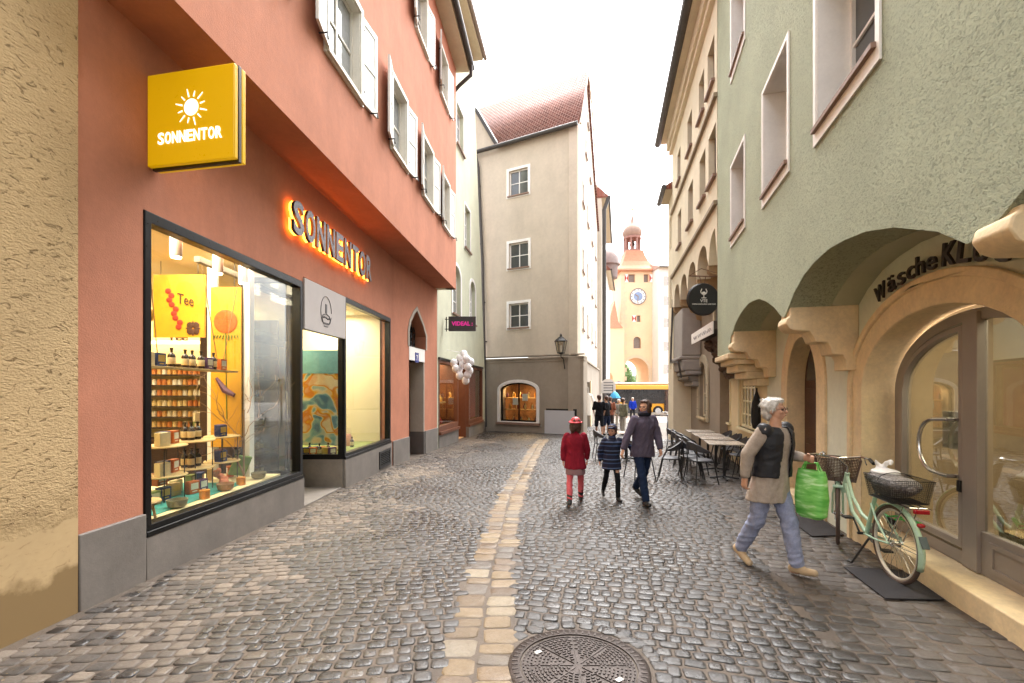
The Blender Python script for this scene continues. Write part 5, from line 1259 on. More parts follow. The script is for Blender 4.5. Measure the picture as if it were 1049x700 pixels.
# white oval board and blue parasol
o = empty('info_board', (5.35, 25.8, G(25.8)), 0, 'grey and white rounded signboard above the group by the grey house', 'sign', world=True)
s = MB(); FQ = Fac((0, 25.8), (1, 0), 1); s_out = arch(5.45, .42, 1.38, 1.75, .45, 12); FQ.prism(s, s_out, -.03, .03); s.build('panel', mat('panel_stone', '#c5bdb8', .7), o)
s = MB()
for z in (1.5, 1.65, 1.8, 1.95): FQ.box(s, 5.18, 5.72, z, z+.05, .03, .035)
s.build('text_line', mat('ink_grey', ''), o); s = MB(); s.tube([(5.45, 25.8, G(25.8)), (5.45, 25.8, 1.4)], .03, 6); s.build('post', BLACK, o)
o = empty('blue_parasol', (5.5, 25, G(25)), 0, 'small blue open parasol over the heads of the group', 'parasol', world=True)
s = MB(); s.lathe([(.32, 1.12), (.28, 1.2), (.17, 1.38), (.03, 1.48), (.0, 1.49)], (5.62, 24.9, 0), 8); s.build('canopy', mat('canvas_blue', '#2f8fc0', .7), o)
s = MB(); s.tube([(5.52, 24.9, G(25)), (5.52, 24.9, 1.85)], .018, 6); s.build('pole', BLACK, o)
# dark closed parasol behind the striding woman
o = empty('folded_parasol', (5.3, 9.7, G(9.7)), 0, 'folded black parasol standing against the cream wall behind the striding woman', 'parasol', world=True)
s = MB(); q = (5.08, 9.45, 0); s.lathe([(.03, .80), (.08, .83), (.105, .95), (.11, 1.15), (.09, 1.35), (.04, 1.52), (.01, 1.62), (.0, 1.63)], q, 10); s.build('canopy', mat('canvas_black', '#141416', .8, var=.2), o)
s = MB(); s.tube([(5.08, 9.45, G(9.45)), (5.08, 9.45, 1.66)], .02, 8); s.build('pole', BLACK, o); s = MB(); s.lathe([(.22, G(9.4)-.03), (.22, .0-.15), (.04, -.12)], q, 16); s.build('foot', BLACK, o)
# blue parking sign by the gate
o = empty('traffic_sign', (12.6, 57, -1), 0, 'small blue round traffic sign left of the tower gateway', 'sign', world=True)
s = MB(); s.lathe([(0, -.02), (.42, -.02), (.42, .02), (0, .02)], (13.25, 56.5, 2.1), 20, Mx); s.build('plate', mat('sign_blue', '#3f6aa0', .5), o); s = MB(); s.tube([(13.25, 56.55, -1), (13.25, 56.55, 2.1)], .04, 6); s.build('post', BLACK, o)
# ------------------------------------------------------------------ bicycle
MINT = mat('bike_mint', '#a9c7ae', .3, var=.04, coat=.5); TYRE = mat('tyre_brown', '#4f4038', .8, var=.1); RIMW = mat('rim_cream', '#cfc7ba', .35, metal=.3, var=.05)
CHR = mat('chrome', '#c2c0bc', .2, metal=1, var=0)
bk = empty('bicycle', (3.455, 4.10, G(4.1)), math.atan2(1.0, .20), 'mint green step-through bicycle with front and rear baskets parked beside the glass door', 'bicycle')
# local frame: x forward, y left, z up; rear hub at x=0
RH = .34; WB_ = 1.03
def wheel(cx, steer, name):
    root = empty(name, (cx, 0, RH), steer); root.parent = bk
    s = MB(); s.tube([(.325*math.cos(a), 0, .325*math.sin(a)) for a in [i*math.pi/24 for i in range(48)]], .019, 10, closed=True); s.build('tyre', TYRE, root)
    s = MB(); s.tube([(.302*math.cos(a), 0, .302*math.sin(a)) for a in [i*math.pi/24 for i in range(48)]], .014, 8, closed=True); s.build('rim', RIMW, root)
    s = MB()
    for i in range(32):
        a = i*math.pi/16; b = a+(.45 if i % 4 < 2 else -.45); y = .025 if i % 2 else -.025
        s.tube([(.022*math.cos(b), y, .022*math.sin(b)), (.30*math.cos(a), 0, .30*math.sin(a))], .0013, 4, caps=False)
    s.build('spokes', CHR, root)
    s = MB(); s.lathe([(.012, -.05), (.012, -.035), (.03, -.03), (.022, 0), (.03, .03), (.012, .035), (.012, .05)], (0, 0, 0), 14, Matrix.Rotation(R(90), 3, 'X')); s.build('hub', CHR, root)
    return root
wheel(0, 0, 'wheel')
ST = R(-24)
fw = wheel(WB_, ST, 'wheel')
def part(s, name, m, **k): return s.build(name, m, bk, **k)
HT = V((WB_-.20, 0, .80)); HB = V((WB_-.14, 0, .64)); BBk = V((.46, 0, .29)); STp = V((.30, 0, .72))
s = MB()
s.tube([HB+(HT-HB)*.5, V((.72, 0, .44)), V((.52, 0, .33)), BBk], .019, 12)      # lower swan tube
s.tube([HT, V((.72, 0, .60)), V((.54, 0, .46)), V((.405, 0, .43))], .017, 12)
s.tube([BBk, STp], .019, 12); s.tube([HT+V((-.008, 0, .03)), HB+V((.008, 0, -.03))], .024, 12)
for y in (-.05, .05):
    s.tube([BBk+V((0, y*.5, 0)), V((.2, y, .31)), V((0, y*1.1, RH))], .010, 8)
    s.tube([V((.345, y*.4, .62)), V((.2, y, .5)), V((0, y*1.1, RH))], .009, 8)
part(s, 'bike_frame', MINT)
def st(p):      # steered front assembly: rotate about the head tube foot (wheel centre in plan)
    p = V(p); q = V((p.x-WB_, p.y, 0)); c, n = math.cos(ST), math.sin(ST)
    return V((WB_+q.x*c-q.y*n, q.x*n+q.y*c, p.z))
s = MB()
for y in (-.045, .045): s.tube([st((WB_-.13, y*.6, .66)), st((WB_-.10, y, .58)), st((WB_, y*1.1, RH))], .012, 8)
s.tube([st((WB_-.15, -.045, .665)), st((WB_-.15, .045, .665))], .018, 8); part(s, 'fork', MINT)
def fender(a0, a1, fn, name):
    s = MB(); vs = []; fs = []; N = 20; M_ = 6
    for i in range(N+1):
        a = R(a0+(a1-a0)*i/N)
        for k in range(M_+1):
            b = -1+2*k/M_; r = .365-.018*b*b; vs.append(fn((r*math.cos(a), b*.028, RH+r*math.sin(a))))
    for i in range(N):
        for k in range(M_): q = i*(M_+1)+k; fs.append((q, q+1, q+M_+2, q+M_+1))
    s.add(vs, fs); o = part(s, name, MINT); o.modifiers.new('t', 'SOLIDIFY').thickness = .003; return o
fender(30, 200, lambda p: V(p), 'fender'); fender(-25, 115, lambda p: st((WB_+p[0], p[1], p[2])), 'fender')
s = MB()
for y in (-.05, .05):
    s.tube([V((0, y, RH)), V((-.345, y*.5, RH+.02))], .003, 5); s.tube([st((WB_, y, RH)), st((WB_+.35, y*.5, RH-.06))], .003, 5)
part(s, 'stay', CHR)
# handlebar
s = MB(); top = st((WB_-.215, 0, .99)); s.tube([HT+V((0, 0, .02)), HT+V((-.012, 0, .10)), top], .012, 8)
hb = [(WB_-.36, -.29, .98), (WB_-.26, -.27, 1.0), (WB_-.17, -.20, 1.01), (WB_-.16, -.08, .99), (WB_-.215, 0, .985), (WB_-.16, .08, .99), (WB_-.17, .20, 1.01), (WB_-.26, .27, 1.0), (WB_-.36, .29, .98)]
s.tube([st(p) for p in hb], .011, 8); hbar = part(s, 'handlebar', CHR)
for y in (-1, 1):
    s = MB(); s.tube([st((WB_-.27, y*.27, 1.0)), st((WB_-.39, y*.295, .975))], .017, 8); s.tube([st((WB_-.19, y*.23, .995)), st((WB_-.30, y*.235, .965)), st((WB_-.34, y*.24, .95))], .006, 5); o = s.build('grip', BLACK, hbar)
s = MB(); s.lathe([(0, 0), (.03, .003), (.028, .02), (0, .035)], st((WB_-.18, .13, 1.01)), 12); s.build('bell', CHR, hbar)
s = MB()
for y in (-.2, .2): s.tube([st((WB_-.2, y, 1.0)), st((WB_-.05, y*.6, .93)), st((WB_-.08, y*.2, .8)), st((WB_-.13, y*.1, .68))], .003, 4)
part(s, 'brake_cable', BLACK)
# lattice basket helper
def basket(name, m, fn, L, W, L2, W2, H, z0, nl, nw, nh, r=.002, wall=None):
    s = MB()
    def pt(u, v, t): return fn((u*(L2+(L-L2)*t), v*(W2+(W-W2)*t), z0+H*t))
    for t in [i/nh for i in range(nh+1)]:
        rr = r*2.2 if t in (0, 1) else r
        s.tube([pt(-.5, -.5, t), pt(.5, -.5, t), pt(.5, .5, t), pt(-.5, .5, t)], rr, 5, closed=True)
    for i in range(nl+1):
        u = -.5+i/nl; s.tube([pt(u, -.5, 1), pt(u, -.5, 0), pt(u, .5, 0), pt(u, .5, 1)], r, 4)
    for i in range(nw+1):
        v = -.5+i/nw; s.tube([pt(-.5, v, 1), pt(-.5, v, 0), pt(.5, v, 0), pt(.5, v, 1)], r, 4)
    return part(s, name, m)
WICK = mat('wicker_brown', '#54433a', .8, var=.2)
basket('front_basket', WICK, lambda p: st((WB_+.02+p[0], p[1], p[2])), .30, .42, .24, .32, .24, .72, 22, 28, 14, .0032)
basket('rear_basket', BLACK, lambda p: V((-.03+p[0], p[1], p[2])), .40, .34, .34, .28, .20, .745, 30, 22, 12, .0016)
s = MB()
for y in (-.07, 0, .07): s.tube([V((.30, y*.6, .70)), V((.22, y, .735)), V((-.34, y, .735))], .006, 6)
for x in (-.3, -.1, .15): s.tube([V((x, -.07, .735)), V((x, .07, .735))], .005, 6)
for y in (-.06, .06): s.tube([V((-.22, y, .735)), V((0, y, RH+.02))], .006, 6)
part(s, 'rear_rack', CHR)
s = MB(); s.tube([STp, STp+(STp-BBk).normalized()*.12], .013, 8); part(s, 'seat_post', CHR)
sd = STp+(STp-BBk).normalized()*.14; s = MB()
ring_loft(s, [(sd+V((x, 0, z)), .001+w, h, 0) for x, z, w, h in ((0, 0, .0, .0),)]) if False else None
s.ball(sd+V((-.05, 0, .01)), (.13, .10, .04), 16, 10); s.ball(sd+V((.08, 0, .005)), (.14, .04, .03), 14, 8)
part(s, 'saddle', BROWN)
# quilted cover bundled in the rear basket
def quilt():
    t = NT('quilted_grey'); v = t.coord(); vo = t.add('ShaderNodeTexVoronoi'); vo.inputs['Scale'].default_value = 55; t.link(v, vo.inputs['Vector'])
    t.link(t.ramp(vo.outputs['Distance'], [(.1, '#a39c98'), (.6, '#6c6664')]), t.b.inputs['Base Color']); t.b.inputs['Roughness'].default_value = .6; t.bump(vo.outputs['Distance'], .6, .006); return t.m
cv = empty('quilted_bag', (3.455, 4.10, G(4.1)), math.atan2(1.0, .20), 'grey quilted bag with knotted white plastic on top lying in the rear basket', 'bag')
s = MB(); c = V((.05, 0, .88))
s.ball(c+V((-.03, 0, -.02)), (.23, .15, .09), 20, 12); s.ball(c+V((.10, 0, .02)), (.17, .135, .08), 18, 10); s.ball(c+V((-.14, 0, .0)), (.14, .14, .075), 18, 10); s.ball(c+V((0, 0, -.06)), (.2, .13, .07), 16, 10)
voxel(s, 'quilted_body', quilt(), cv, .01, 4)
s = MB(); c2 = c+V((.10, 0, .08)); s.ball(c2, (.13, .11, .035), 16, 8); s.ball(c2+V((.06, .0, .03)), (.06, .04, .03), 12, 8)
s.tube([c2+V((.05, 0, .03)), c2+V((.02, -.02, .08)), c2+V((-.03, -.03, .10)), c2+V((-.06, -.01, .075))], [.02, .022, .024, .01], 8)
s.tube([c2+V((.05, 0, .03)), c2+V((.08, .03, .07)), c2+V((.06, .05, .10))], [.02, .02, .008], 8)
voxel(s, 'white_plastic', mat('plastic_white', '#e2e0e0', .35, var=.05, bump=.4, bs=40), cv, .008, 2)
s = MB(); s.tube([c+V((.22*math.cos(a), .155*math.sin(a), .0)) for a in [i*math.pi/12 for i in range(24)]], .004, 5, closed=True); s.tube([c+V((-.05, .14*math.cos(a), .03+.07*math.sin(a))) for a in [i*math.pi/12 for i in range(13)]], .004, 5); s.build('piping', BLACK, cv)
# drivetrain
s = MB(); MxX = Matrix.Rotation(R(90), 3, 'X')
s.lathe([(.0, -.004), (.085, -.004), (.09, 0), (.085, .004), (0, .004)], BBk+V((0, -.05, 0)), 28, MxX); part(s, 'chainwheel', CHR)
s = MB(); ca = R(-128); cd = V((math.cos(ca), 0, math.sin(ca)))*.165
s.tube([BBk+V((0, -.07, 0)), BBk+V((0, -.075, 0))+cd], .010, 6); s.tube([BBk+V((0, .06, 0)), BBk+V((0, .07, 0))-cd], .010, 6); s.tube([BBk+V((0, -.08, 0)), BBk+V((0, .08, 0))], .014, 8); part(s, 'crank', BLACK)
for sg in (-1, 1):
    s = MB(); q = BBk+V((0, -.12 if sg == 1 else .12, 0))+cd*sg; s.box(q+V((0, 0, .0)), (.08, .085, .02)); part(s, 'pedal', BLACK, bevel=.004)
s = MB(); s.tube([BBk+V((.06, -.05, .06)), V((0, -.05, RH+.035))], .003, 4); s.tube([BBk+V((.06, -.05, -.06)), V((0, -.05, RH-.035))], .003, 4); part(s, 'chain', CHR)
s = MB(); s.hexa([BBk+V((.1, -.062, .03)), V((.02, -.062, RH+.02)), V((.02, -.056, RH+.02)), BBk+V((.1, -.056, .03)), BBk+V((.1, -.062, .10)), V((.02, -.062, RH+.055)), V((.02, -.056, RH+.055)), BBk+V((.1, -.056, .10))]); part(s, 'chain_guard', mat('guard_clear', '#8d9a90', .3, metal=.4))
s = MB(); s.tube([V((.36, .03, .27)), V((.40, .16, .012))], .010, 6); s.tube([V((.40, .16, .012)), V((.44, .18, .012))], .011, 6); part(s, 'kickstand', BLACK)
s = MB(); s.ball(V((-.335, 0, .60)), (.025, .03, .02), 12, 8); s.box(V((-.34, 0, .715)), (.03, .11, .035)); part(s, 'tail_light', mat('reflector_red', '#9c1420', .2, var=.02), bevel=.006)
s = MB(); s.box(V((-.375, 0, .47)), (.10, .055, .012), m=Matrix.Rotation(R(-60), 3, 'Y')); part(s, 'mud_flap', mat('flap_grey', '#4e5a5a', .6), bevel=.004)
s = MB(); s.tube([V((.33, -.05, .55)), V((.20, -.07, .50)), V((.06, -.075, .55)), V((-.08, -.07, .56)), V((-.25, -.05, .60)), V((-.08, -.06, .585)), V((.08, -.065, .57)), V((.22, -.06, .53)), V((.33, -.045, .56))], .009, 8); part(s, 'cable_lock', mat('lock_green', '#2cc455', .3, var=.02))
s = MB(); s.tube([V((.17+.045*math.cos(a), -.07, .47+.045*math.sin(a))) for a in [i*math.pi/8 for i in range(16)]], .009, 6, closed=True); s.box(V((.17, -.06, .50)), (.08, .03, .05)); part(s, 'frame_lock', BLACK)
s = MB(); s.lathe([(.0, 0), (.03, .005), (.035, .03), (.02, .06), (0, .065)], st((WB_+.07, 0, .66)), 12, Matrix.Rotation(R(-90), 3, 'Y')); part(s, 'headlight', BLACK)
# ------------------------------------------------------------------ cafe furniture
CH = mat('chair_charcoal', '#3a3a3f', .5, var=.1); CHL = mat('chair_leg', '#202024', .45, var=.1)
def make_chair():
    r = empty('cafe_chair', (0, 0, 0), 0, 'x', 'chair', 'charcoal café chairs at the street tables')
    s = MB(); vs = []; fs = []; N = 14
    s.ball((0, 0, .45), (.22, .215, .022), 20, 6); s.build('seat', CH, r)
    # shell back sweeping round into arms: local back is -y
    s = MB(); vs = []; fs = []
    for i in range(N+1):
        a = math.pi+math.pi*i/N; ca, sa = math.cos(a), math.sin(a); k = abs(sa)
        hi = .64+.17*k**1.3; lw = hi-(.035+.13*k)
        for rr, z in ((.245, lw), (.275, lw+.01), (.285, hi), (.262, hi+.01)): vs.append((rr*ca*1.02, rr*sa*.98+.02, z))
    for i in range(N):
        for k in range(4): l = (k+1) % 4; q = i*4; fs.append((q+k, q+l, q+4+l, q+4+k))
    fs += [(3, 2, 1, 0), tuple(N*4+k for k in range(4))]; s.add(vs, fs); s.build('backrest', CH, r)
    for sx in (-1, 1):
        s = MB(); s.tube([(sx*.265, .02, .645), (sx*.235, .13, .44), (sx*.255, .22, .0)], .012, 8); s.build('leg', CHL, r)
        s = MB(); s.tube([(sx*.17, -.19, .70), (sx*.17, -.18, .44), (sx*.22, -.24, .0)], .012, 8); s.build('leg', CHL, r)
    s = MB(); s.tube([(-.235, .13, .435), (.235, .13, .435), (.17, -.18, .435), (-.17, -.18, .435)], .010, 6, closed=True); s.build('seat_frame', CHL, r)
    return r
def make_table():
    r = empty('cafe_table', (0, 0, 0), 0, 'x', 'table', 'square café tables in a row along the right wall')
    s = MB(); s.box((0, 0, .735), (.68, .68, .022)); s.build('tabletop', mat('table_pale', '#b7ada2', .22, var=.12, vs=5, spec=.6), r, bevel=.006)
    s = MB(); s.tube([(0, 0, .02), (0, 0, .725)], .03, 10); s.build('leg', CHL, r)
    for a in (0, 1):
        s = MB(); s.tube([(-.28*math.cos(a*1.57), -.28*math.sin(a*1.57), .015), (0, 0, .05), (.28*math.cos(a*1.57), .28*math.sin(a*1.57), .015)], .018, 8); s.build('foot', CHL, r)
    return r
ch0 = make_chair(); tb0 = make_table(); used = [0, 0]
def put(kind, x, y, deg, label):
    p = (ch0, tb0)[kind]
    if used[kind]: p = dup(p)
    used[kind] = 1; p.location = (x, y, G(y)); p.rotation_euler = (0, 0, R(deg)); p['label'] = label; return p
tabs = [(4.36, 9.35), (4.68, 10.45), (4.95, 11.5), (5.24, 12.7)]
ordn = ['nearest', 'second nearest', 'third', 'farthest']
for i, (x, y) in enumerate(tabs):
    put(1, x, y, -14, '%s pale square café table in the row along the right wall' % ordn[i])
    put(0, x-.62, y+.12, -104+(i*17 % 20), 'charcoal café chair on the street side of the %s table in the row' % ordn[i])
    put(0, x-.66, y-.42, -80-(i*13 % 25), 'charcoal café chair at the near street corner of the %s table in the row' % ordn[i])
    put(0, x+.55, y-.12, 76+(i*11 % 16), 'charcoal café chair on the wall side of the %s table in the row' % ordn[i])
    if i < 3: put(0, x+.52, y+.40, 80, 'charcoal café chair at the far wall corner of the %s table in the row' % ordn[i])
put(0, 3.22, 9.3, 68, 'lone charcoal café chair just right of the brown-haired woman')
put(0, 2.62, 9.35, -75, 'charcoal café chair half hidden behind the brown-haired woman')
t_ = put(1, 3.05, 12.2, 5, 'pale café table standing apart in the street behind the child in stripes')
put(0, 2.45, 12.3, -90, 'charcoal café chair at the left of the table that stands apart in the street')
# parked bike far away, seen small at the end of the right side
b2 = empty('distant_bicycle', (7.0, 20.5, G(20.5)), R(70), 'dark bicycle parked far down by the right wall', 'bicycle')
for x in (0, 1.0):
    s = MB(); s.tube([(x+.32*math.cos(a), 0, .33+.32*math.sin(a)) for a in [i*math.pi/10 for i in range(20)]], .02, 6, closed=True); s.build('wheel', BLACK, b2)
s = MB(); s.tube([(0, 0, .33), (.42, 0, .3), (.85, 0, .75), (1.0, 0, .33)], .018, 6); s.tube([(.42, 0, .3), (.3, 0, .85), (.85, 0, .78)], .018, 6); s.tube([(.0, 0, .33), (.32, 0, .75)], .012, 6); s.build('bike_frame', BLACK, b2)
s = MB(); s.tube([(.85, 0, .75), (.83, 0, .98), (.75, -.25, 1.0)], .014, 6); s.tube([(.83, 0, .98), (.75, .25, 1.0)], .014, 6); s.build('handlebar', CHR, b2); s = MB(); s.ball((.29, 0, .9), (.13, .07, .03), 10, 6); s.build('saddle', BLACK, b2)

# ------------------------------------------------------------------ ground
def slope_sheet(name, pts, dz, m, label=None):
    s = MB(); s.poly([V((x, y, G(y)+dz)) for x, y in pts]); return s.build(name, m, None)
JO = NT('joint_sand'); v = JO.coord(); n1 = JO.noise(v, 1.2, 6, .6); n2 = JO.noise(v, 60, 4, .7)
JO.link(JO.mix(JO.math('MULTIPLY', n2, .7), JO.ramp(n1, [(.35, '#4a4037'), (.65, '#64574a')]), '#41372f'), JO.b.inputs['Base Color']); JO.b.inputs['Roughness'].default_value = .7
JO.bump(n2, .6, .008); JO = JO.m
s = MB()
ys_g = [-60, -8]+[i for i in range(-6, 46, 4)]+[45, 60, 150, 600]
for y in ys_g:
    for x in (-600, -60, -20, -8, 0, 8, 20, 60, 600): s.v.append((x, y, G(y)-.0075))
for i in range(len(ys_g)-1):
    for k in range(8): s.f.append((i*9+k, i*9+k+1, i*9+10+k, i*9+9+k))
o = s.build('ground', JO, None, smooth=False); tag(o, kind='structure')

def stone_mat(name, stops, rough, big=('#ffffff', .0), wet=.5):
    t = NT(name); g = t.add('ShaderNodeNewGeometry'); v = t.coord()
    base = t.ramp(g.outputs['Random Per Island'], stops)
    n = t.noise(v, 45, 5, .7); n2 = t.noise(v, .55, 5, .6); n3 = t.noise(v, 9, 5, .6)
    c = t.mix(t.math('MULTIPLY', n, .55), base, '#241f1e')
    c = t.mix(t.ramp(n3, [(.5, 0.), (.8, .35)]), c, '#66594c')
    c = t.mix(t.math('MULTIPLY', t.ramp(n2, [(.45, 0.), (.62, 1.)]), big[1]), c, big[0])
    t.link(c, t.b.inputs['Base Color'])
    r = t.ramp(t.math('ADD', t.math('MULTIPLY', n2, .6), t.math('MULTIPLY', n3, .4)), [(.40, rough), (.56, min(1, rough+.38))])
    t.link(r, t.b.inputs['Roughness']); t.b.inputs['Specular IOR Level'].default_value = wet
    t.bump(t.math('ADD', n, t.math('MULTIPLY', n3, .8)), .8, .007); return t.m
COB = stone_mat('cobble_basalt', [(0., '#0d0d10'), (.3, '#17181b'), (.55, '#242324'), (.75, '#37322f'), (.92, '#1c1c20'), (1., '#54493d')], .16, ('#3f3831', .35), .7)
COL_ = stone_mat('cobble_worn_pale', [(0., '#35322f'), (.3, '#524b45'), (.6, '#695f55'), (.85, '#7c7063'), (1., '#433e39')], .45, ('#81756a', .5), .45)
PAV = stone_mat('paver_granite', [(0., '#2c2a29'), (.4, '#3d3937'), (.7, '#4a4541'), (1., '#5b534c')], .30, ('#6b6058', .4), .55)
SAND = stone_mat('sandstone', [(0., '#5e4a34'), (.3, '#806a4a'), (.5, '#907e62'), (.7, '#745a3c'), (.85, '#625c56'), (1., '#95876f')], .32, ('#7d6f5c', .5), .5)

def stones(cells, name, m, rr=1.0):
    """cells: (cx, cy, ax, ay, hx, hy, h) → rounded, slightly domed blocks with real depth"""
    nC = len(cells); C = np.array(cells, dtype=float); rng = np.random.default_rng(5)
    prof = [(1.0, -.03), (.97, -.0055), (.87, -.0012), (.55, .0004)]      # ring scale, height
    octo = np.array([(-1, -.72), (-.72, -1), (.72, -1), (1, -.72), (1, .72), (.72, 1), (-.72, 1), (-1, .72)])
    V_ = np.zeros((nC, 33, 3)); jit = rng.uniform(-.09, .09, (nC, 8, 2)); tilt = rng.normal(0, .015, (nC, 2))
    for r, (sc, z) in enumerate(prof):
        lx = (octo[None, :, 0]+jit[:, :, 0])*C[:, 4:5]*sc; ly = (octo[None, :, 1]+jit[:, :, 1])*C[:, 5:6]*sc
        V_[:, r*8:(r+1)*8, 0] = C[:, 0:1]+lx*C[:, 2:3]-ly*C[:, 3:4]; V_[:, r*8:(r+1)*8, 1] = C[:, 1:2]+lx*C[:, 3:4]+ly*C[:, 2:3]
        V_[:, r*8:(r+1)*8, 2] = z*rr+C[:, 6:7]+lx*tilt[:, 0:1]+ly*tilt[:, 1:2]
    V_[:, 32, 0] = C[:, 0]; V_[:, 32, 1] = C[:, 1]; V_[:, 32, 2] = C[:, 6]+.0007*rr
    V_[:, :, 2] += -.022*np.clip(V_[:, :, 1], -8, 45)
    quads = []
    for r in range(3):
        for k in range(8): l = (k+1) % 8; quads.append((r*8+k, r*8+l, r*8+8+l, r*8+8+k))
    tris = [(24+k, 24+(k+1) % 8, 32) for k in range(8)]
    Q = (np.array(quads)[None]+33*np.arange(nC)[:, None, None]).reshape(-1, 4); T = (np.array(tris)[None]+33*np.arange(nC)[:, None, None]).reshape(-1, 3)
    me = bpy.data.meshes.new(name); me.vertices.add(nC*33); me.vertices.foreach_set('co', V_.reshape(-1))
    loops = np.concatenate([Q.reshape(-1), T.reshape(-1)]); me.loops.add(len(loops)); me.loops.foreach_set('vertex_index', loops.astype(np.int32))
    st_ = np.concatenate([np.arange(len(Q))*4, len(Q)*4+np.arange(len(T))*3]); me.polygons.add(len(st_)); me.polygons.foreach_set('loop_start', st_.astype(np.int32))
    me.polygons.foreach_set('use_smooth', np.ones(len(st_), dtype=bool)); me.update(calc_edges=True); me.validate()
    me.materials.append(m); o = bpy.data.objects.new(name, me); COL.objects.link(o); tag(o, kind='structure'); return o

def XL(y):
    if y < 3.52: return -3.50+.05*y
    if y < 6.95: return -3.54+.0563*y
    if y < 8.43: return -3.15+.0
    if y < 11.2: return -3.54+.0563*y
    if y < 14.9: return -4.44+.1366*y
    if y < 23.5: return -4.40+.134*y
    return -2.2+.248*(y-.6) if y > 24 else -1.2
def XRt(y): return 2.56+.27*y if y < 12.7 else 3.12+.209*y
strip = [(0, -.22), (2.0, -.22), (2.73, -.22), (4.37, -.195), (5.31, -.145), (7.78, -.02), (10.7, .30), (15.46, .85), (18.5, 1.3)]
def XS(y):
    for (a, b), (c, d) in zip(strip, strip[1:]):
        if y <= c: return b+(d-b)*(y-a)/(c-a)
    return 99
rnd = random.Random(11)
cob, pal, pav, san = [], [], [], []
MC = (.41, 2.82, .435)
def field(ang, x0, x1, y0, y1, sx, sy, ok, curv=0., out=None):
    ca, sa = math.cos(ang), math.sin(ang); cx, cy = (x0+x1)/2, (y0+y1)/2; D = math.hypot(x1-x0, y1-y0)/2
    v = -D
    row = 0
    while v < D:
        h = sy*rnd.uniform(.88, 1.12); u = -D+rnd.uniform(0, sx)
        while u < D:
            w = sx*rnd.uniform(.72, 1.28)
            vv = v+curv*(u+.3)**2*.5+.02*math.sin(u*1.3+row*.05)
            x = cx+(u+w/2)*ca-vv*sa; y = cy+(u+w/2)*sa+vv*ca
            if x0 <= x <= x1 and y0 <= y <= y1:
                t = ok(x, y)
                if t is not None: t.append((x, y, math.cos(ang+curv*u+rnd.gauss(0, .035)), math.sin(ang+curv*u+rnd.gauss(0, .035)), w/2-.0056, h/2-.0056, rnd.gauss(0, .0017)))
            u += w
        v += h; row += 1
def hole(x, y): return math.hypot(x-MC[0], y-MC[1]) < MC[2]+.05
YM = 31
def okL(x, y):
    if x < XL(y)+.04 or x > XS(y)-.215 or hole(x, y) or y > 18.5: return None
    d = x-XL(y); k = d+.25*math.sin(y*1.7)+.2*math.sin(y*4.1+x*3)+rnd.uniform(-.35, .35)
    return pal if k < 1.15 and rnd.random() > .14 else cob
def okR(x, y):
    if hole(x, y): return None
    if y < 18.5 and x < XS(y)+.215: return None
    if x < XL(y)+.05: return None
    d = XRt(y)-x
    if d < .02: return None
    if d < 1.25: return None
    return cob
def okP(x, y):
    d = XRt(y)-x
    if d < .01 or d >= 1.25 or x < XS(y)+.26: return None
    return pav
field(R(10), -4.2, 1.5, .6, 18.5, .116, .102, okL, .03)
field(R(-14), -1.5, 10.5, .6, YM, .118, .104, okR, -.02)
field(R(-14.5), 1.5, 12, 1.0, YM, .165, .122, okP)
# the pale sandstone runnel: two ragged columns of larger stones
y = .6
for side in (-1, 1):
    y = .6
    while y < 18.3:
        L = rnd.uniform(.12, .24); w = rnd.uniform(.19, .27); x = XS(y)+side*(w/2+.001)+rnd.gauss(0, .006)
        dx = (XS(y+.2)-XS(y))/.2; a = math.atan2(-dx, 1)
        san.append((x, y+L/2, math.cos(a+rnd.gauss(0, .03)), math.sin(a), w/2-.003, L/2-.003, rnd.gauss(0, .0015)-.003)); y += L
# ring of setts round the manhole
for i in range(24):
    a = i*2*math.pi/24; r = MC[2]+.075; x, y = MC[0]+r*math.cos(a), MC[1]+r*math.sin(a)
    if x > XS(y)+.22: cob.append((x, y, math.cos(a+math.pi/2), math.sin(a+math.pi/2), .052, .055, rnd.gauss(0, .002)))
stones(cob, 'cobblestone_street', COB); stones(pal, 'worn_pavement', COL_); stones(pav, 'paver_walkway', PAV); stones(san, 'sandstone_gutter', SAND)
# the far plaza surface
FAR = NT('far_setts'); v = FAR.coord(); br = FAR.add('ShaderNodeTexVoronoi'); br.inputs['Scale'].default_value = 7; FAR.link(v, br.inputs['Vector'])
FAR.link(FAR.mix(FAR.noise(v, .5, 5, .6), FAR.ramp(br.outputs['Distance'], [(.0, '#8b7f78'), (.7, '#6c625c')]), '#a2958c'), FAR.b.inputs['Base Color']); FAR.b.inputs['Roughness'].default_value = .4
s = MB()
for y in (YM-.2, 38, 45, 80): s.v += [(-30, y, G(y)+.0), (60, y, G(y)+.0)]
for i in range(3): s.f.append((2*i, 2*i+1, 2*i+3, 2*i+2))
o = s.build('plaza', FAR.m, None, smooth=False); tag(o, kind='structure')
# grit, leaf scraps and cigarette ends caught between the stones
s = MB(); rq = random.Random(9)
for i in range(900):
    y = .8+rq.random()**1.6*14; x = XL(y)+.08+abs(rq.gauss(0, .5)) if rq.random() < .6 else rq.uniform(XL(y), XRt(y))
    a = rq.uniform(0, 6.28); r_ = rq.uniform(.003, .011); z = G(y)+.004
    s.add([(x+r_*math.cos(a), y+r_*math.sin(a), z), (x+r_*.6*math.cos(a+1.8), y+r_*.6*math.sin(a+1.8), z+.003), (x+r_*math.cos(a+3.2), y+r_*math.sin(a+3.2), z+.001), (x+r_*.5*math.cos(a+4.8), y+r_*.5*math.sin(a+4.8), z+.002)], [(0, 1, 2, 3)])
o = s.build('street_grit', mat('grit_tan', '#8a7658', .9, var=.5, vs=8), None, smooth=False, recalc=False); tag(o, kind='stuff')
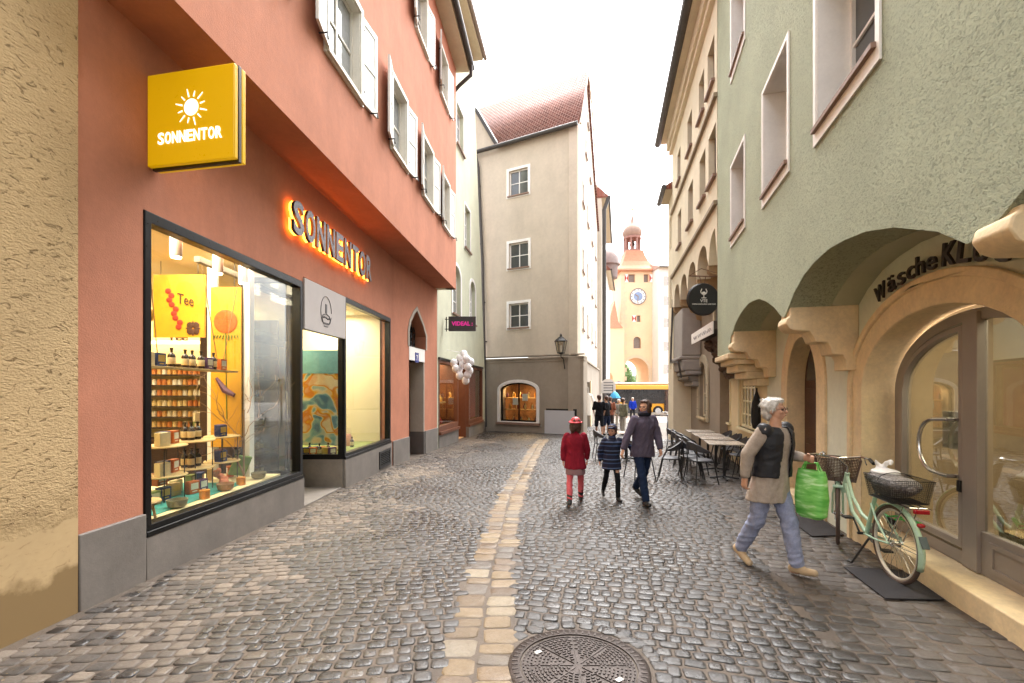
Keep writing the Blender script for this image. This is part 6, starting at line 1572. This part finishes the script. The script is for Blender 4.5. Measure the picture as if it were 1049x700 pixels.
# manhole cover
mh = empty('manhole_cover', (MC[0], MC[1], G(MC[1])), 0, 'round cast iron manhole cover with rings of raised studs at the bottom edge', 'manhole cover')
mh.rotation_euler = (R(-1.26), 0, 0)
IRON = mat('cast_iron', '#3e3531', .38, metal=.55, var=.25, vs=14, bump=.3, bs=90)
s = MB(); s.lathe([(.0, -.03), (.352, -.03), (.352, -.006), (.0, -.006)], (0, 0, 0), 64); s.build('cover', IRON, mh)
s = MB(); s.lathe([(.362, -.03), (.362, .002), (.425, .002), (.435, -.004), (.435, -.03)], (0, 0, 0), 72)
for i in range(56):
    a = i*2*math.pi/56; s.box((.394*math.cos(a), .394*math.sin(a), .003), (.036, .012, .004), a)
s.build('ring', IRON, mh)
s = MB()
for k, r in enumerate([.045+.0245*i for i in range(13)]):
    n = max(6, int(2*math.pi*r/.034))
    for i in range(n):
        a = i*2*math.pi/n+k*.4
        if abs((a % (math.pi/4))-math.pi/8) > math.pi/8-.012/r: continue
        s.box((r*math.cos(a), r*math.sin(a), -.0035), (.011, .022, .007), a)
for i in range(8):
    a = i*math.pi/4; s.tube([(.03*math.cos(a), .03*math.sin(a), -.004), (.34*math.cos(a), .34*math.sin(a), -.004)], .004, 4)
for r in (.335, .30): s.tube([(r*math.cos(a), r*math.sin(a), -.005) for a in [i*math.pi/30 for i in range(60)]], .004, 4, closed=True)
s.build('stud_pattern', IRON, mh, smooth=False)
s = MB(); s.box((.22, -.15, -.002), (.045, .03, .008), .6); s.box((-.24, .14, -.002), (.05, .03, .008), .6); s.build('lifting_plate', mat('steel_worn', '#a6a19b', .35, metal=.7), mh)
# doormats
MT = mat('mat_rubber', '#242124', .9, var=.25, vs=20, bump=.6, bs=120)
def dmat(pts, label):
    c = sum((V((x, y, 0)) for x, y in pts), V((0, 0, 0)))/4; s = MB()
    s.hexa([V((x, y, G(y)+.006)) for x, y in pts]+[V((x, y, G(y)+.018)) for x, y in pts]); o = s.build('doormat', MT, None, bevel=.004); tag(o, label, 'doormat')
dmat([(3.56, 5.40), (3.98, 5.40+.05), (4.24, 6.3), (3.80, 6.38)], 'dark rubber doormat near the small arched house door')
dmat([(3.05, 3.72), (3.52, 3.70), (3.72, 4.34), (3.22, 4.42)], 'dark rubber doormat in front of the glass door under the rear bicycle wheel')
# ------------------------------------------------------------------ inside the tea shop
CRI = mat('interior_cream', '#e3cfa0', .7, var=.05); YP = mat('poster_amber', '#d29a1c', .6, var=.12, vs=2)
rm = MB()
def bx(m, x0, x1, y0, y1, z0, z1): m.hexa([(x0, y0, z0), (x1, y0, z0), (x1, y1, z0), (x0, y1, z0), (x0, y0, z1), (x1, y0, z1), (x1, y1, z1), (x0, y1, z1)])
s = MB(); bx(s, -8, -3.60, 3.75, 3.8, -.3, 3.6); bx(s, -8, -7.95, 3.8, 8.6, -.3, 3.6); bx(s, -8, -4.16, 8.55, 8.6, -.3, 3.6); s.build('shop_room_wall', CRI, red)
s = MB(); bx(s, -8, -3.45, 3.75, 8.6, 3.5, 3.6); s.build('shop_ceiling', CRI, red)
s = MB(); bx(s, -8, -3.55, 3.75, 8.6, -.35, -.2); s.build('shop_floor', mat('floor_brown', '#5b3b26', .5, var=.2), red)
s = MB(); bx(s, -4.75, -3.50, 4.13, 6.88, .20, .36); s.build('display_platform', mat('platform_cream', '#ead9ae', .6, var=.04), red)
s = MB(); bx(s, -4.5, -3.62, 4.6, 6.2, .362, .368); o = s.build('teal_cloth', mat('cloth_teal', '#3f9a93', .8, var=.2, vs=5), None); tag(o, 'teal cloth spread on the display platform of the big shop window', 'cloth')
# hanging banners
def banner(x0, x1, y, z0, z1, label, art):
    b = empty('banner', ((x0+x1)/2, y, z0), 0, label, 'banner', world=True)
    s = MB(); bx(s, x0, x1, y, y+.03, z0, z1); s.build('panel', YP, b)
    s = MB(); s.tube([(x0+.1, y+.01, z1), (x0+.1, y+.01, 3.5)], .004, 4); s.tube([(x1-.1, y+.01, z1), (x1-.1, y+.01, 3.5)], .004, 4); s.build('cord', BLACK, b); art(b)
def art1(b):
    s = MB()
    for i in range(9): s.ball((-4.98+.02*i+.03*math.sin(i*2), 6.59, 3.06-.065*i), (.045, .004, .04), 10, 6)
    s.build('berry_print', mat('print_red', '#a2301c', .6, var=.2, vs=30), b)
    s = MB(); put_text(s, 'Tee', (-4.73, 6.592, 2.86), (1, 0, -.2), (0, 0, 1), .16, .24, .003, .004)
    for i in range(8): a = i*math.pi/4; s.ball((-4.62+.06*math.cos(a), 6.59, 2.52+.06*math.sin(a)), (.05 if abs(math.cos(a)) > .5 else .015, .004, .05 if abs(math.sin(a)) > .5 else .015), 8, 6)
    s.build('print', mat('print_brown', '#4b2a18', .6), b)
def art2(b):
    s = MB(); s.ball((-4.15, 6.59, 2.62), (.17, .004, .17), 20, 8); s.build('flower_print', mat('print_orange', '#cf5a10', .6, var=.3, vs=40), b)
    s = MB()
    for i in range(9): s.tube([(-4.3+.04*i, 6.59, 2.42), (-4.33+.045*i, 6.59, 2.36+.02*math.sin(i))], .008, 4)
    s.tube([(-4.15, 6.59, 2.45), (-4.13, 6.59, 1.2)], .006, 4); s.build('stem_print', mat('print_green', '#5e7a2a', .6), b)
    s = MB(); s.tube([(-4.28, 6.59, 1.8), (-4.15, 6.59, 1.62), (-4.02, 6.59, 1.55)], [.02, .05, .03], 6); s.build('pod_print', mat('print_plum', '#5c3350', .6), b)
banner(-5.20, -4.46, 6.60, 2.39, 3.30, 'wide amber hanging banner with red berries and the word Tee in the shop window', art1)
banner(-4.37, -3.93, 6.60, .80, 3.12, 'tall amber hanging banner with a big orange flower in the shop window', art2)
s = MB(); bx(s, -4.46, -4.37, 6.66, 6.78, -.2, 3.5); bx(s, -3.93, -3.84, 6.66, 6.78, -.2, 3.5); s.build('white_column', WHITEB, red)
s = MB(); bx(s, -5.7, -5.62, 6.66, 6.74, -.2, 3.5); s.build('white_column', WHITEB, red)
# lit shelf of tea tins at the back
sh = empty('tea_shelf', (-6.2, 8.3, -.2), 0, 'lit wall shelf crowded with rows of pale tea tins at the back of the shop', 'shelf', world=True)
s = MB(); bx(s, -6.9, -5.55, 8.42, 8.48, .2, 2.75); bx(s, -6.95, -6.9, 8.1, 8.48, -.2, 2.75); bx(s, -5.55, -5.5, 8.1, 8.48, -.2, 2.75); s.build('back_panel', CRI, sh)
for i in range(7):
    z = .95+.19*i+.0; s = MB(); bx(s, -6.9, -5.55, 8.12, 8.42, z-.02, z); s.build('board', mat('board_dark', '#3a2a1e', .6), sh)
s = MB(); bx(s, -6.95, -5.5, 8.0, 8.42, -.2, .75); s.build('cabinet', mat('cabinet_brown', '#3e2617', .5, var=.15), sh)
s = MB(); bx(s, -6.85, -5.6, 8.14, 8.2, 2.45, 2.5); s.build('light_strip', mat('strip', '#ffd48a', .5, var=0, emit='#ffc878', es=2.5), sh)
s = MB(); put_text(s, 'Tee', (-5.95, 8.1, 2.5), (1, 0, 0), (0, 0, 1), .14, .36, .01, .02); s.build('lettering', mat('print_brown', ''), sh)
tinm = [mat('tin%d' % i, c, .4, var=.1) for i, c in enumerate(['#e8d8b4', '#e5c98c', '#d9a25c', '#e9e0cc', '#cf7d3e'])]
proto = []
for i, m in enumerate(tinm):
    b = MB(); b.lathe([(.034, 0), (.038, .004), (.038, .085), (.03, .09), (.03, .105), (.0, .105)], (0, 0, 0), 10); proto.append((b, m))
meshes = {}
def small(key, name, build, m, loc, label, cat, grp, rz=0, bevel=0):
    if key not in meshes:
        s = MB(); build(s); o = s.build(name, m, None, bevel=bevel); meshes[key] = o
    else:
        o = meshes[key].copy(); COL.objects.link(o)
    o.location = loc; o.rotation_euler = (0, 0, rz); o.name = name; tag(o, label, cat, grp); return o
rn = random.Random(2)
for r_ in range(6):
    for i in range(14):
        k = rn.randrange(5)
        small(('tin', k), 'tea_tin', lambda s: s.lathe([(.034, 0), (.038, .004), (.038, .085), (.03, .09), (.03, .105), (.0, .105)], (0, 0, 0), 10), tinm[k], (-6.83+i*.093, 8.22, .95+.19*r_+.001), 'small tea tin in the packed rows of the lit back shelf', 'tea tin', 'tea tins on the back shelf')
# spotlights and beams
LMP = mat('spot_glow', '#fff6e4', .5, var=0, emit='#ffe9c4', es=7.)
for i, (x, y) in enumerate([(-3.78, 5.12), (-3.78, 5.85), (-3.78, 6.40)]):
    r_ = empty('spotlight', (x, y, 3.1), 0, ['leftmost', 'middle', 'rightmost'][i]+' of the three white cylinder spotlights on the ceiling of the big shop window', 'spotlight', 'spotlights of the shop window', world=True)
    s = MB(); s.lathe([(.055, 3.13), (.06, 3.15), (.06, 3.36), (.05, 3.37), (.0, 3.37)], (x, y, 0), 20); s.tube([(x, y, 3.36), (x, y, 3.5)], .012, 6); s.build('housing', WHITEB, r_)
    s = MB(); s.lathe([(.0, 3.118), (.05, 3.118), (.05, 3.13), (.0, 3.13)], (x, y, 0), 16); s.build('bulb', LMP, r_)
for i, (y0_, y1_) in enumerate(((4.0, 4.95), (5.72, 6.66))):
    s = MB(); bx(s, -4.0, -3.92, y0_, y1_, 3.14+.1*i, 3.21+.1*i); o = s.build('hanging_beam', mat('beam_grey', '#7d756a', .7, var=.2), red, bevel=.004)
sw = empty('swing_shelf', (-3.95, 5.6, 1.88), 0, 'wooden plank shelf hanging on slanting cords in the big shop window', 'shelf', world=True)
s = MB(); bx(s, -4.06, -3.86, 4.75, 6.42, 1.87, 1.895); s.build('board', WOOD, sw, bevel=.003)
s = MB()
for y0_, y1_, z_ in ((4.95, 4.80, 3.14), (4.95, 5.1, 3.14), (5.8, 6.15, 3.24), (6.6, 6.2, 3.24)): s.tube([(-3.96, y0_, z_), (-3.96, y1_, 1.89)], .005, 4)
s.build('cord', mat('cord_tan', '#8a6c44', .8), sw)
def bottle(s): s.lathe([(.036, 0), (.04, .005), (.04, .13), (.03, .155), (.014, .17), (.014, .20), (.018, .20), (.018, .225), (0, .225)], (0, 0, 0), 14)
def tbox(s): s.box((0, 0, .075), (.13, .08, .15))
BOT = mat('bottle_amber', '#2c1a10', .15, var=.1, spec=.8)
LBL = mat('label_cream', '#e0c9a0', .6)
def labelled_bottle(loc, label, grp, rz=0):
    o = small('bottle', 'bottle', bottle, BOT, loc, label, 'bottle', grp, rz)
    if 'lab' not in meshes:
        s = MB(); s.lathe([(.0405, .035), (.0415, .037), (.0415, .11), (.0405, .112)], (0, 0, 0), 14); l = s.build('label', LBL, None); meshes['lab'] = l
    else: l = meshes['lab'].copy(); COL.objects.link(l)
    l.name = 'label'; l.parent = o; l.location = (0, 0, 0)
BC = [('#d9c7a0', 'cream'), ('#22356e', 'navy'), ('#c8662a', 'orange'), ('#7c8a44', 'olive'), ('#b99a5c', 'tan'), ('#5f3c6c', 'violet')]
BCM = [mat('box_'+n, c, .5, var=.08, vs=12) for c, n in BC]
def tea_box(k, loc, where, rz=0):
    o = small(('box', k), 'tea_box', tbox, BCM[k], loc, '%s tea box %s' % (BC[k][1], where), 'tea box', 'tea boxes in the shop window', rz, .003)
    if ('bl', k) not in meshes:
        s = MB(); s.box((0, -.0408, .09), (.095, .002, .075)); s.box((0, .0408, .09), (.095, .002, .075)); s.box((.0, -.0412, .03), (.06, .002, .012)); l = s.build('label', [LBL, mat('lab_gold', '#c9a24a', .5), mat('lab_white', '#e9e3d3', .5)][k % 3], None); meshes[('bl', k)] = l
    else: l = meshes[('bl', k)].copy(); COL.objects.link(l)
    l.name = 'label'; l.parent = o; l.location = (0, 0, 0); return o
for i, (y, k) in enumerate(((4.92, 0), (5.08, 1), (5.9, 5), (6.18, 2))): tea_box(k, (-3.95, y, 1.896), 'on the hanging plank shelf', R(90))
for y in (5.28, 5.5, 5.62, 5.78, 6.02): labelled_bottle((-3.95, y, 1.896), 'dark labelled bottle on the hanging plank shelf', 'bottles on the hanging shelf')
# round two-tier racks
RK = [(-4.0, 5.25, 'left'), (-4.02, 5.78, 'middle'), (-4.0, 6.28, 'right')]
for n_, (x, y, nm) in enumerate(RK):
    r_ = empty('plant_stand', (x, y, .36), 0, '%s round two-tier wooden stand with thin black legs on the window platform' % nm, 'stand', 'round two-tier stands on the window platform', world=True)
    for z in (.66, 1.0):
        s = MB(); s.lathe([(.0, z-.022), (.21, z-.022), (.22, z-.011), (.21, z), (.0, z)], (x, y, 0), 28); s.build('tier', mat('tier_maple', '#dcbf88', .5, var=.08), r_)
    for k in range(4):
        a = k*math.pi/2+.6; s = MB(); s.tube([(x+.18*math.cos(a), y+.18*math.sin(a), .362), (x+.18*math.cos(a), y+.18*math.sin(a), .98)], .006, 6); s.build('leg', BLACK, r_)
    for t, z in (('lower', .661), ('upper', 1.001)):
        if n_ == 1:
            for k in range(4): labelled_bottle((x-.08+.08*(k % 2), y-.08+.1*(k//2)*1.2, z), 'tall dark bottle on the %s tier of the middle round stand' % t, 'bottles on the %s tier of the middle stand' % t)
        else:
            for k in range(3 if n_ == 0 else 2):
                tea_box([0, 1, 2, 4, 1, 5][(k+n_*2) % 6], (x+.06*math.cos(k*2.2)+.0, y-.12+.13*k, z), 'on the %s tier of the %s round stand' % (t, nm), R(80+k*10))
for i, (k, x, y, z) in enumerate(((1, -3.85, 4.75, .37), (3, -3.95, 5.0, .37), (1, -4.0, 5.22, .37), (4, -4.05, 5.45, .37), (2, -4.1, 5.3, .52))): tea_box(k, (x, y, z), ['under the left round stand nearest the wall pillar', 'standing second from the pillar on the teal cloth', 'third from the pillar under the left stand', 'fourth from the pillar on the teal cloth', 'stacked on others under the left stand'][i], R(80))
for i, (k, x, y) in enumerate(((2, -3.9, 5.55), (5, -3.88, 5.68), (0, -4.15, 5.62), (3, -4.2, 5.95), (1, -4.2, 6.12), (4, -4.25, 6.4), (2, -4.1, 6.62), (0, -4.3, 5.05), (5, -4.3, 4.8))):
    tea_box(k, (x, y, .37), 'standing on the platform %s' % ['in front of the middle stand', 'between the middle stand and the tan bowl', 'under the middle stand', 'behind the salmon ornament', 'under the right stand', 'behind the right stand', 'next to the green book', 'behind the left stand', 'at the back left corner'][i], R(75+9*i))
# book, stool, poster board, bowls, candles
s = MB(); s.box((0, 0, .14), (.22, .035, .30), m=Matrix.Rotation(R(20), 3, 'X')); o = s.build('green_book', mat('book_green', '#6f9440', .5, var=.3, vs=10), None, loc=(-3.95, 6.55, .40)); o.rotation_euler = (0, R(14), R(50)); tag(o, 'green book leaning at the right end of the window platform', 'book')
s = MB(); bx(s, -3.74, -3.71, 4.2, 4.48, .40, 1.02); o = s.build('display_board', mat('board_turquoise', '#3f93a5', .5, var=.35, vs=6), None); tag(o, 'turquoise printed board standing behind the low stool by the window pillar', 'board')
st_ = empty('low_stool', (-3.62, 4.45, .36), 0, 'low round wooden stool at the left end of the window platform', 'stool')
s = MB(); s.lathe([(0, .16), (.15, .16), (.16, .175), (.15, .19), (0, .19)], (0, 0, 0), 22); s.build('seat', WOOD, st_)
for k in range(3): a = k*2.1; s = MB(); s.tube([(.10*math.cos(a), .10*math.sin(a), .17), (.14*math.cos(a), .14*math.sin(a), .0)], .012, 6); s.build('leg', WOOD, st_)
for i, (x, y, c, nm) in enumerate(((-3.62, 4.92, '#7d7a60', 'grey-green'), (-3.62, 5.75, '#a57c55', 'tan'), (-3.62, 6.5, '#8a8468', 'grey'))):
    s = MB(); s.lathe([(.05, 0), (.085, .02), (.10, .09), (.092, .09), (.075, .03), (0, .03)], (0, 0, 0), 20); o = s.build('bowl', mat('bowl%d' % i, c, .7, var=.15, vs=20), None, loc=(x, y, .362)); tag(o, '%s rough bowl on the front edge of the window platform' % nm, 'bowl')
for i, (x, y) in enumerate(((-3.60, 5.33), (-3.62, 6.08))):
    s = MB(); s.lathe([(.05, 0), (.055, .01), (.055, .10), (0, .10)], (0, 0, 0), 16); o = s.build('candle', mat('candle_orange', '#d98a2c', .4, var=.15), None, loc=(x, y, .362)); tag(o, 'orange candle %s on the front of the window platform' % ['left of the tan bowl', 'right of the tan bowl'][i], 'candle')
s = MB()
for i in range(6): s.ball((.05*math.cos(i), .05*math.sin(i), .06+.03*i), (.06-.006*i, .06-.006*i, .04), 10, 6)
o = s.build('salmon_ornament', mat('salmon', '#d9896c', .8, var=.2), None, loc=(-3.85, 6.0, .362)); tag(o, 'salmon pink conical ornament on the window platform', 'ornament')
# a bare curly branch
s = MB(); rb = random.Random(4)
def twig(p, d, r, n):
    pts = [p]; 
    for i in range(7):
        d = (d+V((rb.uniform(-.4, .4), rb.uniform(-.4, .4), rb.uniform(-.35, .4)))).normalized(); p = p+d*.085; pts.append(p)
        if n > 0 and rb.random() < .3: twig(p, (d+V((rb.uniform(-1, 1), rb.uniform(-1, 1), rb.uniform(-.3, .8)))).normalized(), r*.6, n-1)
    s.tube(pts, [r*(1-.1*i) for i in range(8)], 5)
twig(V((-3.8, 6.45, .42)), V((0, .1, 1)), .012, 3); twig(V((-3.8, 6.45, .9)), V((.1, -.4, .8)), .010, 3); twig(V((-3.75, 6.45, 1.3)), V((0, .2, 1)), .009, 3)
s.tube([(-3.8, 6.45, .36), (-3.8, 6.45, 1.35)], .012, 6)
o = s.build('curly_branch', mat('branch', '#9a7a58', .8), None); tag(o, 'bare curly branch standing at the right of the shop window', 'branch')
# cabinet added behind the entrance side panes, dark in place of a reflection
dc = empty('reflection_stand_in', (-4.5, 7.6, -.2), 0, 'tall dark cabinet added beside the entrance in place of a reflection in the big window', 'cabinet', world=True)
s = MB(); bx(s, -4.80, -4.75, 7.0, 8.4, -.2, 2.9); bx(s, -4.75, -4.3, 7.0, 7.04, -.2, 2.9); bx(s, -4.75, -4.3, 8.36, 8.4, -.2, 2.9); s.build('carcass', mat('cabinet_brown', ''), dc)
for i in range(7): s = MB(); bx(s, -4.75, -4.32, 7.04, 8.36, .1+.42*i, .13+.42*i); s.build('board', mat('board_dark', ''), dc)
for r_ in range(5):
    for i in range(8): labelled_bottle((-4.5, 7.15+i*.145, .131+.42*r_), 'dark bottle on the added dark cabinet beside the entrance', 'bottles on the added entrance cabinet')
for i in range(9):   # packets pinned along the rear wall beside the banners
    tea_box(i % 6, (-5.45+.12*(i % 3), 7.9, .76+.16*(i//3)), 'stacked on the counter right of the lit back shelf', R(10*i))
s = MB(); bx(s, -5.6, -4.9, 7.6, 8.3, -.2, .75); o = s.build('shop_counter', mat('cabinet_brown', ''), None); tag(o, 'dark brown counter right of the lit back shelf', 'counter')
for i in range(3):
    s = MB(); s.lathe([(.0, 0), (.05, 0), (.09, .12), (.08, .18), (.0, .2)], (0, 0, 0), 14); o = s.build('hanging_lamp', mat('lamp_brass', '#a8823c', .4, metal=.6), None, loc=(-5.9+.5*i, 7.4, 2.75)); tag(o, ['left', 'middle', 'right'][i]+' small brass pendant lamp in front of the lit back shelf', 'pendant lamp')
    s = MB(); s.tube([(0, 0, .18), (0, 0, .75)], .004, 4); s.build('cord', BLACK, o)
# second room behind the right window
s = MB(); bx(s, -6.3, -3.2, 11.02, 11.05, -.3, 3.5); bx(s, -6.3, -6.25, 8.6, 11.02, -.3, 3.5); bx(s, -6.3, -3.38, 8.6, 11.02, 3.42, 3.5); s.build('side_room_wall', mat('side_room_cream', '#e2d6b8', .7, var=.03), red)
s = MB(); bx(s, -5.6, -3.22, 8.48, 11.0, .2, .37); s.build('display_platform', mat('platform_moss', '#8a9454', .7, var=.2), red)
DB = MB(); bx(DB, -4.15, -4.10, 9.0, 11.0, .37, 2.6)
ps = empty('travel_poster', (-3.9, 9.25, .5), 0, 'bright poster with blue sky and orange and yellow patches behind the narrow glass pane', 'poster', world=True)
t = NT('poster_patches'); vv = t.coord((1, 1, 1)); vo = t.add('ShaderNodeTexVoronoi'); vo.inputs['Scale'].default_value = 6; vo.feature = 'SMOOTH_F1'; dn = t.add('ShaderNodeVectorMath', operation='ADD'); nz = t.add('ShaderNodeTexNoise'); nz.inputs['Scale'].default_value = 1.5; t.link(vv, nz.inputs['Vector']); t.link(vv, dn.inputs[0]); t.link(nz.outputs['Color'], dn.inputs[1]); t.link(dn.outputs[0], vo.inputs['Vector']); sp_ = t.add('ShaderNodeSeparateColor'); t.link(vo.outputs['Color'], sp_.inputs[0]); n1 = t.math('ADD', t.math('MULTIPLY', sp_.outputs[0], .45), .3); n2 = t.noise(vv, 9, 3, .6)
cc_ = t.ramp(n1, [(.34, '#e0d7bd'), (.42, '#d07a26'), (.48, '#e2b02c'), (.53, '#dcd8c8'), (.58, '#7fb8cc'), (.68, '#2f77a8')]); t.link(t.mix(t.math('MULTIPLY', n2, .3), cc_, '#8b5a2c'), t.b.inputs['Base Color']); t.b.inputs['Roughness'].default_value = .5
s = MB(); bx(s, -4.35, -3.52, 9.2, 9.23, .5, 2.42); s.build('panel', t.m, ps); s = MB(); bx(s, -4.35, -3.52, 9.19, 9.2, 1.95, 2.42); s.build('sky_panel', mat('sky_print', '#77b4cc', .5, var=.15, vs=2), ps)
for i in range(12):
    x = -4.05+.1*(i % 6)+.02*i; y = 8.72+.12*(i//6); k = i % 6
    if i % 3 == 0: labelled_bottle((x, y, .371), 'dark bottle at the foot of the bright poster', 'bottles under the bright poster')
    else: tea_box(k, (x, y, .371), 'at the foot of the bright poster behind the narrow pane', R(10*i))
for i, (x, y) in enumerate(((-3.6, 9.3), (-3.55, 9.5), (-3.62, 9.75), (-3.5, 9.95))): labelled_bottle((x, y, .371), 'bottle standing on the moss green platform of the cream window', 'bottles in the cream window')
s = MB(); s.lathe([(.0, 0), (.09, 0), (.11, .12), (.08, .2), (.05, .26), (.0, .27)], (0, 0, 0), 16); o = s.build('rose_vase', mat('vase_rose', '#c99683', .6), None, loc=(-3.65, 10.15, .371)); tag(o, 'rose pink vase on the moss green platform of the cream window', 'vase')
s = MB(); s.box((0, 0, .2), (.42, .02, .34)); o = s.build('framed_picture', mat('picture_pale', '#dccfae', .6, var=.1), None, loc=(-3.85, 10.3, .38)); o.rotation_euler = (R(-12), 0, R(25)); tag(o, 'pale picture card behind the bottles in the cream window', 'picture')
for i in range(3):
    x, y = -3.95, 9.3+.62*i
    r_ = empty('ceiling_downlight', (x, y, 3.4), 0, ['nearest', 'middle', 'farthest'][i]+' of the three round downlights in the cream window ceiling', 'downlight', 'downlights of the cream window', world=True)
    s = MB(); s.lathe([(0, 3.38), (.06, 3.38), (.07, 3.42), (0, 3.42)], (x, y, 0), 18); s.build('lamp_face', LMP, r_)

# ------------------------------------------------------------------ lamps of the shops
def area(name, loc, sx, sy, power, col=(1, .86, .64), rot=(0, 0, 0)):
    l = bpy.data.lights.new(name, 'AREA'); l.shape = 'RECTANGLE'; l.size = sx; l.size_y = sy; l.energy = power; l.color = col
    o = bpy.data.objects.new(name, l); COL.objects.link(o); o.location = loc; o.rotation_euler = rot; return o
area('shop_ceiling_lamp', (-4.3, 5.4, 3.44), 1.2, 2.6, 34)
area('shop_back_lamp', (-6.2, 7.2, 3.44), 2.0, 1.6, 30)
area('side_room_lamp', (-4.2, 9.8, 3.36), 1.2, 2.0, 32, (1, .88, .68))
area('grey_shop_lamp', tuple(F1.P(.36, 2.05, -.9)), 1.4, .8, 30, (1, .66, .32))
area('green_shop_lamp', tuple(FG.P(17.5, 2.55, -1.0)), 1.0, 4.0, 30, (1, .7, .42))
area('laundry_lamp', tuple(FR.P(3.9, 2.9, -1.3)), 1.6, 2.5, 75, (1, .87, .7))

# ------------------------------------------------------------------ camera, sky, light
cam = bpy.data.cameras.new('camera'); cam.lens = 16.0; cam.sensor_width = 36; cam.clip_end = 2000; cam.clip_start = .05
cam.shift_y = 48/1049; co = bpy.data.objects.new('camera', cam); COL.objects.link(co); co.location = (0, 0, 1.65); co.rotation_euler = (R(90), 0, 0); SC.camera = co
wd = bpy.data.worlds.new('World'); SC.world = wd; wd.use_nodes = True; nt = wd.node_tree
sk = nt.nodes.new('ShaderNodeTexSky'); sk.sky_type = 'NISHITA'; sk.sun_disc = False; sk.sun_elevation = R(60); sk.sun_rotation = R(20); sk.air_density = 1.0; sk.dust_density = 4.; sk.ozone_density = 1.
hs_ = nt.nodes.new('ShaderNodeHueSaturation'); hs_.inputs['Saturation'].default_value = .12
bgn = nt.nodes['Background']; bgn.inputs['Strength'].default_value = .15
nt.links.new(sk.outputs[0], hs_.inputs['Color']); nt.links.new(hs_.outputs[0], bgn.inputs[0])
su = bpy.data.lights.new('sun', 'SUN'); su.energy = .8; su.angle = R(60); su.color = (1, .95, .88); so = bpy.data.objects.new('sun', su); COL.objects.link(so)
az, el = R(20), R(60); dirv = V((math.sin(az)*math.cos(el), math.cos(az)*math.cos(el), math.sin(el))); so.rotation_euler = dirv.to_track_quat('Z', 'Y').to_euler()
SC.view_settings.view_transform = 'Standard'; SC.view_settings.look = 'None'; SC.view_settings.gamma = 1; SC.view_settings.use_curve_mapping = False
SC.view_settings.exposure = 2.65
SC.cycles.max_bounces = 8; SC.cycles.transparent_max_bounces = 12; SC.cycles.caustics_reflective = False; SC.cycles.caustics_refractive = False
SC.cycles.sample_clamp_indirect = 6
